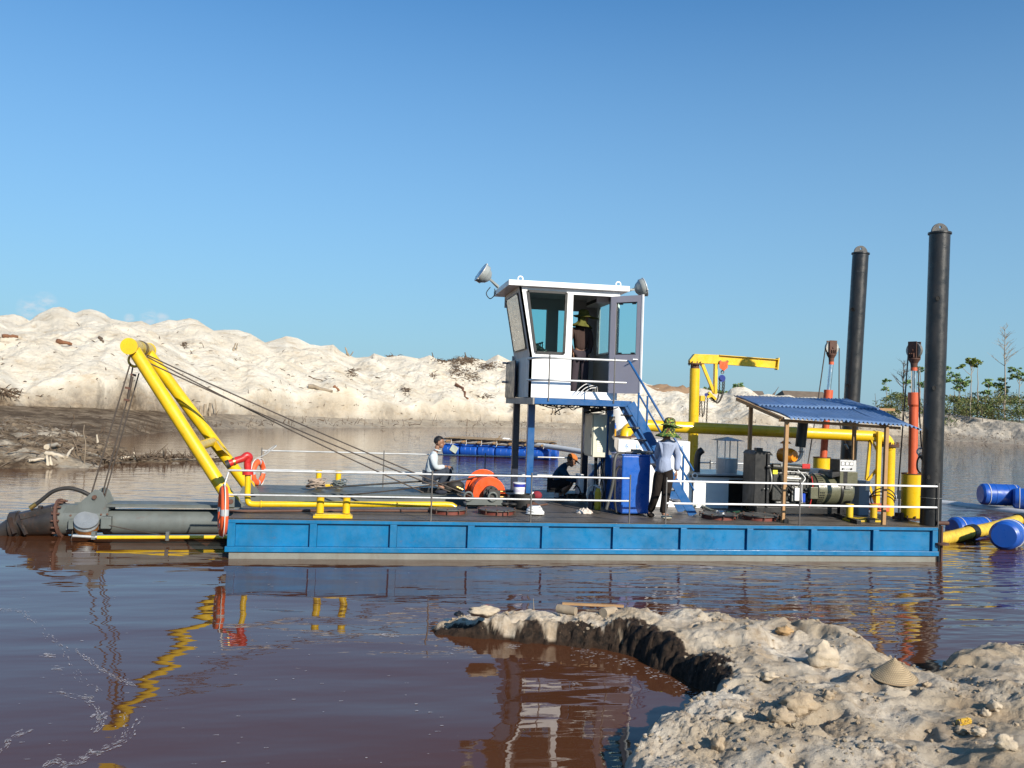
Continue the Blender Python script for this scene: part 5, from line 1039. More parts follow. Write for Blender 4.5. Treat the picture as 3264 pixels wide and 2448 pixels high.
MB().box(rx1-.128, rx1-.07, gy-.03, gy+.53, fz1, rz1_+.02).build('radiator_shroud', m_black, gs, bevel=.01)
MB().prism([P(2402, 1449, gy), P(2466, 1452, gy), P(2455, 1440, gy), P(2412, 1437, gy)], (0, .48, 0)).obox((GX(2430), gy+.2, rz1_+.07), (.12, .12, .06)).build('header_tank', m_black, gs, bevel=.008)
fn = MB()
for k in range(26):
    a = math.pi*2*k/26; fn.tube((rx1-.06, gy+.27, (fz1+rz1_)/2), (rx1-.02, gy+.27+.27*math.cos(a), (fz1+rz1_)/2+.27*math.sin(a)), .006, n=4)
fn.torus((rx1-.02, gy+.27, (fz1+rz1_)/2), .27, .02, (1, 0, 0), 36, 8).build('fan_guard', m_alu, gs)
for z_ in (GZ(1560),): 
    for dx_ in (.16, .09): MB().ball((rx1-dx_-.02, gy-.045, z_), .018, 8).build('bolt_head', m_alu, gs)
MB().ball((rx1-.10, gy-.045, GZ(1490)), .05, 12, (1, .3, .8)).build('shroud_dome', m_black, gs)
# engine block and its fittings
exa, exb = GX(2474), GX(2592)
MB().box(exa, exb, gy+.15, gy+.55, GZ(1600), GZ(1508)).build('engine_block', m_iron, gs, bevel=.02)
MB().box(exa+.05, exb-.1, gy+.12, gy+.5, fz1+.02, GZ(1601)).build('oil_sump', m_iron, gs, bevel=.03)
MB().box(exa+.02, exb-.04, gy+.2, gy+.5, GZ(1507), GZ(1484)).build('rocker_cover', m_iron, gs, bevel=.02)
MB().tube((exa-.02, gy+.14, GZ(1490)), (exb-.02, gy+.14, GZ(1496)), .055, n=16).build('intake_manifold', m_iron, gs)
MB().box(exb-.18, exb-.03, gy+.075, gy+.083, GZ(1494), GZ(1479)).build('red_plate', m_red, gs)
MB().box(exa+.12, exa+.24, gy+.078, gy+.084, GZ(1490), GZ(1480)).build('name_plate', m_alu, gs)
MB().box(exa-.04, exa+.05, gy+.06, gy+.08, GZ(1514), GZ(1501)).build('yellow_tag', paint('yellow_tag', (.65, .62, .03), dirt=0, bump=0), gs)
MB().box(exa+.13, exa+.47, gy+.05, gy+.15, GZ(1536), GZ(1518)).tube((exa+.14, gy+.08, GZ(1526)), (exa+.5, gy+.08, GZ(1528)), .04, n=12).build('injection_pump', m_alu, gs, bevel=.008)
for k in range(4): MB().path(spline([(exa+.16+.07*k, gy+.1, GZ(1519)), (exa+.15+.07*k, gy+.07, GZ(1506)), (exa+.17+.09*k, gy+.15, GZ(1498))], 5), .007, 5).build('fuel_line', m_alu, gs)
MB().path([(exa+.22, gy+.06, GZ(1504)), (exb-.12, gy+.05, GZ(1507)), (exb-.08, gy+.06, GZ(1515))], .009, 6).build('fuel_rail', m_galv, gs)
rng = random.Random(3)
for k in range(26):
    x_ = rng.uniform(exa, exb); z_ = rng.uniform(GZ(1590), GZ(1515)); w_ = rng.uniform(.02, .07)
    (MB().tube((x_, gy+.15, z_), (x_, gy+.15-rng.uniform(.03, .08), z_), w_*.5, n=10) if k % 2 else MB().obox((x_, gy+.13, z_), (w_, .06, w_*.8))).build('engine_fitting', rng.choice((m_alu, m_iron, m_iron, m_black)), gs)
for k in range(5): MB().path(spline([(exa+.1*k, gy+.1, GZ(1540)), (exa+.15+.1*k, gy+.04, GZ(1552+4*k)), (exa+.3+.09*k, gy+.08, GZ(1590-5*k))], 6), .012, 6).build('engine_hose', m_rubber, gs)
MB().box(GX(2536), GX(2552), gy+.02, gy+.06, GZ(1597), GZ(1556)).build('filter_housing', m_white, gs, bevel=.008)
MB().box(GX(2530), GX(2556), gy+.062, gy+.12, GZ(1600), GZ(1552)).build('filter_mount', m_alu, gs, bevel=.008)
MB().lathe([(0, 0), (.045, 0), (.048, .02), (.048, .15), (.03, .16)], (GX(2563), gy+.04, GZ(1601)), n=18).build('oil_filter', paint('filter_blue', (.02, .07, .45), rough=.3, dirt=.05, coat=.4), gs)
MB().path(spline([(GX(2590), gy+.05, GZ(1518)), (GX(2593), gy+.03, GZ(1545)), (GX(2591), gy+.03, GZ(1585)), (GX(2583), gy+.03, GZ(1620))], 6), .010, 6).build('red_cable', m_red, gs)
MB().path(spline([(GX(2550), gy+.1, GZ(1500)), (GX(2567), gy+.02, GZ(1524)), (GX(2556), gy, GZ(1545)), (GX(2558), gy, GZ(1600))], 6), .012, 6).build('grey_cable', m_galv, gs)
# air filter + silencer
af0, af1 = P(2487, 1449, gy+.35), P(2536, 1454, gy+.05); m_ao = paint('filter_orange', (.80, .26, .012), rough=.3, dirt=.1, coat=.4)
dv_ = (af1-af0).normalized()
MB().lathe([(0, 0), (.09, 0), (.125, .03), (.135, .08), (.135, (af1-af0).length-.08), (.105, (af1-af0).length-.01), (.10, (af1-af0).length), (0, (af1-af0).length+.005)], af0-dv_*.02, dv_, n=28).build('air_filter', m_ao, gs)
mc = P(2504, 1412, gy+.25); MB().lathe([(.0, .055), (.04, .045), (.105, .0), (.10, -.01), (.05, -.012), (.045, -.10), (0, -.10)], mc, n=24).build('rain_cap', m_ao, gs)
mu0, mu1 = P(2551, 1425, gy+.25), P(2560, 1343, gy+.25)
MB().tube(mu0, mu1, .095, n=26).build('silencer', m_black, gs)
MB().path(spline([P(2534, 1468, gy+.25), P(2545, 1462, gy+.25), P(2553, 1450, gy+.25), P(2554, 1440, gy+.25), P(2554, 1424, gy+.25)], 6), .035, 12).build('exhaust_elbow', m_galv, gs)
MB().lathe([(.055, 0), (.055, .012), (0, .012)], P(2554, 1441, gy+.25), n=16).build('clamp_ring', m_black, gs)
# alternator
ax0, ax1 = GX(2600), GX(2730); azc = GZ(1566, 2660); ar = .30
acy = gy+.30
MB().lathe([(0, 0), (.24, 0), (.27, .02), (ar, .05), (ar, .22), (ar-.01, .225), (ar-.01, ax1-ax0-.06), (ar-.04, ax1-ax0-.01), (0, ax1-ax0)], (ax0, acy, azc), (1, 0, 0), n=48).build('alternator_body', m_olive, gs)
MB().lathe([(ar+.008, 0), (ar+.014, .01), (ar+.008, .02)], (ax0+.05, acy, azc), (1, 0, 0), n=48).build('alternator_band', m_black, gs); MB().lathe([(ar+.004, 0), (ar+.006, .045), (ar+.004, .05)], (GX(2683), acy, azc), (1, 0, 0), n=48).build('alternator_band', m_black, gs)
for k in range(14):
    for j in range(3):
        a = math.radians(150+k*9) ; 
        if 7 <= k <= 8: continue
        c_ = Vector((ax0+.10+j*.035, acy+math.cos(a)*(ar+.001), azc+math.sin(a)*(ar+.001)))
        c_ = Vector((ax0+.10+j*.035, acy-math.cos(math.radians(k*9-60))*(ar+.001), azc+math.sin(math.radians(k*9-60))*(ar+.001)))
        MB().obox(c_, (.024, .004, .022), rx=-math.radians(k*9-60)).build('vent_slot', m_black, gs)
for k in range(7): MB().obox((GX(2702)+k*.016, acy-math.cos(-.75)*(ar+.002), azc+math.sin(-.75)*(ar+.002)), (.008, .006, .09), rx=.75).build('vent_slot', m_black, gs)
tbx0, tbx1 = GX(2676), GX(2733); tbz = GZ(1504, 2700)
MB().box(tbx0, tbx1, gy-.005, gy+.52, azc+.10, tbz).build('terminal_box', m_olive, gs, bevel=.008)
MB().prism([(tbx0-.002, gy, azc+.28), (tbx0-.002, gy, tbz), (tbx0-.13, gy+.02, tbz-.01), (tbx0-.16, gy+.02, azc+.24)], (0, .5, 0)).build('outlet_cowl', m_black, gs)
MB().box(GX(2687), GX(2700), gy-.008, gy-.0055, azc+.10, tbz).build('box_band', m_black, gs)
MB().box(GX(2694), GX(2712), gy-.012, gy-.009, GZ(1556), GZ(1542)).build('data_plate', m_alu, gs)
MB().box(ax0-.10, ax0+.05, gy-.01, gy+.1, GZ(1590), GZ(1552)).build('coupling_cover', m_olive, gs, bevel=.01)
for s in (.1, .5): MB().box(ax0+s, ax0+s+.08, gy+.08, gy+.52, fz1, azc-.25).build('alternator_foot', m_black, gs)
MB().box(gx1-.18, gx1+.02, gy-.06, gy-.002, GZ(1642, 2700), GZ(1612, 2700)).tube((gx1-.08, gy-.07, GZ(1627, 2700)), (gx1-.08, gy-.058, GZ(1627, 2700)), .03, n=12).build('earth_box', m_black, gs, bevel=.004)
# meter box
kz0, kz1 = tbz+.004, GZ(1466, 2700); kx0, kx1 = GX(2672), GX(2726)
MB().box(kx0, kx1, gy+.0, gy+.32, kz0, kz1).build('meter_box', m_black, gs, bevel=.004)
m_face = paint('meter_panel_white', (.62, .64, .66), rough=.4, dirt=.05, bump=0)
fp_ = MB().box(kx0+.02, kx1+.003, gy-.012, gy-.001, kz0+.005, kz1-.003).build('meter_panel', m_face, gs)
for k in range(3):
    x_ = kx0+.035+k*.085; o = MB().box(x_, x_+.07, gy-.017, gy-.0125, kz0+.11, kz0+.18).build('dial_frame', m_black, fp_)
    MB().box(x_+.008, x_+.062, gy-.020, gy-.0175, kz0+.118, kz0+.172).build('dial_face', m_white, fp_)
    MB().beam((x_+.055, gy-.021, kz0+.125), (x_+.02, gy-.021, kz0+.16), .003, .002, up=(0, 1, 0)).build('needle', m_black, fp_)
for k, r_ in enumerate((.017, .007, .007, .007, .018)): MB().tube((kx0+.07+k*.042, gy-.013, kz0+.05), (kx0+.07+k*.042, gy-.024, kz0+.05), r_, n=12).build('knob', m_black, fp_)
# open drawings/pale sheet behind and blue-grey cabinet
bcx = P(2762, 1580, 1.6); MB()
o = MB().box(P(2738, 1580, 1.5).x, P(2771, 1580, 1.5).x, 1.5, 2.0, DZ, P(2750, 1533, 1.5).z).build('grey_cabinet', paint('pale_blue_grey_sheet', (.24, .29, .36), rough=.4, dirt=.15, var=.05), bevel=.005)
tag(o, 'pale blue-grey steel locker behind the olive alternator', 'locker')
sq = P(2755, 1565, 1.49); tag(MB().box(P(2759, 1560, 1.49).x, P(2772, 1560, 1.49).x, 1.485, 1.496, P(2760, 1564, 1.49).z, P(2760, 1533, 1.49).z).build('paper_notice', m_white), 'blank white notice fixed on the blue-grey locker', 'notice')
tag(MB().box(P(2608, 1512, 2.2).x, P(2645, 1512, 2.2).x, 2.2, 2.6, DZ, P(2620, 1497, 2.2).z).build('white_battery_case', m_white, bevel=.02), 'white case on deck between engine and the far spud sleeve', 'case')
wr = MB(); cc = P(2815, 1590, 1.6)
for k in range(3): wr.path([cc+Vector(((.26+.02*k)*math.cos(a), .05*k, (.20-.03*k)*math.sin(a)-.04*k)) for a in [2*math.pi*i/22 for i in range(17)]], .011, 6)
tag(wr.build('stiff_cable', m_rubber), 'stiff black cable looping beside the yellow down pipe at the stern', 'cable')

# ================================================================ SPUD POLES, HOISTS
def spud(pb, pt_, Y, label, marks=False):
    b_ = P(*pb, Y); t_ = P(*pt_, Y); d = (t_-b_).normalized(); base = b_-d*((b_.z+1.5)/d.z); R = .172
    k = root('spud_pole', (b_.x, Y, DZ), label, 'spud pole', 'black spud poles at the stern')
    MB().tube(base, t_, R, n=36).build('pole', m_spud, k)
    MB().tube(t_, t_+d*.03, R+.022, n=36).build('top_plate', m_spud, k)
    pl_ = [t_+d*.03+Vector((math.cos(a)*R*.93, 0, math.sin(a)*R*.95)) for a in [math.pi*i/16 for i in range(17)]]
    # half-round lug with a lifting hole: ring of quads
    c_ = t_+d*.03; lug = MB(); n_ = 24; hole = c_+Vector((0, 0, .095)); vs = []
    for i in range(n_):
        a = 2*math.pi*i/n_; e = Vector((math.cos(a), 0, math.sin(a))); h_ = hole+e*.025
        tt = 1e9; 
        for s in range(1, 400):
            q_ = hole+e*(s*.001)
            if q_.z < c_.z or ((q_.x-c_.x)**2+(q_.z-c_.z)**2)**.5 > R*.95: tt = s*.001; break
        o_ = hole+e*tt
        vs += [h_-Vector((0, .014, 0)), o_-Vector((0, .014, 0)), o_+Vector((0, .014, 0)), h_+Vector((0, .014, 0))]
    lug.add(vs, [(4*i+j, 4*((i+1) % n_)+j, 4*((i+1) % n_)+(j+1) % 4, 4*i+(j+1) % 4) for i in range(n_) for j in range(4)]); lug.build('lifting_lug', m_spud, k)
    return k, b_, t_, d, R
def hole(k, Y, px, py, R, axisx):
    p = P(px, py, Y-R*math.cos(math.asin(max(-1, min(1, axisx))))+.012); n_ = Vector((axisx, -math.sqrt(1-axisx**2), 0))
    MB().lathe([(.0, 0), (.030, 0), (.034, .006), (.042, .004), (.042, -.01)], p, n_, n=18).build('pin_hole', m_holes, k)
m_holes = paint('pin_hole_black', (.004, .004, .004), rough=.9, dirt=0, bump=0)
k1, b1, t1_, d1, R1 = spud((2966, 1650), (2995.5, 747), .22, 'nearer and taller black tubular spud pole at the stern corner')
for x_, y_, a in ((2989, 951, -.05), (2977, 1237, .1), (2961, 1521, .1)): hole(k1, .22, x_, y_, R1, a)
k2, b2, t2_, d2, R2 = spud((2703, 1480), (2743, 811), 4.35, 'farther black tubular spud pole with pale scuffs behind the canopy')
for x_, y_, a in ((2760, 865, .7), (2717, 986, -.75), (2744, 1109, .8), (2702, 1229, -.7)): hole(k2, 4.35, x_, y_, R2, a)
MB().torus(b1+Vector((0, 0, .35)), R1+.003, .006, (0, .0, 1), 30, 5).build('scrape_ring', m_alu, k1)

def hoist(sleeve_x, Y, sl_top, sl_bot, tube_x, tube_top, rod_top, head_top, wpx, label, flip=False, hx=0):
    sb_ = P(sleeve_x, sl_bot, Y); sb_.z = DZ; st_ = P(sleeve_x, sl_top, Y); k = root('spud_hoist', sb_, label, 'hydraulic hoist', 'hydraulic spud hoists')
    sc = (P(sleeve_x+50, sl_top, Y)-P(sleeve_x-50, sl_top, Y)).length/100; R = wpx*sc/2
    x_ = st_.x
    MB().pipe((x_, Y, DZ+.05), (x_, Y, st_.z), R, .02, n=32).build('sleeve', m_yel, k)
    MB().lathe([(0, .0), (R+.035, .0), (R+.035, .03), (0, .03)], (x_, Y, DZ+.01), n=28).torus((x_, Y, st_.z), R, .01, (0, 0, 1), 32, 6).build('sleeve_flange', m_rust, k)
    for q_ in range(10):
        a = 2*math.pi*q_/10; MB().tube((x_+math.cos(a)*(R+.02), Y+math.sin(a)*(R+.02), DZ), (x_+math.cos(a)*(R+.02), Y+math.sin(a)*(R+.02), DZ+.09), .013, n=6).build('flange_bolt', m_rust, k)
    tt = P(tube_x, tube_top, Y); tb = Vector((x_, Y, DZ+.3)); dd = (tt-tb).normalized(); rt = R*.41
    MB().tube(tb, tt-dd*.26, rt, n=24).tube(tt-dd*.26, tt-dd*.22, rt, rt*1.28, n=24).tube(tt-dd*.22, tt, rt*1.28, n=24).build('cylinder', m_redlead, k)
    rt_ = P(tube_x+hx*.65, rod_top, Y); MB().tube(tt, rt_, rt*.62, n=20).build('chrome_rod', m_chrome, k)
    MB().tube(rt_, rt_+Vector((0, 0, .06)), rt*.72, n=20).build('rod_collar', m_redlead, k)
    h0 = rt_+Vector((0, 0, .06)); ht = P(tube_x+hx, head_top, Y); H_ = ht.z-h0.z
    MB().lathe([(rt*.7, 0), (rt*.8, .08), (rt*1.35, .15), (rt*1.35, .17), (0, .17)], h0, n=20).build('head_neck', m_rust, k)
    ang = Vector((1, 0, 0)) if not flip else Vector((.45, -.9, 0)).normalized()
    nrm_ = Vector((0, -1, 0)) if not flip else Vector((.9, .42, 0)).normalized(); pr_ = nrm_.cross(Vector((0, 0, 1))).normalized()
    for s in (-1, 1):
        o_ = h0+nrm_*(s*.055); w_ = .085
        MB().prism([o_+pr_*-w_+Vector((0, 0, .17)), o_+pr_*w_+Vector((0, 0, .17)), o_+pr_*w_+Vector((0, 0, H_)), o_-pr_*w_+Vector((0, 0, H_))], nrm_*(s*.02)).build('head_plate', m_rust, k, bevel=.004)
        for j in (-.5, 0, .5): MB().prism([o_+nrm_*(s*.02)+pr_*(j*w_-.006)+Vector((0, 0, .18)), o_+nrm_*(s*.02)+pr_*(j*w_+.006)+Vector((0, 0, .18)), o_+nrm_*(s*.02)+pr_*(j*w_+.006)+Vector((0, 0, H_*.55)), o_+nrm_*(s*.02)+pr_*(j*w_-.006)+Vector((0, 0, H_*.55))], nrm_*(s*.03)).build('head_rib', m_rust, k)
    sc_ = h0+Vector((0, 0, H_*.66)); MB().lathe([(0, -.035), (.145, -.035), (.145, -.028), (.125, -.01), (.125, .01), (.145, .028), (.145, .035), (0, .035)], sc_, nrm_, n=32).build('sheave', m_alu, k)
    MB().tube(sc_-nrm_*.09, sc_+nrm_*.09, .025, n=12).build('sheave_pin', m_rust, k)
    return k, sc_, nrm_, x_
kk, sN, nN, xN = hoist(2910, .92, 1510, 1650, 2913, 1251, 1182, 1089, 62, 'nearer orange hydraulic spud hoist standing in a yellow sleeve at the stern corner', True)
kk2, sF, nF, xF = hoist(2620, 4.0, 1458, 1540, 2641, 1243, 1162, 1086, 50, 'farther orange hydraulic spud hoist in a yellow sleeve behind the generator', False, 13)
rope('hoist_rope', [P(2895, 1130, .78), P(2862, 1570, .9), P(2861, 1590, .9)], .012, 'hoist wire left of the nearer orange cylinder, with an end clamp')
rope('hoist_rope', [P(2927, 1170, .70), P(2931, 1330, .62), P(2937, 1425, .5), P(2933, 1432, .5)], .012, 'hoist wire right of the nearer orange cylinder', mat=m_rope)
rope('hoist_rope', [P(2631, 1110, 4.0), P(2604, 1300, 4.0), P(2575, 1480, 4.0)], .012, 'hoist wire left of the farther orange cylinder')
rope('hoist_rope', [P(2675, 1110, 4.0), P(2674, 1310, 4.0), P(2676, 1350, 4.0)], .012, 'hoist wire right of the farther orange cylinder')
rope('hoist_rope', spline([P(2676, 1350, 4.0), P(2688, 1395, 4.1), P(2700, 1425, 4.2), P(2712, 1450, 4.1), P(2727, 1465, 4.1), P(2729, 1480, 4.1)], 5), .014, 'wire sling with a pale ferrule on the farther spud pole', mat=m_rope)
tag(MB().tube(P(2694, 1416, 4.08), P(2702, 1430, 4.08), .03, n=10).build('ferrule', m_alu), 'pale swaged ferrule on the sling at the farther spud pole', 'ferrule')
sk = root('sling_shackle', P(2934, 1447, .3), 'steel shackle joining the slings beside the nearer spud pole', 'shackle')
MB().torus(P(2934, 1440, .35), .06, .013, (.3, 1, 0), 20, 8).torus(P(2936, 1452, .35), .045, .013, (1, .2, 0), 20, 8).build('shackle_ring', m_galv, sk)
rope('sling', spline([P(2934, 1455, .33), P(2950, 1480, .22), P(2970, 1503, .2), P(2985, 1530, .22), P(2993, 1555, .2), P(2994, 1590, .2)], 6), .018, 'wire sling from the shackle round the front of the nearer spud pole')
rope('sling', spline([P(2932, 1452, .33), P(2924, 1470, .35), P(2924, 1495, .4), P(2934, 1508, .45)], 6), .015, 'short black sling loop left of the nearer spud pole')
tag(MB().tube(P(2967, 1499, .18), P(2977, 1512, .18), .032, n=10).build('ferrule', m_alu), 'pale swaged ferrule on the sling across the nearer spud pole', 'ferrule')
tag(MB().tube(P(2866, 1563, .88), P(2866, 1590, .88), .035, n=10).tube(P(2866, 1590, .88), P(2864, 1650, .88), .016, n=8).build('rope_clamp', m_alu), 'steel turnbuckle on the wire left of the near yellow sleeve', 'turnbuckle')
tag(MB().obox(P(2864, 1645, .88), (.10, .10, .12)).obox(P(2874, 1648, .84), (.06, .05, .16)).obox(P(2853, 1650, .8), (.08, .06, .06)).build('deck_lug', m_rust, bevel=.006), 'rusty welded deck lug under the turnbuckle', 'lug')
tag(MB().obox(P(2772, 1660, .55), (.16, .1, .10)).build('black_block', m_black, bevel=.006), 'small black block on deck right of the worn yellow bitts', 'block')

# ================================================================ DECK CLUTTER
bk = Q(1660, 1600, DZ+.0); bk = P(1658, 1572, 1.75)
bu = root('paint_bucket', (bk.x, 1.75, bk.z), 'white and blue paint bucket standing on the black tub', 'bucket')
b0z = P(1656, 1573, 1.75).z; b1z = P(1656, 1538, 1.75).z; bxx = P(1655, 1560, 1.75).x
MB().lathe([(0, 0), (.095, 0), (.105, b1z-b0z-.02), (.112, b1z-b0z-.02), (.112, b1z-b0z), (0, b1z-b0z)], (bxx, 1.75, b0z), n=26).build('bucket_body', m_white, bu)
MB().lathe([(.1035, 0), (.1068, .055)], (bxx, 1.75, b0z+(b1z-b0z)*.62), n=26).build('blue_band', paint('label_blue', (.03, .04, .35), dirt=0, bump=0), bu)
MB().lathe([(.0985, 0), (.1015, .05)], (bxx, 1.75, b0z+.03), n=26).build('label_band', paint('label_lilac', (.55, .52, .62), dirt=.1, bump=0), bu)
tb_ = root('black_tub', (P(1672, 1600, 1.7).x, 1.7, DZ), 'black rubber tub on deck beside the winch hoses', 'tub')
tx = P(1672, 1600, 1.7).x; tzt = P(1672, 1575, 1.7).z
MB().lathe([(0, .01), (.15, .01), (.17, .03), (.185, tzt-DZ), (.175, tzt-DZ), (.16, .04), (0, .03)], (tx, 1.7, DZ), n=30).build('tub_shell', m_rubber, tb_)
MB().box(tx-.28, tx-.05, 1.85, 2.15, DZ, tzt-.03).build('bucket_stand', m_black, tb_)
tag(MB().beam(P(1688, 1582, 1.6), P(1700, 1568, 1.6), .03, .02).build('white_brush', m_white), 'white handle sticking out of the black tub', 'brush')
tag(MB().ball(P(1711, 1579, 1.9), .09, 14, (1.1, 1, .9)).ball(P(1700, 1584, 1.9), .06, 12).build('red_bundle', paint('dark_red_cloth', (.22, .015, .03), rough=.9, dirt=.2)), 'dark red cloth bundle behind the black tub', 'cloth bundle')
tool = MB(); tool.tube(P(1712, 1612, 1.3), P(1745, 1607, 1.35), .018, n=8).tube(P(1698, 1606, 1.4), P(1712, 1612, 1.35), .04, n=10).obox(P(1690, 1612, 1.4), (.12, .1, .06))
tag(tool.build('power_tool', m_rust, bevel=.004), 'small rusty power tool lying beside the tub', 'tool')
tag(MB().ball(P(1612, 1606, 1.6), .06, 10, (1.4, 1, .5)).ball(P(1635, 1607, 1.5), .05, 10, (1.4, 1, .5)).build('dark_gloves', m_rubber), 'pair of dark work gloves on deck left of the tub', 'gloves')
cr_ = Q(1704, 1640, DZ); wr = MB()
for k in range(16):
    f_ = k/15; wr.torus(cr_+Vector((random.uniform(-.01, .01), random.uniform(-.01, .01), .012+f_*.13)), .15-.075*f_**1.6+random.uniform(-.006, .006), .011, (random.uniform(-.12, .12), random.uniform(-.12, .12), 1), 30, 6)
for k in range(10):
    f_ = k/9; wr.torus(cr_+Vector((0, 0, .012+f_*.10)), .115-.06*f_, .011, (random.uniform(-.12, .12), random.uniform(-.12, .12), 1), 24, 6)
tag(wr.build('rope_coil', paint('bright_white_rope', (.78, .78, .76), rough=.8, dirt=.1, var=.04)), 'dome-shaped coil of white rope on the near deck edge', 'rope coil')
def cloth(name, q, rx_, ry_, h_, mat, seed, n_=34):
    X_, Y_ = np.meshgrid(np.linspace(-1, 1, n_), np.linspace(-1, 1, n_)); rr_ = np.hypot(X_, Y_); th_ = np.arctan2(Y_, X_); edge = .75+.3*vn(th_*1.3+seed, th_*0+seed, seed)
    Zc = h_*(np.clip(1-rr_/edge, 0, 1)**.4)*(.55+1.1*np.abs(fbm(X_*2+seed, Y_*2, 4, seed)))+.004
    sc_ = np.minimum(1, edge/np.maximum(rr_, 1e-3)); vs = [(q.x+x*s*rx_, q.y+y*s*ry_, q.z+z) for x, y, z, s in zip(X_.ravel(), Y_.ravel(), Zc.ravel(), sc_.ravel())]
    return MB().add(vs, [(j*n_+i, j*n_+i+1, (j+1)*n_+i+1, (j+1)*n_+i) for j in range(n_-1) for i in range(n_-1)], True).build(name, mat)
tag(cloth('rag', Q(1863, 1636, DZ), .20, .16, .10, paint('dirty_rag', (.62, .55, .48), rough=.9, dirt=.6, dirtcol=(.28, .14, .08), scale=5), 5), 'crumpled dirty white rag on the near deck', 'rag')
def ropeheap(px, py, Y, R, mat, label, nn=22):
    c_ = P(px, py, Y); wr = MB()
    for k in range(nn): wr.torus(c_+Vector((random.uniform(-.05, .05), random.uniform(-.04, .04), random.uniform(0, .10))), R*random.uniform(.6, 1.05), .009, (random.uniform(-.35, .35), random.uniform(-.35, .35), 1), 26, 5)
    tag(wr.build('rope_coil', mat), label, 'rope coil')
ropeheap(1008, 1548, 4.3, .17, paint('tan_rope', (.42, .33, .26), rough=.9, dirt=.3), 'loose coil of tan rope around the left far bitt')
ropeheap(1080, 1551, 4.3, .14, paint('grey_wire_rope', (.20, .23, .22), rough=.5, metal=.3, dirt=.3), 'coil of grey wire around the right far bitt', 12)
# small white pump/boxes by the crouching man, tools under cabin
tag(MB().box(P(1845, 1530, 3.0).x, P(1862, 1530, 3.0).x, 3.0, 3.3, DZ+.12, P(1850, 1512, 3.0).z).build('white_canister', m_white, bevel=.02), 'white canister behind the dark post by the crouching man', 'canister')
tag(MB().box(P(1886, 1500, 2.9).x, P(1902, 1500, 2.9).x, 2.9, 3.2, DZ+.2, P(1890, 1481, 2.9).z).build('white_carton', m_white, bevel=.01), 'white carton below the cream cabinet', 'carton')
tg = root('gas_bottles', (P(1900, 1600, 1.8).x, 1.8, DZ), 'worn yellow grease gun and green bottle standing under the cabinet', 'bottles')
MB().lathe([(0, 0), (.055, 0), (.06, .02), (.06, .32), (.03, .38), (0, .39)], (P(1905, 1600, 1.8).x, 1.8, DZ), n=18).build('yellow_cylinder', m_yelold, tg)
MB().lathe([(0, 0), (.05, 0), (.05, .26), (.02, .32), (0, .33)], (P(1886, 1600, 1.8).x, 1.85, DZ), n=18).build('dark_cylinder', m_navy, tg)
to = MB()
for k in range(10):
    p = P(1815+k*5+random.uniform(-3, 3), 1582+random.uniform(-4, 6), 2.9); to.obox(p, (.09, .07, .06+.05*random.random()), rz=random.random()*3)
to.path(spline([P(1828, 1560, 2.9), P(1838, 1548, 2.9), P(1848, 1562, 2.9), P(1852, 1580, 2.9)], 5), .015, 6)
tag(to.build('pump_unit', m_black, bevel=.006), 'small black pump unit the crouching man is working on', 'pump')
sb_ = P(1385, 1558, 4.0); tag(MB().box(P(1340, 1550, 4.3).x, P(1470, 1550, 4.3).x, 4.2, 4.6, DZ, DZ+.10).build('deck_sleeper', m_black, bevel=.01), 'dark timber sleeper under the squatting man in the pale shirt', 'sleeper')
tag(MB().ball(P(1452, 1548, 4.1), .14, 14, (1.3, 1, .8)).ball(P(1430, 1556, 4.1), .10, 12, (1.3, 1, .7)).build('black_bag', m_rubber), 'black bag between the squatting man and the orange winch', 'bag')
# ================================================================ PEOPLE
m_skin = paint('tanned_skin', (.26, .135, .085), rough=.55, dirt=0, var=.08, bump=.05)
m_hair = paint('black_hair', (.010, .009, .009), rough=.5, dirt=0, var=.2, bump=.3)
def fabric(name, rgb, stripe=None, var=.15):
    if name in MATS: return MATS[name]
    m, nt, b = new_mat(name); g_ = N(nt, 'ShaderNodeNewGeometry').outputs['Position']
    c = mix(nt, mrange(nt, noise(nt, g_, 6), .35, .65), tuple(x*(1-var) for x in rgb), rgb)
    if stripe:
        w_ = N(nt, 'ShaderNodeTexWave'); w_.inputs['Scale'].default_value = stripe[0]; w_.inputs['Distortion'].default_value = 1.5; nt.links.new(g_, w_.inputs['Vector']); c = mix(nt, mth(nt, 'MULTIPLY', w_.outputs['Fac'], .6), c, stripe[1])
    nt.links.new(c, b.inputs['Base Color']); b.inputs['Roughness'].default_value = .9; b.inputs['Specular IOR Level'].default_value = .15
    bp = N(nt, 'ShaderNodeBump'); bp.inputs['Strength'].default_value = .9; bp.inputs['Distance'].default_value = .035
    nt.links.new(noise(nt, g_, 7, 3, .55, (1.5, 1.5, .55)), bp.inputs['Height']); nt.links.new(bp.outputs[0], b.inputs['Normal']); MATS[name] = m; return m
def skin(pts, edges, rootkey, sub=2):
    keys = list(pts); keys.remove(rootkey); keys.insert(0, rootkey); ix = {k: i for i, k in enumerate(keys)}
    me = bpy.data.meshes.new('s'); me.from_pydata([tuple(pts[k][0]) for k in keys], [(ix[a], ix[b]) for a, b in edges], [])
    o = bpy.data.objects.new('s', me); COL.objects.link(o); m = o.modifiers.new('k', 'SKIN'); m.use_smooth_shade = True; m.branch_smoothing = .6
    for i, k in enumerate(keys):
        r = pts[k][1]; me.skin_vertices[0].data[i].radius = r if isinstance(r, tuple) else (r, r); me.skin_vertices[0].data[i].use_root = (i == 0)
    s_ = o.modifiers.new('d', 'SUBSURF'); s_.levels = sub; s_.render_levels = sub
    bpy.context.view_layer.update(); out = bpy.data.meshes.new_from_object(o.evaluated_get(bpy.context.evaluated_depsgraph_get()))
    bpy.data.objects.remove(o); return out
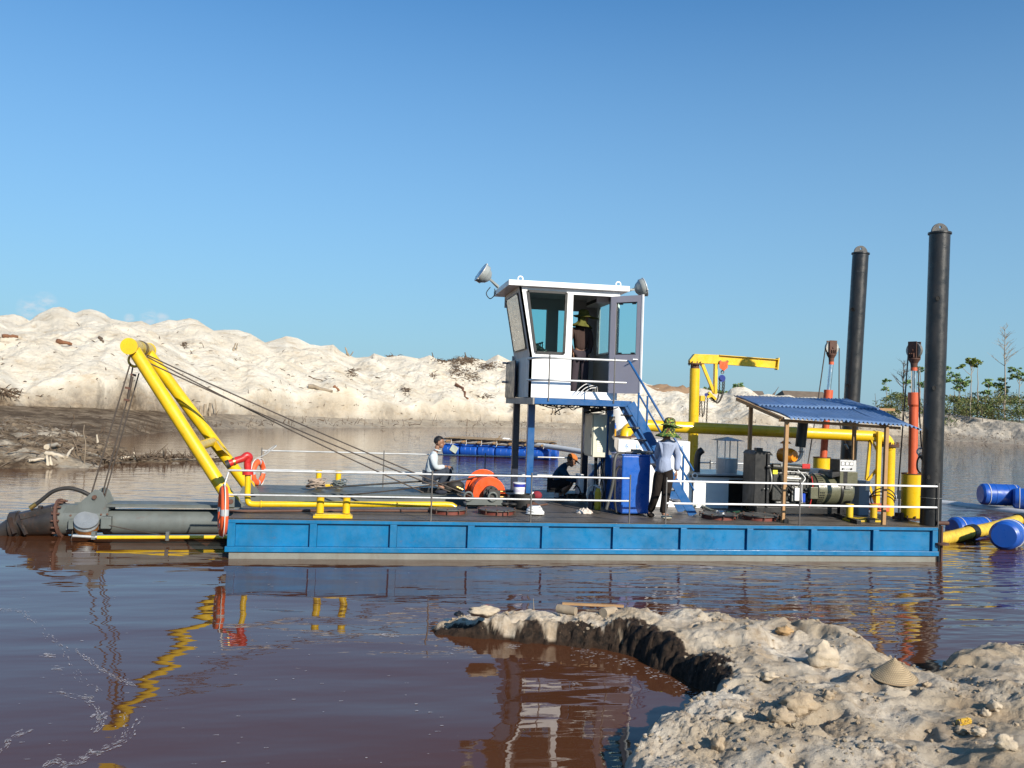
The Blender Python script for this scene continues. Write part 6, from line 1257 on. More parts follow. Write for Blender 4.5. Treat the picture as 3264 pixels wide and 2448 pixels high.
def hand(mb, w_, d, n_, s=1.0, curl=.5):
    d = Vector(d).normalized(); n_ = (Vector(n_)-d*Vector(n_).dot(d)).normalized(); sd = d.cross(n_)
    p = Vector(w_)+d*.045*s
    vs = MB(); vs.ball((0, 0, 0), 1, 10); 
    mb.add([p+d*(v[0]*.050*s)+sd*(v[1]*.042*s)+n_*(v[2]*.018*s) for v in vs.v], vs.f, True)
    for i, (o_, l_) in enumerate(((-.030, .066), (-.010, .078), (.011, .072), (.030, .056))):
        b_ = p+d*.038*s+sd*o_*s; a1 = b_+d*(l_*.45*s)+n_*(.010*curl*s); a2 = a1+(d*(1-curl*.6)+n_*curl).normalized()*l_*.32*s; a3 = a2+(d*(1-curl*1.2)+n_*curl*1.3).normalized()*l_*.25*s
        mb.path([b_, a1, a2, a3], [.0095*s, .009*s, .008*s, .006*s], 7)
    b_ = p-d*.02*s-sd*.036*s; a1 = b_-sd*.022*s+d*.025*s+n_*.01*s; mb.path([b_, a1, a1+d*.026*s+n_*.012*s], [.012*s, .010*s, .008*s], 7)
def head(mb, c, fwd, up=(0, 0, 1), s=1.0):
    f_ = Vector(fwd).normalized(); u_ = (Vector(up)-f_*Vector(up).dot(f_)).normalized(); l_ = u_.cross(f_)
    def el(o, r, n=14):
        b_ = MB(); b_.ball((0, 0, 0), 1, n); mb.add([c+f_*(o[0]*s+v[0]*r[0]*s)+l_*(o[1]*s+v[1]*r[1]*s)+u_*(o[2]*s+v[2]*r[2]*s) for v in b_.v], b_.f, True)
    el((-.008, 0, .02), (.098, .076, .098), 20); el((.028, 0, -.052), (.062, .056, .062), 16); el((.050, 0, -.092), (.032, .036, .022), 12)
    el((.092, 0, -.022), (.020, .013, .028), 10); el((.100, 0, -.036), (.016, .017, .011), 10); el((.078, 0, -.066), (.016, .026, .007), 10); el((.076, 0, -.076), (.015, .022, .007), 10)
    el((.080, .030, .004), (.012, .017, .009), 8); el((.080, -.030, .004), (.012, .017, .009), 8); el((.082, 0, .022), (.014, .055, .010), 10)
    el((-.005, .077, -.012), (.020, .008, .032), 10); el((-.005, -.077, -.012), (.020, .008, .032), 10)
    return f_, l_, u_
def hairmesh(c, f_, l_, u_, s=1.0, back=True):
    mb = MB(); b_ = MB(); b_.ball((0, 0, 0), 1, 22); vs = []
    for v in b_.v:
        x, y, z = v; k = 1.0+.035*math.sin(x*31+y*17)*math.sin(z*23)
        zz = max(z, -.35 if x < .1 else .42+(.0 if abs(y) < .8 else -.3)) if back else max(z, .2)
        vs.append(c+f_*((-.014+x*.106*k)*s)+l_*(y*.085*k*s)+u_*((.028+zz*.104*k)*s))
    mb.add(vs, b_.f, True); return mb

# --- man standing at the rail, seen from behind
py_ = .60
J = lambda x, y, Y=py_: P(x, y, Y)
st = root('person', (J(2102, 1650).x, py_, DZ), 'person seen from behind in camouflage sun hat, pale blue shirt and black trousers', 'person')
fl_, fr_ = Q(2072, 1648, DZ), Q(2112, 1655, DZ)
B_ = {'pel': (J(2115, 1500), .075), 'sp': (J(2117, 1465), .10), 'ch': (J(2124, 1425), .115), 'nk': (J(2127, 1396), .05), 'hd': (J(2131, 1375), .06), 'sl': (J(2102, 1412), .055), 'sr': (J(2150, 1414), .055),
      'el': (J(2094, 1452, .68), .04), 'wl': (J(2112, 1478, .85), .028), 'er': (J(2160, 1458, .66), .04), 'wr': (J(2156, 1503, .55), .028), 'hl': (J(2103, 1514, .62), .06), 'hr': (J(2126, 1514, .56), .06),
      'kl': (J(2090, 1578, .64), .06), 'kr': (J(2122, 1582, .55), .06), 'al': (fl_+Vector((0, 0, .10)), .04), 'ar': (fr_+Vector((0, 0, .10)), .04), 'tl': (fl_+Vector((-.02, -.04, .03)), .04), 'tr': (fr_+Vector((.10, -.05, .03)), .04)}
E_ = [('pel', 'sp'), ('sp', 'ch'), ('ch', 'nk'), ('nk', 'hd'), ('ch', 'sl'), ('ch', 'sr'), ('sl', 'el'), ('el', 'wl'), ('sr', 'er'), ('er', 'wr'), ('pel', 'hl'), ('pel', 'hr'), ('hl', 'kl'), ('hr', 'kr'), ('kl', 'al'), ('kr', 'ar'), ('al', 'tl'), ('ar', 'tr')]
mb = MB(); mb.mesh(skin(B_, E_, 'pel')); hf, hl_, hu = head(mb, J(2134, 1363), (.75, .65, -.1)); hand(mb, B_['wr'][0], (0, 0, -1), (-.6, .4, 0), 1.0); hand(mb, B_['wl'][0], (.5, .3, -.3), (0, 0, -1)); mb.build('body', m_skin, st)
sh_ = {'w0': (J(2115, 1513), (.17, .15)), 'w': (J(2115, 1488), (.165, .14)), 'a': (J(2116, 1470), (.15, .13)), 'b': (J(2121, 1440), (.155, .125)), 'c': (J(2125, 1415), (.14, .11)), 'n': (J(2127, 1399), .075), 'sl': (J(2104, 1411), .078), 'sr': (J(2150, 1412), .078),
       'el': (J(2094, 1452, .68), .062), 'wl': (J(2110, 1476, .84), .045), 'er': (J(2161, 1458, .66), .064), 'wr': (J(2157, 1502, .55), .05)}
MB().mesh(skin(sh_, [('w0', 'w'), ('w', 'a'), ('a', 'b'), ('b', 'c'), ('c', 'n'), ('c', 'sl'), ('c', 'sr'), ('sl', 'el'), ('el', 'wl'), ('sr', 'er'), ('er', 'wr')], 'b')).build('shirt', fabric('pale_blue_shirt', (.32, .37, .50), (55, (.22, .26, .36))), st)
tr_ = {'w': (J(2115, 1482), (.13, .11)), 'hl': (J(2102, 1518, .62), .115), 'hr': (J(2129, 1518, .56), .115), 'kl': (J(2090, 1578, .64), .078), 'kr': (J(2122, 1582, .55), .08), 'al': (fl_+Vector((0, 0, .09)), .062), 'ar': (fr_+Vector((0, 0, .09)), .065)}
MB().mesh(skin(tr_, [('w', 'hl'), ('w', 'hr'), ('hl', 'kl'), ('hr', 'kr'), ('kl', 'al'), ('kr', 'ar')], 'w')).build('trousers', fabric('black_brown_trousers', (.022, .017, .015)), st)
mb = MB(); mb.ball(fr_+Vector((.06, -.03, .04)), .055, 12, (1.9, 1.0, .75)); mb.build('shoe', fabric('cream_shoe', (.42, .38, .30)), st)
mb = MB(); mb.ball(fl_+Vector((-.0, -.03, .04)), .055, 12, (1.1, 1.7, .75)); mb.build('shoe', fabric('black_brown_trousers', (.022, .017, .015)), st)
m_camo, nt, b = new_mat('green_camouflage'); g_ = N(nt, 'ShaderNodeNewGeometry').outputs['Position']
c = mix(nt, mth(nt, 'GREATER_THAN', noise(nt, g_, 17, 2), .50), (.035, .10, .02), (.012, .02, .010)); c = mix(nt, mth(nt, 'GREATER_THAN', noise(nt, g_, 23, 2, .5, (1.2, 1, 1.3)), .56), c, (.30, .34, .05)); c = mix(nt, mth(nt, 'GREATER_THAN', noise(nt, g_, 20, 2, .5, (1, 1.3, .9)), .60), c, (.17, .06, .025))
nt.links.new(c, b.inputs['Base Color']); b.inputs['Roughness'].default_value = .9
def sunhat(c, f_, u_, parent, mat, flap=True):
    l_ = u_.cross(f_); n = 36; rings = []
    prof = [(0, .135), (.05, .13), (.085, .11), (.10, .07), (.102, .03), (.105, .02)]
    vs = []
    for r, h in prof: vs += [c+(f_*math.cos(2*math.pi*k/n)+l_*math.sin(2*math.pi*k/n)*.86)*max(r, 1e-4)+u_*h for k in range(n)]
    for t_ in (.33, .66, 1):
        for k in range(n):
            a = 2*math.pi*k/n; ex = (.14 if math.cos(a) > 0 else .05)*abs(math.cos(a))**1.3+.055; vs.append(c+(f_*math.cos(a)+l_*math.sin(a)*.86)*(.105+ex*t_)+u_*(.02-.035*t_-.01*math.sin(3*a)*t_))
    m = len(prof)+3; hb = MB().add(vs, [(i*n+k, i*n+(k+1) % n, (i+1)*n+(k+1) % n, (i+1)*n+k) for i in range(m-1) for k in range(n)], True); o = hb.build('sun_hat', mat, parent, recalc=False)
    o.modifiers.new('t', 'SOLIDIFY').thickness = .006
    if flap:
        vs = []; nn = 40
        for i, (r, h, w_) in enumerate(((.10, .02, 0), (.104, -.05, .003), (.10, -.10, .006), (.13, -.145, .015), (.19, -.175, .02), (.215, -.205, .02))):
            for k in range(nn):
                a = math.pi*2*k/nn; vs.append(c-f_*.01+(f_*math.cos(a)*.95+l_*math.sin(a))*(r+w_*math.sin(7*a))+Vector((0, 0, h)))
        fb_ = MB().add(vs, [(i*nn+k, i*nn+(k+1) % nn, (i+1)*nn+(k+1) % nn, (i+1)*nn+k) for i in range(5) for k in range(nn) if math.cos(2*math.pi*(k+.5)/nn) < .82], True); o = fb_.build('neck_flap', mat, parent, recalc=False); o.modifiers.new('t', 'SOLIDIFY').thickness = .005
sunhat(J(2134, 1360)+Vector((0, 0, .02)), Vector((.80, .58, -.12)).normalized(), Vector((.10, .05, 1)).normalized(), st, m_camo)

# --- squatting figures
def squat(label, Y, px_, cloth_, trous, hairkind, dr=1, sc=.135):
    K = lambda k, dy=0.0: P(px_[k][0], px_[k][1], Y+dy)
    k = root('person', (K('pel').x, Y, DZ), label, 'person')
    d2 = .13
    B_ = {'pel': (K('pel'), .12), 'sp': (K('pel').lerp(K('ch'), .5), .11), 'ch': (K('ch'), .12), 'nk': (K('nk'), .05), 'hd': (K('hd')-Vector((.03, 0, .05)), .055)}
    E_ = [('pel', 'sp'), ('sp', 'ch'), ('ch', 'nk'), ('nk', 'hd')]
    for s, t_ in ((-1, 'n'), (1, 'f')):
        B_['s'+t_] = (K('sh', s*.16), .055); B_['e'+t_] = (K('el', s*.20), .042); B_['w'+t_] = (K('wr', s*.07), .03)
        B_['h'+t_] = (K('pel', s*.10), .09); B_['k'+t_] = (K('kn', s*.15)+Vector((.03*(s > 0), 0, 0)), .065); B_['a'+t_] = (K('an', s*d2)+Vector((.10*(s > 0), 0, 0)), .042); B_['t'+t_] = (K('an', s*d2)+Vector((.12+.10*(s > 0), 0, -.06)), .035)
        E_ += [('ch', 's'+t_), ('s'+t_, 'e'+t_), ('e'+t_, 'w'+t_), ('pel', 'h'+t_), ('h'+t_, 'k'+t_), ('k'+t_, 'a'+t_), ('a'+t_, 't'+t_)]
    mb = MB(); mb.mesh(skin(B_, E_, 'pel')); f_, l_, u_ = head(mb, K('hd'), px_['fwd'], px_.get('up', (0, 0, 1)))
    for t_ in 'nf': hand(mb, B_['w'+t_][0], px_['hd_dir'], (0, .3 if t_ == 'n' else -.3, -1), 1.0, .7)
    mb.build('body', m_skin, k)
    S_ = {a: (B_[a][0], r) for a, r in (('pel', .135), ('sp', (.165, .15)), ('ch', (.165, .145)), ('nk', .07), ('sn', .085), ('sf', .085), ('en', .066), ('ef', .066))}
    S_['wn'] = (B_['en'][0].lerp(B_['wn'][0], px_.get('cuff', .8)), .05); S_['wf'] = (B_['ef'][0].lerp(B_['wf'][0], px_.get('cuff', .8)), .05)
    MB().mesh(skin(S_, [('pel', 'sp'), ('sp', 'ch'), ('ch', 'nk'), ('ch', 'sn'), ('ch', 'sf'), ('sn', 'en'), ('sf', 'ef'), ('en', 'wn'), ('ef', 'wf')], 'ch')).build('shirt', cloth_, k)
    T_ = {'pel': (B_['pel'][0]-Vector((0, 0, .03)), .145), 'hn': (B_['hn'][0], .115), 'hf': (B_['hf'][0], .115), 'kn': (B_['kn'][0], .09), 'kf': (B_['kf'][0], .09)}; te_ = [('pel', 'hn'), ('pel', 'hf'), ('hn', 'kn'), ('hf', 'kf')]
    if not px_.get('shorts'):
        T_['an'] = (B_['an'][0], .065); T_['af'] = (B_['af'][0], .065); te_ += [('kn', 'an'), ('kf', 'af')]
    MB().mesh(skin(T_, te_, 'pel')).build('shorts' if px_.get('shorts') else 'trousers', trous, k)
    for t_ in 'nf':
        a = B_['a'+t_][0]; mb = MB(); mb.ball(Vector((a.x+.06, a.y, DZ+.045)), .055, 12, (2.2, .9, .85)); mb.build('shoe', fabric('dark_shoe', (.03, .035, .05)), k)
        if px_.get('shorts'): MB().tube(Vector((a.x, a.y, DZ+.06)), a+Vector((0, 0, .06)), .05, .05, n=12).build('sock', fabric('white_sock', (.5, .5, .5)), k)
    return k, K('hd'), f_, l_, u_, B_
k_, hc, f_, l_, u_, B1 = squat('person squatting in a pale shirt and dark trousers on the far deck, looking right', 4.05,
    dict(pel=(1369, 1522), ch=(1379, 1463), nk=(1391, 1436), hd=(1401, 1410), sh=(1378, 1452), el=(1388, 1492), wr=(1425, 1486), kn=(1432, 1499), an=(1398, 1548), fwd=(.93, -.25, .02), hd_dir=(1, -.1, -.25)),
    fabric('grey_white_shirt', (.50, .56, .60)), fabric('slate_trousers', (.045, .055, .075)), 'hair')
hairmesh(hc, f_, l_, u_).build('hair', m_hair, k_)
MB().torus(B1['nk'][0]+Vector((.02, 0, .01)), .065, .014, (.25, 0, 1), 20, 8).build('collar', fabric('grey_white_shirt', (.50, .56, .60)), k_)
k_, hc, f_, l_, u_, B2 = squat('person crouching in a dark blue jacket, black shorts and orange cap under the cabin', 3.35,
    dict(pel=(1767, 1548), ch=(1785, 1498), nk=(1806, 1480), hd=(1822, 1468), sh=(1790, 1493), el=(1812, 1528), wr=(1840, 1532), kn=(1822, 1533), an=(1775, 1580), fwd=(.84, -.05, -.52), up=(.5, 0, .86), hd_dir=(.5, -.1, -.8), shorts=True, cuff=.95),
    fabric('dark_blue_teal_jacket', (.010, .05, .10)), fabric('black_shorts', (.012, .012, .014)), 'cap')
cp = MB(); b_ = MB(); b_.ball((0, 0, 0), 1, 22); cp.add([hc+f_*(-.012+v[0]*.113)+l_*(v[1]*.09)+u_*(.045+max(v[2], -.02)*.095) for v in b_.v], b_.f, True); cp.build('cap', fabric('orange_cap', (.55, .18, .05)), k_)
vs = []; n = 14
for i in range(2):
    for j in range(n+1): a = -1.1+2.2*j/n; r = (.10, .185)[i]; vs.append(hc+f_*(r*math.cos(a))+l_*(.088*math.sin(a)/.9)+u_*(.05-.02*i))
o = MB().add(vs, [(j, j+1, n+2+j, n+1+j) for j in range(n)], True).build('cap_peak', fabric('black_shorts', (.012, .012, .014)), k_, recalc=False); o.modifiers.new('t', 'SOLIDIFY').thickness = .006
hairmesh(hc-u_*.01, f_, l_, u_, .97).build('hair', m_hair, k_)

# --- operator in the cabin doorway
oy = 2.75; O = lambda x, y, Y=oy: P(x, y, Y)
op = root('person', (O(1850, 1240).x, oy, cbz+.03), 'person in floppy hat and dark striped clothes standing inside the cabin doorway', 'person')
zf = cbz+.03; ox = O(1851, 1100).x
def Z_(x, z, dy=0.0): return Vector((ox+x, oy+dy, zf+z))
B_ = {'pel': (Z_(-.01, .86), .11), 'sp': (Z_(0, 1.02), .10), 'ch': (Z_(0, 1.22), .12), 'nk': (Z_(.02, 1.38), .05), 'hd': (Z_(.03, 1.46), .06), 'sl': (Z_(-.17, 1.30), .055), 'sr': (Z_(.16, 1.30), .055), 'el': (Z_(-.26, 1.05, -.05), .04), 'wl': (Z_(-.18, .86, -.12), .03), 'er': (Z_(.20, 1.04), .04), 'wr': (Z_(.14, .84, -.08), .03),
      'hl': (Z_(-.09, .82), .09), 'hr': (Z_(.08, .82), .09), 'kl': (Z_(-.11, .45), .06), 'kr': (Z_(.09, .45), .06), 'al': (Z_(-.13, .08), .04), 'ar': (Z_(.09, .08), .04), 'tl': (Z_(-.13, .03, -.12), .035), 'tr': (Z_(.11, .03, -.12), .035)}
mb = MB(); mb.mesh(skin(B_, [('pel', 'sp'), ('sp', 'ch'), ('ch', 'nk'), ('nk', 'hd'), ('ch', 'sl'), ('ch', 'sr'), ('sl', 'el'), ('el', 'wl'), ('sr', 'er'), ('er', 'wr'), ('pel', 'hl'), ('pel', 'hr'), ('hl', 'kl'), ('hr', 'kr'), ('kl', 'al'), ('kr', 'ar'), ('al', 'tl'), ('ar', 'tr')], 'pel'))
head(mb, Z_(.04, 1.53), (.6, -.75, -.2)); hand(mb, B_['wl'][0], (.1, -.1, -1), (1, 0, 0)); hand(mb, B_['wr'][0], (0, -.1, -1), (-1, 0, 0)); mb.build('body', m_skin, op)
MB().mesh(skin({k: (B_[k][0], r) for k, r in (('pel', .14), ('sp', (.16, .13)), ('ch', (.165, .13)), ('nk', .07), ('sl', .085), ('sr', .085), ('el', .065), ('er', .065), ('wl', .045), ('wr', .045))}, [('pel', 'sp'), ('sp', 'ch'), ('ch', 'nk'), ('ch', 'sl'), ('ch', 'sr'), ('sl', 'el'), ('el', 'wl'), ('sr', 'er'), ('er', 'wr')], 'ch')).build('shirt', fabric('brown_plaid_shirt', (.035, .020, .018), (30, (.10, .07, .06))), op)
MB().mesh(skin({'pel': (B_['pel'][0], .135), 'hl': (B_['hl'][0], .105), 'hr': (B_['hr'][0], .105), 'kl': (B_['kl'][0], .085), 'kr': (B_['kr'][0], .085), 'al': (B_['al'][0], .07), 'ar': (B_['ar'][0], .07)}, [('pel', 'hl'), ('pel', 'hr'), ('hl', 'kl'), ('hr', 'kr'), ('kl', 'al'), ('kr', 'ar')], 'pel')).build('trousers', fabric('dark_striped_trousers', (.03, .024, .03), (22, (.10, .08, .10))), op)
sunhat(Z_(.04, 1.56), Vector((.8, -.55, -.1)).normalized(), Vector((.05, 0, 1)), op, fabric('olive_yellow_cloth', (.12, .12, .03)))

# ================================================================ RAFT, FLOATING PIPES AND DRUMS
m_drum = paint('drum_blue_plastic', (.008, .075, .38), rough=.35, dirt=.2, dirtcol=(.10, .12, .25), var=.1, coat=.1)
m_pvc = paint('white_grey_pipe', (.55, .56, .57), rough=.4, dirt=.35, dirtcol=(.3, .28, .25), var=.06)
m_bam = paint('weathered_bamboo', (.30, .21, .12), rough=.8, dirt=.4, dirtcol=(.12, .08, .05), var=.3, scale=3)
m_pole = paint('grey_bark_pole', (.20, .16, .12), rough=.9, dirt=.5, var=.4, scale=4)
def drum(parent, c, axis, R=.29, Ln=.90, mat=None, name='drum'):
    c = Vector(c); ax = Vector(axis).normalized(); h = Ln/2
    return MB().lathe([(0, -h), (R*.80, -h), (R*.86, -h+.015), (R*.98, -h+.05), (R, -h+.10), (R, -h*.36), (R*1.02, -h*.34), (R*1.02, -h*.30), (R, -h*.28), (R, h*.28), (R*1.02, h*.30), (R*1.02, h*.34), (R, h*.36), (R, h-.10), (R*.98, h-.05), (R*.86, h-.015), (R*.80, h), (R*.74, h), (R*.74, h-.012), (0, h-.012)], c, ax, n=32).build(name, mat or m_drum, parent)
RA, RB = Q(1405, 1450, 0), Q(1748, 1468, 0); rdir = (RB-RA).normalized(); rperp = Vector((-rdir.y, rdir.x, 0)); RL = (RB-RA).length
raft = root('bamboo_raft', (RA+RB)/2+rperp*1.0, 'raft of bamboo slats and poles floating on blue drums behind the barge', 'raft')
nd = 6
for row in range(2):
    for k in range(nd):
        if row == 0 and k == 4: pass
        s_ = .42+k*(RL-.84)/(nd-1); drum(raft, RA+rdir*s_+rperp*(.32+row*1.5)+Vector((0, 0, .24)), rdir, R=.28, Ln=.80)
lab = RA+rdir*.42; 
for (oy_, z_) in ((-.03, .60), (.35, .72), (1.9, .70)): MB().path([RA+rdir*(t_*RL/8-.1)+rperp*oy_+Vector((0, 0, z_+.02*math.sin(t_*2.1))) for t_ in range(9)], .035, 8).build('pole', m_pole, raft)
for k in range(7): MB().path([RA+rdir*(.3+k*(RL-.6)/6)+rperp*(-.12)+Vector((0, 0, .65)), RA+rdir*(.34+k*(RL-.6)/6)+rperp*2.2+Vector((0, 0, .66))], .045, 8).build('cross_pole', m_wood, raft)
sl = MB()
for k in range(64): x_ = .1+k*(RL-.2)/63; sl.obox(RA+rdir*x_+rperp*1.15+Vector((0, 0, .775+random.uniform(0, .015))), (.05, 2.0+random.uniform(-.1, .1), .02), rz=math.atan2(rdir.y, rdir.x))
o = sl.build('bamboo_slats', m_bam, raft); o['kind'] = 'stuff'
for k in range(7): 
    p_ = RA+rdir*(.5+k*.72)+rperp*(-.07); MB().path([p_+Vector((0, 0, .74)), p_+Vector((.02, 0, .60)), p_+Vector((-.02, 0, .5))], .012, 5).build('lashing', m_wrope, raft)
MB().beam(RA+rdir*2.55+rperp*.2+Vector((0, 0, .75)), RA+rdir*2.75+rperp*.2+Vector((0, 0, 1.0)), .05, .04).build('upright_stick', m_bam, raft)
MB().obox(RA+rdir*.62+rperp*.028+Vector((0, 0, .30)), (.34, .012, .30), ry=.5, rz=math.atan2(rdir.y, rdir.x)).build('paper_label', paint('pale_paper', (.55, .6, .5), dirt=.3), raft)
pe = P(1606, 1404, RA.y+.2)
pl_ = root('floating_pipe', pe, 'long pale grey pipe running from the raft behind the barge to the right edge', 'pipe')
pts = spline([pe, P(1860, 1441, 22.5), Vector((13.6, 16.8, .12)), P(2774, 1580, 11.0), P(3000, 1606, 9.6), P(3264, 1638, 7.2), P(3500, 1668, 5.6), Vector((24, 2.5, 0.0))], 10)
MB().path(pts, .115, 18).build('pipe_run', m_pvc, pl_)
for k in range(9): MB().torus(pe+(pts[1]-pe).normalized()*(.02+k*.045), .118, .016, (pts[1]-pe), 20, 6).build('rope_winding', m_wrope, pl_)
def drumthing(c, axis, label, R=.29, Ln=.92, straps=(-.33, .36)):
    k = root('float_drum', Vector(c)-Vector((0, 0, R)), label, 'drum', 'blue float drums on the right'); drum(k, c, axis, R, Ln, name='drum_shell')
    ax = Vector(axis).normalized()
    for s_ in straps: MB().torus(Vector(c)+ax*s_*Ln, R+.004, .009, ax, 36, 6).build('strap', m_wrope, k)
    d, u, v = basis(ax); MB().tube(Vector(c)+ax*(Ln/2-.012)+u*.15, Vector(c)+ax*(Ln/2+.01)+u*.15, .035, n=12).build('bung_cap', m_drum, k)
Cc = P(3186, 1577, 8.0); drumthing(Cc, (.97, -.24, .0), 'dark blue drum strapped on top of the pale floating pipe', .29, 1.02)
Cd = P(3290, 1592, 7.4); drumthing(Cd, (.8, -.6, 0), 'blue drum at the right edge behind the strapped drum', .28, .9)
Ca = P(3092, 1687, 4.0); drumthing(Ca, (.98, .10, 0), 'blue drum half hidden behind the yellow hose', .27, .95)
Cb = P(3214, 1703, 1.65); drumthing(Cb, (.74, .67, -.03), 'nearest light blue drum floating in front of the yellow hose', .275, .92, (.1,))
yh = root('yellow_hose', P(3060, 1712, 2.4), 'thick ribbed yellow discharge hose floating from the stern between blue drums', 'hose')
m_hose = paint('ribbed_yellow_hose', (.62, .42, .04), rough=.6, dirt=.7, dirtcol=(.22, .12, .05), var=.25, scale=4)
hp = spline([Vector((P(2960, 1722, 2.0).x, 2.0, .05)), P(3000, 1718, 2.1), P(3050, 1708, 2.3), P(3092, 1697, 2.6), P(3150, 1686, 3.0), P(3200, 1672, 3.6), P(3245, 1659, 4.2), P(3262, 1655, 4.4)], 14)
MB().path(hp, [.125+.007*math.sin(i*2.2) for i in range(len(hp))], 18).build('hose_body', m_hose, yh)
for p_, q_ in ((P(3088, 1698, 2.6), P(3104, 1694, 2.7)), (P(3244, 1659, 4.2), P(3256, 1656, 4.3))): MB().tube(p_, q_, .155, n=20).build('hose_clamp', m_black, yh)

# ================================================================ BANKS: DRIFTWOOD, ROOTS, TREES
bank = bpy.data.objects['sand_bank']; _n = len(bank.data.vertices); _co = np.empty(_n*3, np.float32); bank.data.vertices.foreach_get('co', _co); _co = _co.reshape(NS, -1, 3)
def on_bank(px, py):
    a, tt = sky_pt(px, py); i = int(np.argmin(np.abs(az-a))); col = _co[:, i]; r = np.hypot(col[:, 0]-CAM.x, col[:, 1]-CAM.y); e = (col[:, 2]-CAM.z)/r
    idx = np.where(e >= tt)[0]; j = int(idx[0]) if len(idx) else int(np.argmax(e)); return Vector([float(x) for x in col[j]])
m_dw = paint('grey_driftwood', (.30, .24, .17), rough=.9, dirt=.6, dirtcol=(.12, .08, .05), var=.35, bump=.4, bscale=25)
m_rw = paint('red_brown_wood', (.20, .085, .04), rough=.9, dirt=.5, var=.4)
m_twig = paint('brown_twigs', (.12, .08, .05), rough=.95, dirt=.4, var=.5)
def bentlog(a, b_, r, seed, n=6, j=.12):
    rng = random.Random(seed); a = Vector(a); b_ = Vector(b_); l_ = (b_-a).length
    pts = [a.lerp(b_, i/n)+Vector((rng.uniform(-1, 1), rng.uniform(-1, 1), rng.uniform(-.6, 1)))*j*l_*.5*math.sin(math.pi*i/n) for i in range(n+1)]
    return MB().path(pts, [r*(1-.5*i/n)*rng.uniform(.8, 1.2) for i in range(n+1)], 7)
def blog(x0, y0, x1, y1, r, label, mat=m_dw, seed=1, name='driftwood_log', cat='log'):
    tag(bentlog(on_bank(x0, y0)+Vector((0, 0, r*.6)), on_bank(x1, y1)+Vector((0, 0, r*.6)), r, seed).build(name, mat), label, cat)
blog(5, 1078, 58, 1082, .18, 'reddish fallen branch near the left edge of the sand ridge', m_rw, 2)
blog(180, 1095, 228, 1104, .20, 'reddish forked log on the pale slope left of the gantry', m_rw, 3)
blog(316, 1080, 328, 1096, .12, 'short dark stick lying on the sand slope above the gantry head', m_twig, 4, 'stick', 'stick')
blog(984, 1237, 1058, 1262, .22, 'long brown log lying on the mid slope left of the cabin', m_dw, 5)
blog(1062, 1236, 1082, 1256, .14, 'twisted brown stump beside the long log on the slope', m_rw, 6, 'stump', 'stump')
blog(982, 1203, 1028, 1216, .07, 'thin curved branch above the long log on the slope', m_twig, 7, 'branch', 'branch')
blog(1196, 1203, 1210, 1206, .07, 'small grey stick on the slope below the crest', m_twig, 8, 'stick', 'stick')
blog(1455, 1230, 1490, 1275, .16, 'curved root trailing down the sand below the dark root pile', m_rw, 9, 'root', 'root')
def upstick(px, y0, y1, dx, r, label, mat=m_dw, seed=1, q=None, name='upright_stick', cat='stick'):
    p = q or on_bank(px, y0); d_ = (p-CAM).length; t_ = p+Vector((dx*d_/F_PX, 0, (y0-y1)*d_/F_PX)); tag(bentlog(p-Vector((0, 0, .1)), t_, r, seed, 5, .08).build(name, mat), label, cat)
upstick(745, 1118, 1094, 6, .10, 'pair of short grey stakes on the crest, the left one', m_dw, 3); upstick(752, 1117, 1096, 5, .08, 'pair of short grey stakes on the crest, the right one', m_dw, 4)
upstick(1112, 1136, 1108, -12, .13, 'leaning dead stake standing on the sand crest', m_dw, 5); upstick(1115, 1134, 1120, 10, .07, 'thin side stick beside the leaning stake on the crest', m_dw, 6)
upstick(1382, 1133, 1118, -6, .08, 'stub poking from the left end of the root pile', m_twig, 7); upstick(1487, 1142, 1124, -4, .12, 'dark stub on top of the root pile', m_twig, 8)
sr = root('stump_cluster', on_bank(655, 1325), 'cluster of pale broken stumps at the foot of the sand', 'stumps')
for k, (x_, y1_, r_) in enumerate(((636, 1299, .12), (646, 1296, .16), (654, 1290, .20), (664, 1288, .14), (641, 1312, .1), (668, 1300, .1))):
    p = on_bank(x_, 1326); d_ = (p-CAM).length; bentlog(p-Vector((0, 0, .1)), p+Vector((random.uniform(-.15, .15), 0, (1326-y1_)*d_/F_PX)), r_, k, 5, .06).build('stump_stub', m_dw, sr)
upstick(692, 1322, 1275, -8, .05, 'thin dry reed stalk right of the stump cluster', m_dw, 11, name='reed_stalk', cat='reed'); upstick(1487, 1360, 1336, 0, .05, 'small upright stake at the far waterline', m_twig, 12)
# tangled roots on the ridge: uncountable
rt = MB(); rng = random.Random(11)
for cx_, cy_, w_, h_, n_ in ((1410, 1148, 34, 14, 90), (1475, 1152, 55, 18, 330), (1455, 1185, 26, 26, 120), (1560, 1168, 40, 16, 150), (1500, 1200, 45, 30, 110), (1245, 1130, 18, 5, 30), (1120, 1190, 20, 18, 50), (1295, 1245, 12, 14, 30), (1545, 1265, 25, 12, 30), (20, 1262, 40, 12, 90), (1380, 1200, 14, 12, 25), (590, 1105, 12, 8, 25)):
    for k in range(n_):
        p = on_bank(cx_+rng.gauss(0, w_*.45), cy_+rng.gauss(0, h_*.4)); d = Vector((rng.gauss(0, 1), rng.gauss(0, .5), rng.gauss(.1, .7))).normalized(); l_ = rng.uniform(.2, .8); d.z *= .5
        rt.path([p, p+d*l_*.5+Vector((0, 0, .06)), p+d*l_+Vector((rng.uniform(-.2, .2), 0, rng.uniform(-.2, .1)))], [.04, .03, .012], 4, cap=False)
rt.build('root_tangle', m_twig)['kind'] = 'stuff'; bpy.data.objects['root_tangle']['label'] = 'tangles of brown roots and brush on the sand ridge'
tw = MB()
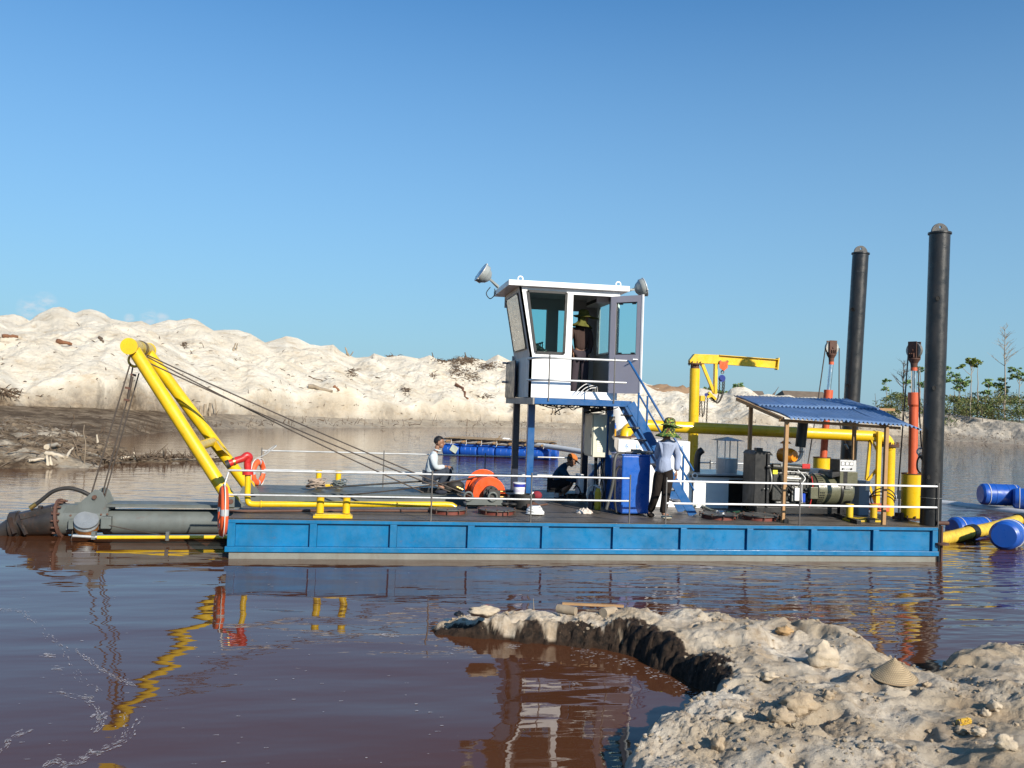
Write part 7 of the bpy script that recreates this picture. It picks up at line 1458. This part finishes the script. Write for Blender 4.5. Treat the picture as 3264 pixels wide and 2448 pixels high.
for k in range(620):
    px_ = rng.uniform(-200, 3400); f_ = rng.random(); sk_ = np.interp(px_, [p[0] for p in SK], [p[1] for p in SK]); sh2 = np.interp(px_, [p[0] for p in SH], [p[1] for p in SH])
    py2 = sk_+(sh2-sk_)*(f_**.7); p = on_bank(px_, py2); d = Vector((rng.gauss(0, 1), rng.gauss(0, .6), abs(rng.gauss(0, .35)))).normalized(); l_ = rng.uniform(.1, .55)*(1.2 if f_ > .8 else .8); r_ = rng.uniform(.012, .035)
    tw.path([p, p+d*l_*.5+Vector((0, 0, .03)), p+d*l_], [r_, r_, r_*.4], 4, cap=False)
for k in range(500):                                                # dry stalks along the far waterline
    px_ = rng.uniform(300, 3400); sh2 = np.interp(px_, [p[0] for p in SH], [p[1] for p in SH]); p = on_bank(px_, sh2-rng.uniform(2, 22)); h_ = rng.uniform(.1, .8)*rng.random()
    tw.path([p, p+Vector((rng.uniform(-.25, .25), 0, h_))], [.022, .01], 4, cap=False)
tw.build('scattered_twigs', m_twig)['kind'] = 'stuff'; bpy.data.objects['scattered_twigs']['label'] = 'scattered twigs and dry stalks over the far bank'
# mud flat litter
mf = bpy.data.objects['mud_flat']; _m = np.empty(len(mf.data.vertices)*3, np.float32); mf.data.vertices.foreach_get('co', _m); _m = _m.reshape(520, 560, 3)
def mz_(x, y):
    i = int((x+45)/44*559); j = int((y-12)/42*519); return float(_m[min(max(j, 0), 519), min(max(i, 0), 559), 2])
def on_mud(px, py):
    d = ray(px, py)
    for k in range(2000):
        p = CAM+d*(22+k*.03)
        if -45 < p.x < -1 and 12 < p.y < 54 and p.z < max(mz_(p.x, p.y), -.02): return Vector((p.x, p.y, max(0, mz_(p.x, p.y))))
    return Q(px, py, .3)
lt = MB(); m_lt = paint('mud_litter', (.17, .125, .085), rough=.95, dirt=.5, dirtcol=(.05, .035, .025), var=.6, scale=3)
for k in range(1500):
    px_ = rng.uniform(-150, 540)if k % 4 else rng.uniform(250, 640); py2 = rng.uniform(1300, 1495) if px_ < 330 else rng.uniform(1440, 1472)
    q_ = Q(px_, py2, .3)
    if q_.y > 53 or q_.x < -44: continue
    p = Vector((q_.x, q_.y, mz_(q_.x, q_.y)))
    if p.z < .02: continue
    d = Vector((rng.gauss(0, 1), rng.gauss(0, .8), abs(rng.gauss(0, .35)))).normalized(); l_ = rng.uniform(.1, .7); r_ = rng.uniform(.008, .026)
    lt.path([p-d*.05, p+d*l_*.5+Vector((0, 0, rng.uniform(0, .08))), p+d*l_], [r_, r_, r_*.4], 4, cap=False)
lt.build('branch_litter', m_lt)['kind'] = 'stuff'; bpy.data.objects['branch_litter']['label'] = 'grey brushwood and broken twigs strewn over the brown mud flat'
m_pale = paint('pale_bleached_wood', (.50, .43, .33), rough=.85, dirt=.4, dirtcol=(.2, .14, .09), var=.2)
def mlog(x0, y0, x1, y1, r, label, seed, mat=m_pale, name='driftwood_log', up=0.0):
    a, b_ = on_mud(x0, y0), on_mud(x1, y1); tag(bentlog(a+Vector((0, 0, r)), b_+Vector((0, 0, r+up)), r, seed).build(name, mat), label, 'log')
mlog(148, 1434, 196, 1427, .09, 'pale bleached log end on the mud flat at the left', 21); mlog(145, 1458, 203, 1470, .08, 'pale bent driftwood near the mud waterline, left', 22)
mlog(372, 1472, 432, 1467, .08, 'pale log lying at the waterline left of the gantry', 23); mlog(90, 1480, 150, 1472, .05, 'thin pale branch at the mud waterline', 24)
mlog(212, 1468, 232, 1455, .05, 'small forked bleached branch on the mud', 25, up=.2)
for x_, y0_, y1_, r_, lb in ((152, 1485, 1462, .06, 'left of two bleached stumps standing in shallow water'), (164, 1484, 1464, .06, 'right of two bleached stumps standing in shallow water'), (268, 1482, 1372, .022, 'tall thin dry reed rising from the mud flat'), (430, 1470, 1446, .05, 'short stub standing on the narrow mud bar'), (312, 1412, 1390, .06, 'bleached stub at the tip of the mud flat')):
    upstick(x_, y0_, y1_, -4, r_, lb, m_pale if r_ > .03 else m_dw, int(x_), on_mud(x_, y0_-2), 'dead_stub', 'stub')
rb = MB()
for k in range(220):
    s_ = rng.random(); p = Vector((-6.6, 18.2, 0)).lerp(Vector((-3.4, 20.1, 0)), s_)+Vector((rng.gauss(0, .25), rng.gauss(0, .25), .12)); d = Vector((rng.gauss(0, 1), rng.gauss(0, 1), abs(rng.gauss(0, .5)))).normalized()
    rb.path([p, p+d*rng.uniform(.1, .5)], [.02, .008], 4, cap=False)
rb.build('bar_brushwood', m_twig)['kind'] = 'stuff'

# trees beyond the right-hand berm
def leafmat(name, c0, c1, c2):
    m, nt, b = new_mat(name); g_ = N(nt, 'ShaderNodeNewGeometry').outputs['Position']
    c = mix(nt, mrange(nt, noise(nt, g_, .55, 3), .4, .6), c0, c1); c = mix(nt, mrange(nt, noise(nt, g_, 2.7, 3), .52, .62), c, c2); nt.links.new(c, b.inputs['Base Color']); b.inputs['Roughness'].default_value = .6
    b.inputs['Specular IOR Level'].default_value = .3; return m
m_lf = leafmat('green_leaves', (.09, .17, .05), (.15, .24, .06), (.27, .31, .09)); m_lf2 = leafmat('yellow_green_leaves', (.09, .14, .02), (.15, .19, .03), (.22, .22, .05)); m_lf3 = leafmat('bush_leaves', (.06, .10, .03), (.13, .14, .04), (.19, .16, .06))
m_trunk = paint('pale_bark', (.32, .27, .21), rough=.9, dirt=.4, var=.3, scale=.5); m_dtrunk = paint('dark_bark', (.12, .09, .07), rough=.9, dirt=.4, var=.3, scale=.5)
def leaves(mb, c, r, n, rng, size=.3, flat=.8):
    for _ in range(n):
        th = rng.uniform(0, 6.283); u_ = rng.random()**.45; ph = rng.uniform(-1, 1)
        p = Vector(c)+Vector((r*u_*math.cos(th), r*u_*math.sin(th), r*flat*ph*(1-u_*.5))); a = Vector((rng.gauss(0, 1), rng.gauss(0, 1), rng.gauss(0, .6))).normalized(); b_ = a.cross(Vector((rng.gauss(0, 1), rng.gauss(0, 1), rng.gauss(0, 1)))).normalized(); s_ = size*rng.uniform(.5, 1.1)
        mb.add([p-a*s_*.5, p+b_*s_*.28, p+a*s_*.5, p-b_*s_*.28], [(0, 1, 2, 3)])
def tree(px, topy, dist, crowns, label, leaf=None, trunk=None, dead=False, seed=1, r=.09, basez=1.0, cat='tree'):
    rng = random.Random(seed); g0 = G(px, 1330, dist); base = Vector((g0.x, g0.y, basez)); top = G(px+rng.uniform(-4, 4), topy, dist); k = root('bare_tree' if dead else 'slender_tree', base, label, cat, 'thin trees beyond the right berm'); n = 8
    pts = [base.lerp(top, i/n)+Vector((rng.uniform(-.08, .08), 0, 0))*(i > 0) for i in range(n+1)]
    MB().path(pts, [r*(1-.75*i/n) for i in range(n+1)], 7).build('trunk', trunk or m_trunk, k)
    if dead:
        br_ = MB()
        for j in range(26):
            t_ = rng.uniform(.62, 1); p = base.lerp(top, t_); a = rng.uniform(0, 6.28); l_ = rng.uniform(.4, 1.6)*(1.25-t_)*2; d = Vector((math.cos(a), math.sin(a)*.6, rng.uniform(.5, 1.2))).normalized(); e = p+d*l_
            br_.path([p, p+d*l_*.5+Vector((0, 0, -.05)), e], [r*.3, r*.2, .01], 4, cap=False)
            for q_ in range(4): br_.path([p+d*l_*rng.uniform(.4, 1), e+Vector((rng.gauss(0, .3), rng.gauss(0, .3), rng.uniform(0, .5)))], [.018, .006], 3, cap=False)
        br_.build('branches', trunk or m_trunk, k)
    else:
        lm = MB(); lb = MB()
        for (cx_, cy_, cr_) in crowns:
            c = G(cx_, cy_, dist)+Vector((0, rng.uniform(-.4, .4), 0)); R_ = cr_*dist/F_PX; f_ = base.lerp(top, max(.2, min(.95, (c.z-base.z)/(top.z-base.z+.01)-.12))); lb.path([f_, f_.lerp(c, .5)+Vector((0, 0, -.1)), c], [r*.5, r*.35, .02], 5, cap=False)
            R_ *= 1.2
            for j in range(int(9+R_*6)):
                a = rng.uniform(0, 6.28); o_ = Vector((math.cos(a), math.sin(a), rng.uniform(-.6, .6)))*R_*rng.uniform(.25, 1.0); lb.path([c, c+o_], [.03, .012], 3, cap=False); leaves(lm, c+o_, R_*rng.uniform(.18, .38), int(9+9*R_), rng, .34, .8)
        lb.build('limb', trunk or m_trunk, k); lm.build('crown', leaf or m_lf, k, recalc=False)
tree(2828, 1208, 118, [(2828, 1215, 13), (2817, 1239, 11)], 'small twin-tufted tree between the farther spud and the bushes', seed=1, r=.06)
tree(2877, 1158, 110, [], 'short snapped dead trunk with two bare prongs above the bushes', dead=True, seed=2, r=.14, trunk=m_dtrunk)
tree(2936, 1168, 108, [(2936, 1176, 17), (2931, 1226, 18), (2895, 1215, 12)], 'thin tree with tufts just left of the nearer spud', seed=3)
tree(3008, 1163, 104, [(3018, 1174, 15), (3004, 1205, 16), (3022, 1150+62, 12)], 'pale-stemmed tree just right of the nearer spud', seed=4)
tree(3060, 1200, 112, [(3043, 1197, 16), (3062, 1216, 24), (3078, 1222, 18), (3050, 1236, 18)], 'broad layered dark tree left of the yellow-green crown', seed=5)
tree(3094, 1148, 100, [(3100, 1156, 22), (3088, 1150, 12), (3066, 1168, 12), (3113, 1166, 10)], 'tall slim tree with a bright yellow-green crown', leaf=m_lf2, seed=6)
tree(3119, 1168, 102, [], 'tall bare pole-like trunk right of the yellow-green tree', dead=False, seed=7, r=.11, trunk=m_trunk)
tree(3153, 1215, 110, [(3148, 1217, 14), (3158, 1228, 14), (3140, 1250, 14)], 'small flat-topped tree between bare pole and the tallest tree', seed=8)
tree(3185, 1205, 106, [(3188, 1210, 12), (3180, 1226, 16), (3195, 1240, 16)], 'light green tree left of the tallest dead tree', leaf=m_lf2, seed=9)
tree(3203, 1048, 104, [], 'tallest dead tree, bare twigs at its top, near the right edge', dead=True, seed=10, r=.12)
tree(3250, 1178, 104, [(3228, 1178, 14), (3240, 1200, 16), (3260, 1192, 15), (3268, 1210, 16)], 'spreading green tree at the right edge', seed=11)
tree(3330, 1190, 106, [(3330, 1195, 20), (3310, 1215, 18)], 'green tree just outside the right edge', seed=12)
for i, (x_, y_, r_, lb) in enumerate(((2352, 1228, 17, 'round green treetop showing over the sand left of the shed roof'), (2300, 1250, 14, 'dark bush top behind the hanging chains'), (2256, 1240, 12, 'dark bush top between the mast and the jib brace'))):
    tree(x_, y_-8, 130, [(x_, y_, r_), (x_+10, y_+3, r_*.7)], lb, seed=30+i, basez=1.5)
ub = MB(); rng = random.Random(5)
for k in range(330):
    px_ = rng.uniform(2740, 3900); top_ = np.interp(px_, [2740, 2790, 2830, 2870, 2900, 2950, 3010, 3100, 3200, 3264, 3900], [1320, 1300, 1275, 1240, 1262, 1270, 1262, 1258, 1250, 1262, 1270])+rng.uniform(0, 16); dist = rng.uniform(97, 118)
    y_ = top_+(1345-top_)*rng.random()**1.2; c = G(px_, y_, dist); leaves(ub, c, rng.uniform(.5, 1.2), 120, rng, .30, .8)
ub.build('undergrowth', m_lf3, recalc=False)['kind'] = 'stuff'; bpy.data.objects['undergrowth']['label'] = 'mixed green and rusty bushes along the top of the right berm'
ut = MB()
for k in range(140):
    px_ = rng.uniform(2760, 3900); dist = rng.uniform(96, 112); a = G(px_, 1345, dist); b_ = G(px_+rng.uniform(-8, 8), rng.uniform(1235, 1310), dist); ut.path([a, b_], [.04, .02], 4, cap=False)
ut.build('thin_stems', m_dtrunk)['kind'] = 'stuff'
# sheds behind the sand
def shed(x0, x1, ytop, ybot, dist, label):
    a, b_ = G(x0, ybot, dist), G(x1, ybot, dist); zt_ = G((x0+x1)/2, ytop, dist).z; ze = G((x0+x1)/2, ybot-3, dist).z; k = root('thatched_shed', Vector(((a.x+b_.x)/2, a.y+2.5, 1)), label, 'shed')
    MB().box(a.x+.3, b_.x-.3, a.y+.4, a.y+4.6, .5, ze).build('wall', m_dtrunk, k); m_th = paint('brown_thatch', (.15, .115, .085), rough=1, dirt=.4, scale=.6)
    MB().prism([(a.x, a.y, ze-.1), (a.x, a.y+5, ze-.1), (a.x+.6, a.y+2.5, zt_)], (b_.x-a.x, 0, 0)).build('roof', m_th, k)
shed(2388, 2446, 1245, 1268, 135, 'smaller brown thatched roof peeping over the sand'); shed(2506, 2650, 1246, 1274, 128, 'long brown thatched roof behind the corrugated canopy')
p = G(2470, 1252, 120); tag(MB().tube(p, G(2482, 1233, 120), .06, .03, n=6).tube(p-Vector((.6, 0, .8)), p, .25, .1, n=6).build('snag', m_dtrunk), 'dark broken snag pointing up between the two thatched roofs', 'snag')
# rusty soil heap far behind
X, Y = np.meshgrid(np.linspace(-14, 14, 60), np.linspace(-6, 6, 30)); hp_ = G(2135, 1300, 112); Zh = 4.6*np.exp(-((X/8.5)**4+(Y/4)**2))*(1+.25*fbm(X*.4, Y*.4, 4, 77))
grid_mesh('soil_heap', X+hp_.x, Y+hp_.y, Zh+.6, paint('rusty_soil', (.30, .19, .11), rough=1, dirt=.4, scale=.4))

# ================================================================ FOREGROUND DETAILS
hc_ = on_sand(2872, 2190); hh = .15; tl_ = Vector((-.05, -.10, .99)).normalized(); 
ht_ = root('conical_hat', hc_, 'conical woven straw hat lying on the sand', 'hat'); u_, v_ = basis(tl_)[1:]
m_straw, nt, b = new_mat('woven_straw'); tc_ = N(nt, 'ShaderNodeTexCoord').outputs['Object']; wv = N(nt, 'ShaderNodeTexWave'); wv.inputs['Scale'].default_value = 26; wv.inputs['Distortion'].default_value = .3; nt.links.new(tc_, wv.inputs['Vector'])
wv2 = N(nt, 'ShaderNodeTexWave', bands_direction='Z'); wv2.inputs['Scale'].default_value = 24; nt.links.new(tc_, wv2.inputs['Vector'])
c = mix(nt, wv.outputs['Fac'], (.30, .22, .13), (.46, .35, .21)); c = mix(nt, mth(nt, 'MULTIPLY', wv2.outputs['Fac'], .4), c, (.22, .155, .09)); nt.links.new(c, b.inputs['Base Color']); b.inputs['Roughness'].default_value = .75
bp = N(nt, 'ShaderNodeBump'); bp.inputs['Strength'].default_value = .6; bp.inputs['Distance'].default_value = .004; nt.links.new(mix(nt, .5, wv.outputs['Color'], wv2.outputs['Color']), bp.inputs['Height']); nt.links.new(bp.outputs[0], b.inputs['Normal'])
base_ = hc_+Vector((0, .10, .045))
o = MB().lathe([(.178, 0)]+[(.178*(1-i/16), .158*i/16) for i in range(1, 16)]+[(.004, .156), (.0, .157)], base_, tl_, n=48).build('straw_cone', m_straw, ht_, recalc=False); o.modifiers.new('t', 'SOLIDIFY').thickness = .004
MB().torus(base_, .177, .005, tl_, 48, 6).build('rim_hoop', m_bam, ht_)
m_clod = MATS['clod'] = bpy.data.materials['shore_sand']
m_stone = paint('sandy_stone', (.36, .28, .19), rough=.95, dirt=.5, dirtcol=(.16, .11, .075), var=.3, bump=.8, bscale=50, scale=6)
m_stone2 = paint('pale_sand_lump', (.46, .38, .28), rough=.95, dirt=.4, dirtcol=(.3, .23, .16), var=.2, bump=.8, bscale=60, scale=6)
def stone(px, py, r, sc, label, mat=m_stone, seed=1, name='stone', cat='stone', sink=.55):
    p = on_sand(px, py); b_ = MB(); b_.ball((0, 0, 0), 1, 26); a = np.array(b_.v); n_ = 1+.40*fbm(a[:, 0]*1.3+seed*7, a[:, 1]*1.3+a[:, 2]*1.7, 4, seed)*1.5+.16*fbm(a[:, 0]*4, a[:, 2]*4+a[:, 1]*3, 3, seed+3, .5, True)
    q_ = a*n_[:, None]*np.array(sc)*r; tag(MB().add([(p.x+v[0], p.y+v[1], p.z+v[2]+r*sc[2]*(1-sink)-.0) for v in q_], b_.f, True).build(name, mat), label, cat)
stone(2289, 2388, .052, (.75, .8, 1.15), 'upright brown stone on the crumbly sand near the bottom edge', seed=1)
stone(2550, 2262, .10, (1.2, .9, .75), 'large flat-sided tan stone in the middle of the sand', seed=2); stone(2492, 2305, .075, (1.1, 1, .9), 'rounded tan lump below the large flat-sided stone', m_stone, 3)
stone(2640, 2225, .038, (1, 1, 1), 'small tan stone between the large stone and the straw hat', seed=4); stone(3170, 2262, .045, (1, 1, .9), 'pale grey clod near the right edge, larger of a pair', m_stone2, 5); stone(3140, 2280, .035, (1, 1, .9), 'pale grey clod near the right edge, smaller of a pair', m_stone2, 6)
stone(2955, 2187, .024, (1.3, 1, .8), 'small brown stone touching the right brim of the straw hat', seed=7); stone(2622, 2112, .115, (1.15, .8, .85), 'big pale lump with a shaded hollow on top of the sand arm', m_stone2, 8, 'sand_lump', 'lump', .5)
stone(3065, 2335, .035, (1.3, 1, .8), 'grey-brown stone right below the corn cob', seed=9); stone(3120, 2342, .04, (1.1, 1, .8), 'sandy stone below and right of the corn cob', m_stone2, 10); stone(2500, 2020, .06, (1.3, 1, .7), 'orange-tan stone on the far edge of the sand arm', paint('orange_tan_stone', (.42, .27, .13), rough=.9, dirt=.3), 11)
stone(3205, 2380, .05, (1.2, 1, .9), 'sandy clod low at the right edge', m_stone2, 12); stone(2450, 2165, .05, (1.3, 1, .8), 'cream clod on the inner lip of the cove', m_stone2, 13); stone(2345, 2300, .05, (1.2, 1, .8), 'cream clod among crumbs left of the tan lump', m_stone2, 14)
stone(1540, 1955, .085, (1.8, 1.0, .6), 'cream crusted lump at the tip end of the sand arm', m_stone2, 15, 'sand_lump', 'lump', .6)
cb = on_sand(3072, 2312); dcb = Vector((.95, .25, .02)).normalized(); cob = MB(); d, u, v = basis(dcb)
cc_ = root('corn_cob', cb, 'half-eaten yellow corn cob on the sand', 'corn cob')
MB().tube(cb-dcb*.055+Vector((0, 0, .022)), cb+dcb*.045+Vector((0, 0, .022)), .015, n=12).build('core', m_bam, cc_)
for i in range(13):
    for k in range(9):
        a = 2*math.pi*k/9+.15*i; 
        if rng.random() < .22: continue
        cob.ball(cb+Vector((0, 0, .022))+dcb*(-.05+i*.0085)+(u*math.cos(a)+v*math.sin(a))*.018, .0062, 6)
o = cob.build('kernels', paint('corn_yellow', (.62, .38, .03), rough=.45, dirt=.3, scale=8), cc_); o['kind'] = 'stuff'
# logs and plank on the arm
def arm_pt(px, py, lift=.0): p = on_sand(px, py); return p+Vector((0, 0, lift))
b_ = arm_pt(1835, 1962, .045); a = b_+Vector((-.17, .14, 0)); tag(MB().path([a, a.lerp(b_, .5), b_], [.045, .052, .045], 12).build('log', m_dw), 'short sandy log on the arm, left of the two under the plank', 'log')
a = arm_pt(1922, 1968, .045); b_ = a+Vector((.16, .12, 0)); tag(MB().path([a, a.lerp(b_, .5), b_], [.055, .055, .045], 12).build('log', m_dw), 'short sandy log on the arm, right of the two under the plank', 'log')
tag(MB().beam(arm_pt(1835, 1962, .045)+Vector((-.12, .13, .055)), arm_pt(1922, 1968, .045)+Vector((.26, .12, .045)), .05, .022).build('plank', m_wood), 'thin sawn plank resting across two short logs on the arm', 'plank')
p = on_sand(1702, 1945); tag(MB().path([p, p+Vector((-.012, 0, .13))], [.004, .002], 5).build('twig', m_dw), 'thin dry twig standing on the sand arm', 'twig')
tag(cloth('plastic_scrap', Q(1462, 1962, .10), .07, .09, .06, m_black, 9, 16), 'black plastic scrap at the tip of the sand arm', 'scrap')
wp = [on_sand(2048, 2446)+Vector((0, 0, .0)), P(2047, 2385, -7.75), P(2058, 2357, -7.75), P(2090, 2355, -7.75), P(2118, 2376, -7.8), P(2160, 2410, -7.9), P(2230, 2455, -8.0)]
tag(MB().path(spline(wp, 6), .0055, 6).build('bent_wire', paint('grey_wire', (.22, .19, .16), rough=.5)), 'bent grey wire arching over the sand at the bottom edge', 'wire')
# crumbs of sand: uncountable
ico = [(0, 0, 1), (.89, 0, .45), (.28, .85, .45), (-.72, .53, .45), (-.72, -.53, .45), (.28, -.85, .45), (.72, .53, -.45), (-.28, .85, -.45), (-.89, 0, -.45), (-.28, -.85, -.45), (.72, -.53, -.45), (0, 0, -1)]
icf = [(0, 1, 2), (0, 2, 3), (0, 3, 4), (0, 4, 5), (0, 5, 1), (1, 6, 2), (2, 7, 3), (3, 8, 4), (4, 9, 5), (5, 10, 1), (2, 6, 7), (3, 7, 8), (4, 8, 9), (5, 9, 10), (1, 10, 6), (11, 7, 6), (11, 8, 7), (11, 9, 8), (11, 10, 9), (11, 6, 10)]
cl = MB(); cl2 = MB(); k = 0
while k < 3600:
    x, y = rng.uniform(2.9, 8.5), rng.uniform(-9.4, -4.0); z = gz(x, y)
    if z < .06: continue
    dens = float(.35+1.6*fbm(np.array([x*1.1]), np.array([y*1.1]), 3, 99)[0]+(.45 if x < 5.6 and y < -6.4 else 0))
    if rng.random() > dens: continue
    r = .003+.020*rng.random()**7; (cl2 if rng.random() < .22 else cl).add([(x+v[0]*r*rng.uniform(.7, 1.3), y+v[1]*r*rng.uniform(.7, 1.3), z+r*.4+v[2]*r*rng.uniform(.6, 1)) for v in ico], icf); k += 1
cl.build('sand_crumbs', m_clod, recalc=False)['kind'] = 'stuff'; cl2.build('brown_crumbs', m_stone, recalc=False)['kind'] = 'stuff'
bpy.data.objects['sand_crumbs']['label'] = 'loose pale crumbs scattered over the sand'; bpy.data.objects['brown_crumbs']['label'] = 'loose brown crumbs scattered over the sand'

# foam and scum on the water
m_foam, nt, b = new_mat('foam'); b.inputs['Base Color'].default_value = (.50, .46, .46, 1); b.inputs['Roughness'].default_value = .7
nt.links.new(mrange(nt, noise(nt, N(nt, 'ShaderNodeNewGeometry').outputs['Position'], 30, 4, .7), .40, .60, 0.0, .85), b.inputs['Alpha'])
fm = MB()
def fpatch(c, rx_, ry_, rot=0.0):
    n = 9; vs = [];
    for j in range(n):
        a = 2*math.pi*j/n; r = rng.uniform(.55, 1.1); x = math.cos(a)*rx_*r; y = math.sin(a)*ry_*r; vs.append((c.x+x*math.cos(rot)-y*math.sin(rot), c.y+x*math.sin(rot)+y*math.cos(rot), .004))
    fm.add(vs, [list(range(n))])
def streak(pts, n, w, spread=5):
    pp = [Vector((x, y, 0)) for x, y in pts]; sp = spline(pp, 10)
    for _ in range(n):
        i = rng.randrange(len(sp)-1); q_ = sp[i].lerp(sp[i+1], rng.random()); c = Q(q_.x+rng.gauss(0, spread), q_.y+rng.gauss(0, spread*.5)); e = Q(sp[i+1].x, sp[i+1].y)-Q(sp[i].x, sp[i].y); fpatch(c, w*rng.uniform(.4, 2.2), w*rng.uniform(.12, .4), math.atan2(e.y, e.x))
streak([(240, 2070), (300, 2120), (360, 2155), (425, 2185)], 110, .022); streak([(0, 1945), (60, 1948), (100, 1975), (160, 2030), (200, 2070), (260, 2165), (320, 2200)], 120, .02, 7)
streak([(190, 2210), (265, 2225), (310, 2260), (325, 2300), (300, 2330)], 70, .022, 8); streak([(0, 2400), (30, 2360), (90, 2330)], 40, .02, 6); streak([(140, 2448), (180, 2425), (230, 2440), (330, 2390), (380, 2370)], 90, .02, 8)
streak([(200, 2448), (260, 2420), (290, 2390)], 50, .015, 5); streak([(380, 2270), (400, 2320), (395, 2355), (440, 2290)], 45, .02, 14)
for (x_, y_, a_, b2) in ((150, 2090, .09, .035), (322, 2285, .04, .09), (180, 2135, .10, .02), (285, 2225, .06, .03), (310, 2400, .10, .02), (1245, 2022, .18, .05), (1640, 2060, .12, .02), (1444, 2071, .04, .012), (1436, 2088, .04, .012), (1832, 2182, .04, .015), (1740, 2120, .1, .02)):
    for j in range(12): c = Q(x_+rng.gauss(0, 9), y_+rng.gauss(0, 4)); fpatch(c, a_*rng.uniform(.15, .5), b2*rng.uniform(.2, .6))
for k in range(260):
    x_, y_ = (rng.uniform(700, 2000), rng.uniform(1795, 2040)) if k % 2 else (rng.uniform(0, 1500), rng.uniform(1790, 2440)); fpatch(Q(x_, y_), rng.uniform(.006, .03), rng.uniform(.003, .010))
for k in range(170):
    x_ = rng.uniform(1820, 2230); y_ = np.interp(x_, [1820, 1950, 2100, 2200, 2260], [2062, 2085, 2140, 2195, 2225])+abs(rng.gauss(8, 14)); fpatch(Q(x_, y_), rng.uniform(.008, .03), rng.uniform(.004, .012))
fm.build('foam_flecks', m_foam, recalc=False)['kind'] = 'stuff'; bpy.data.objects['foam_flecks']['label'] = 'pale foam flecks and streaks drifting on the brown water'
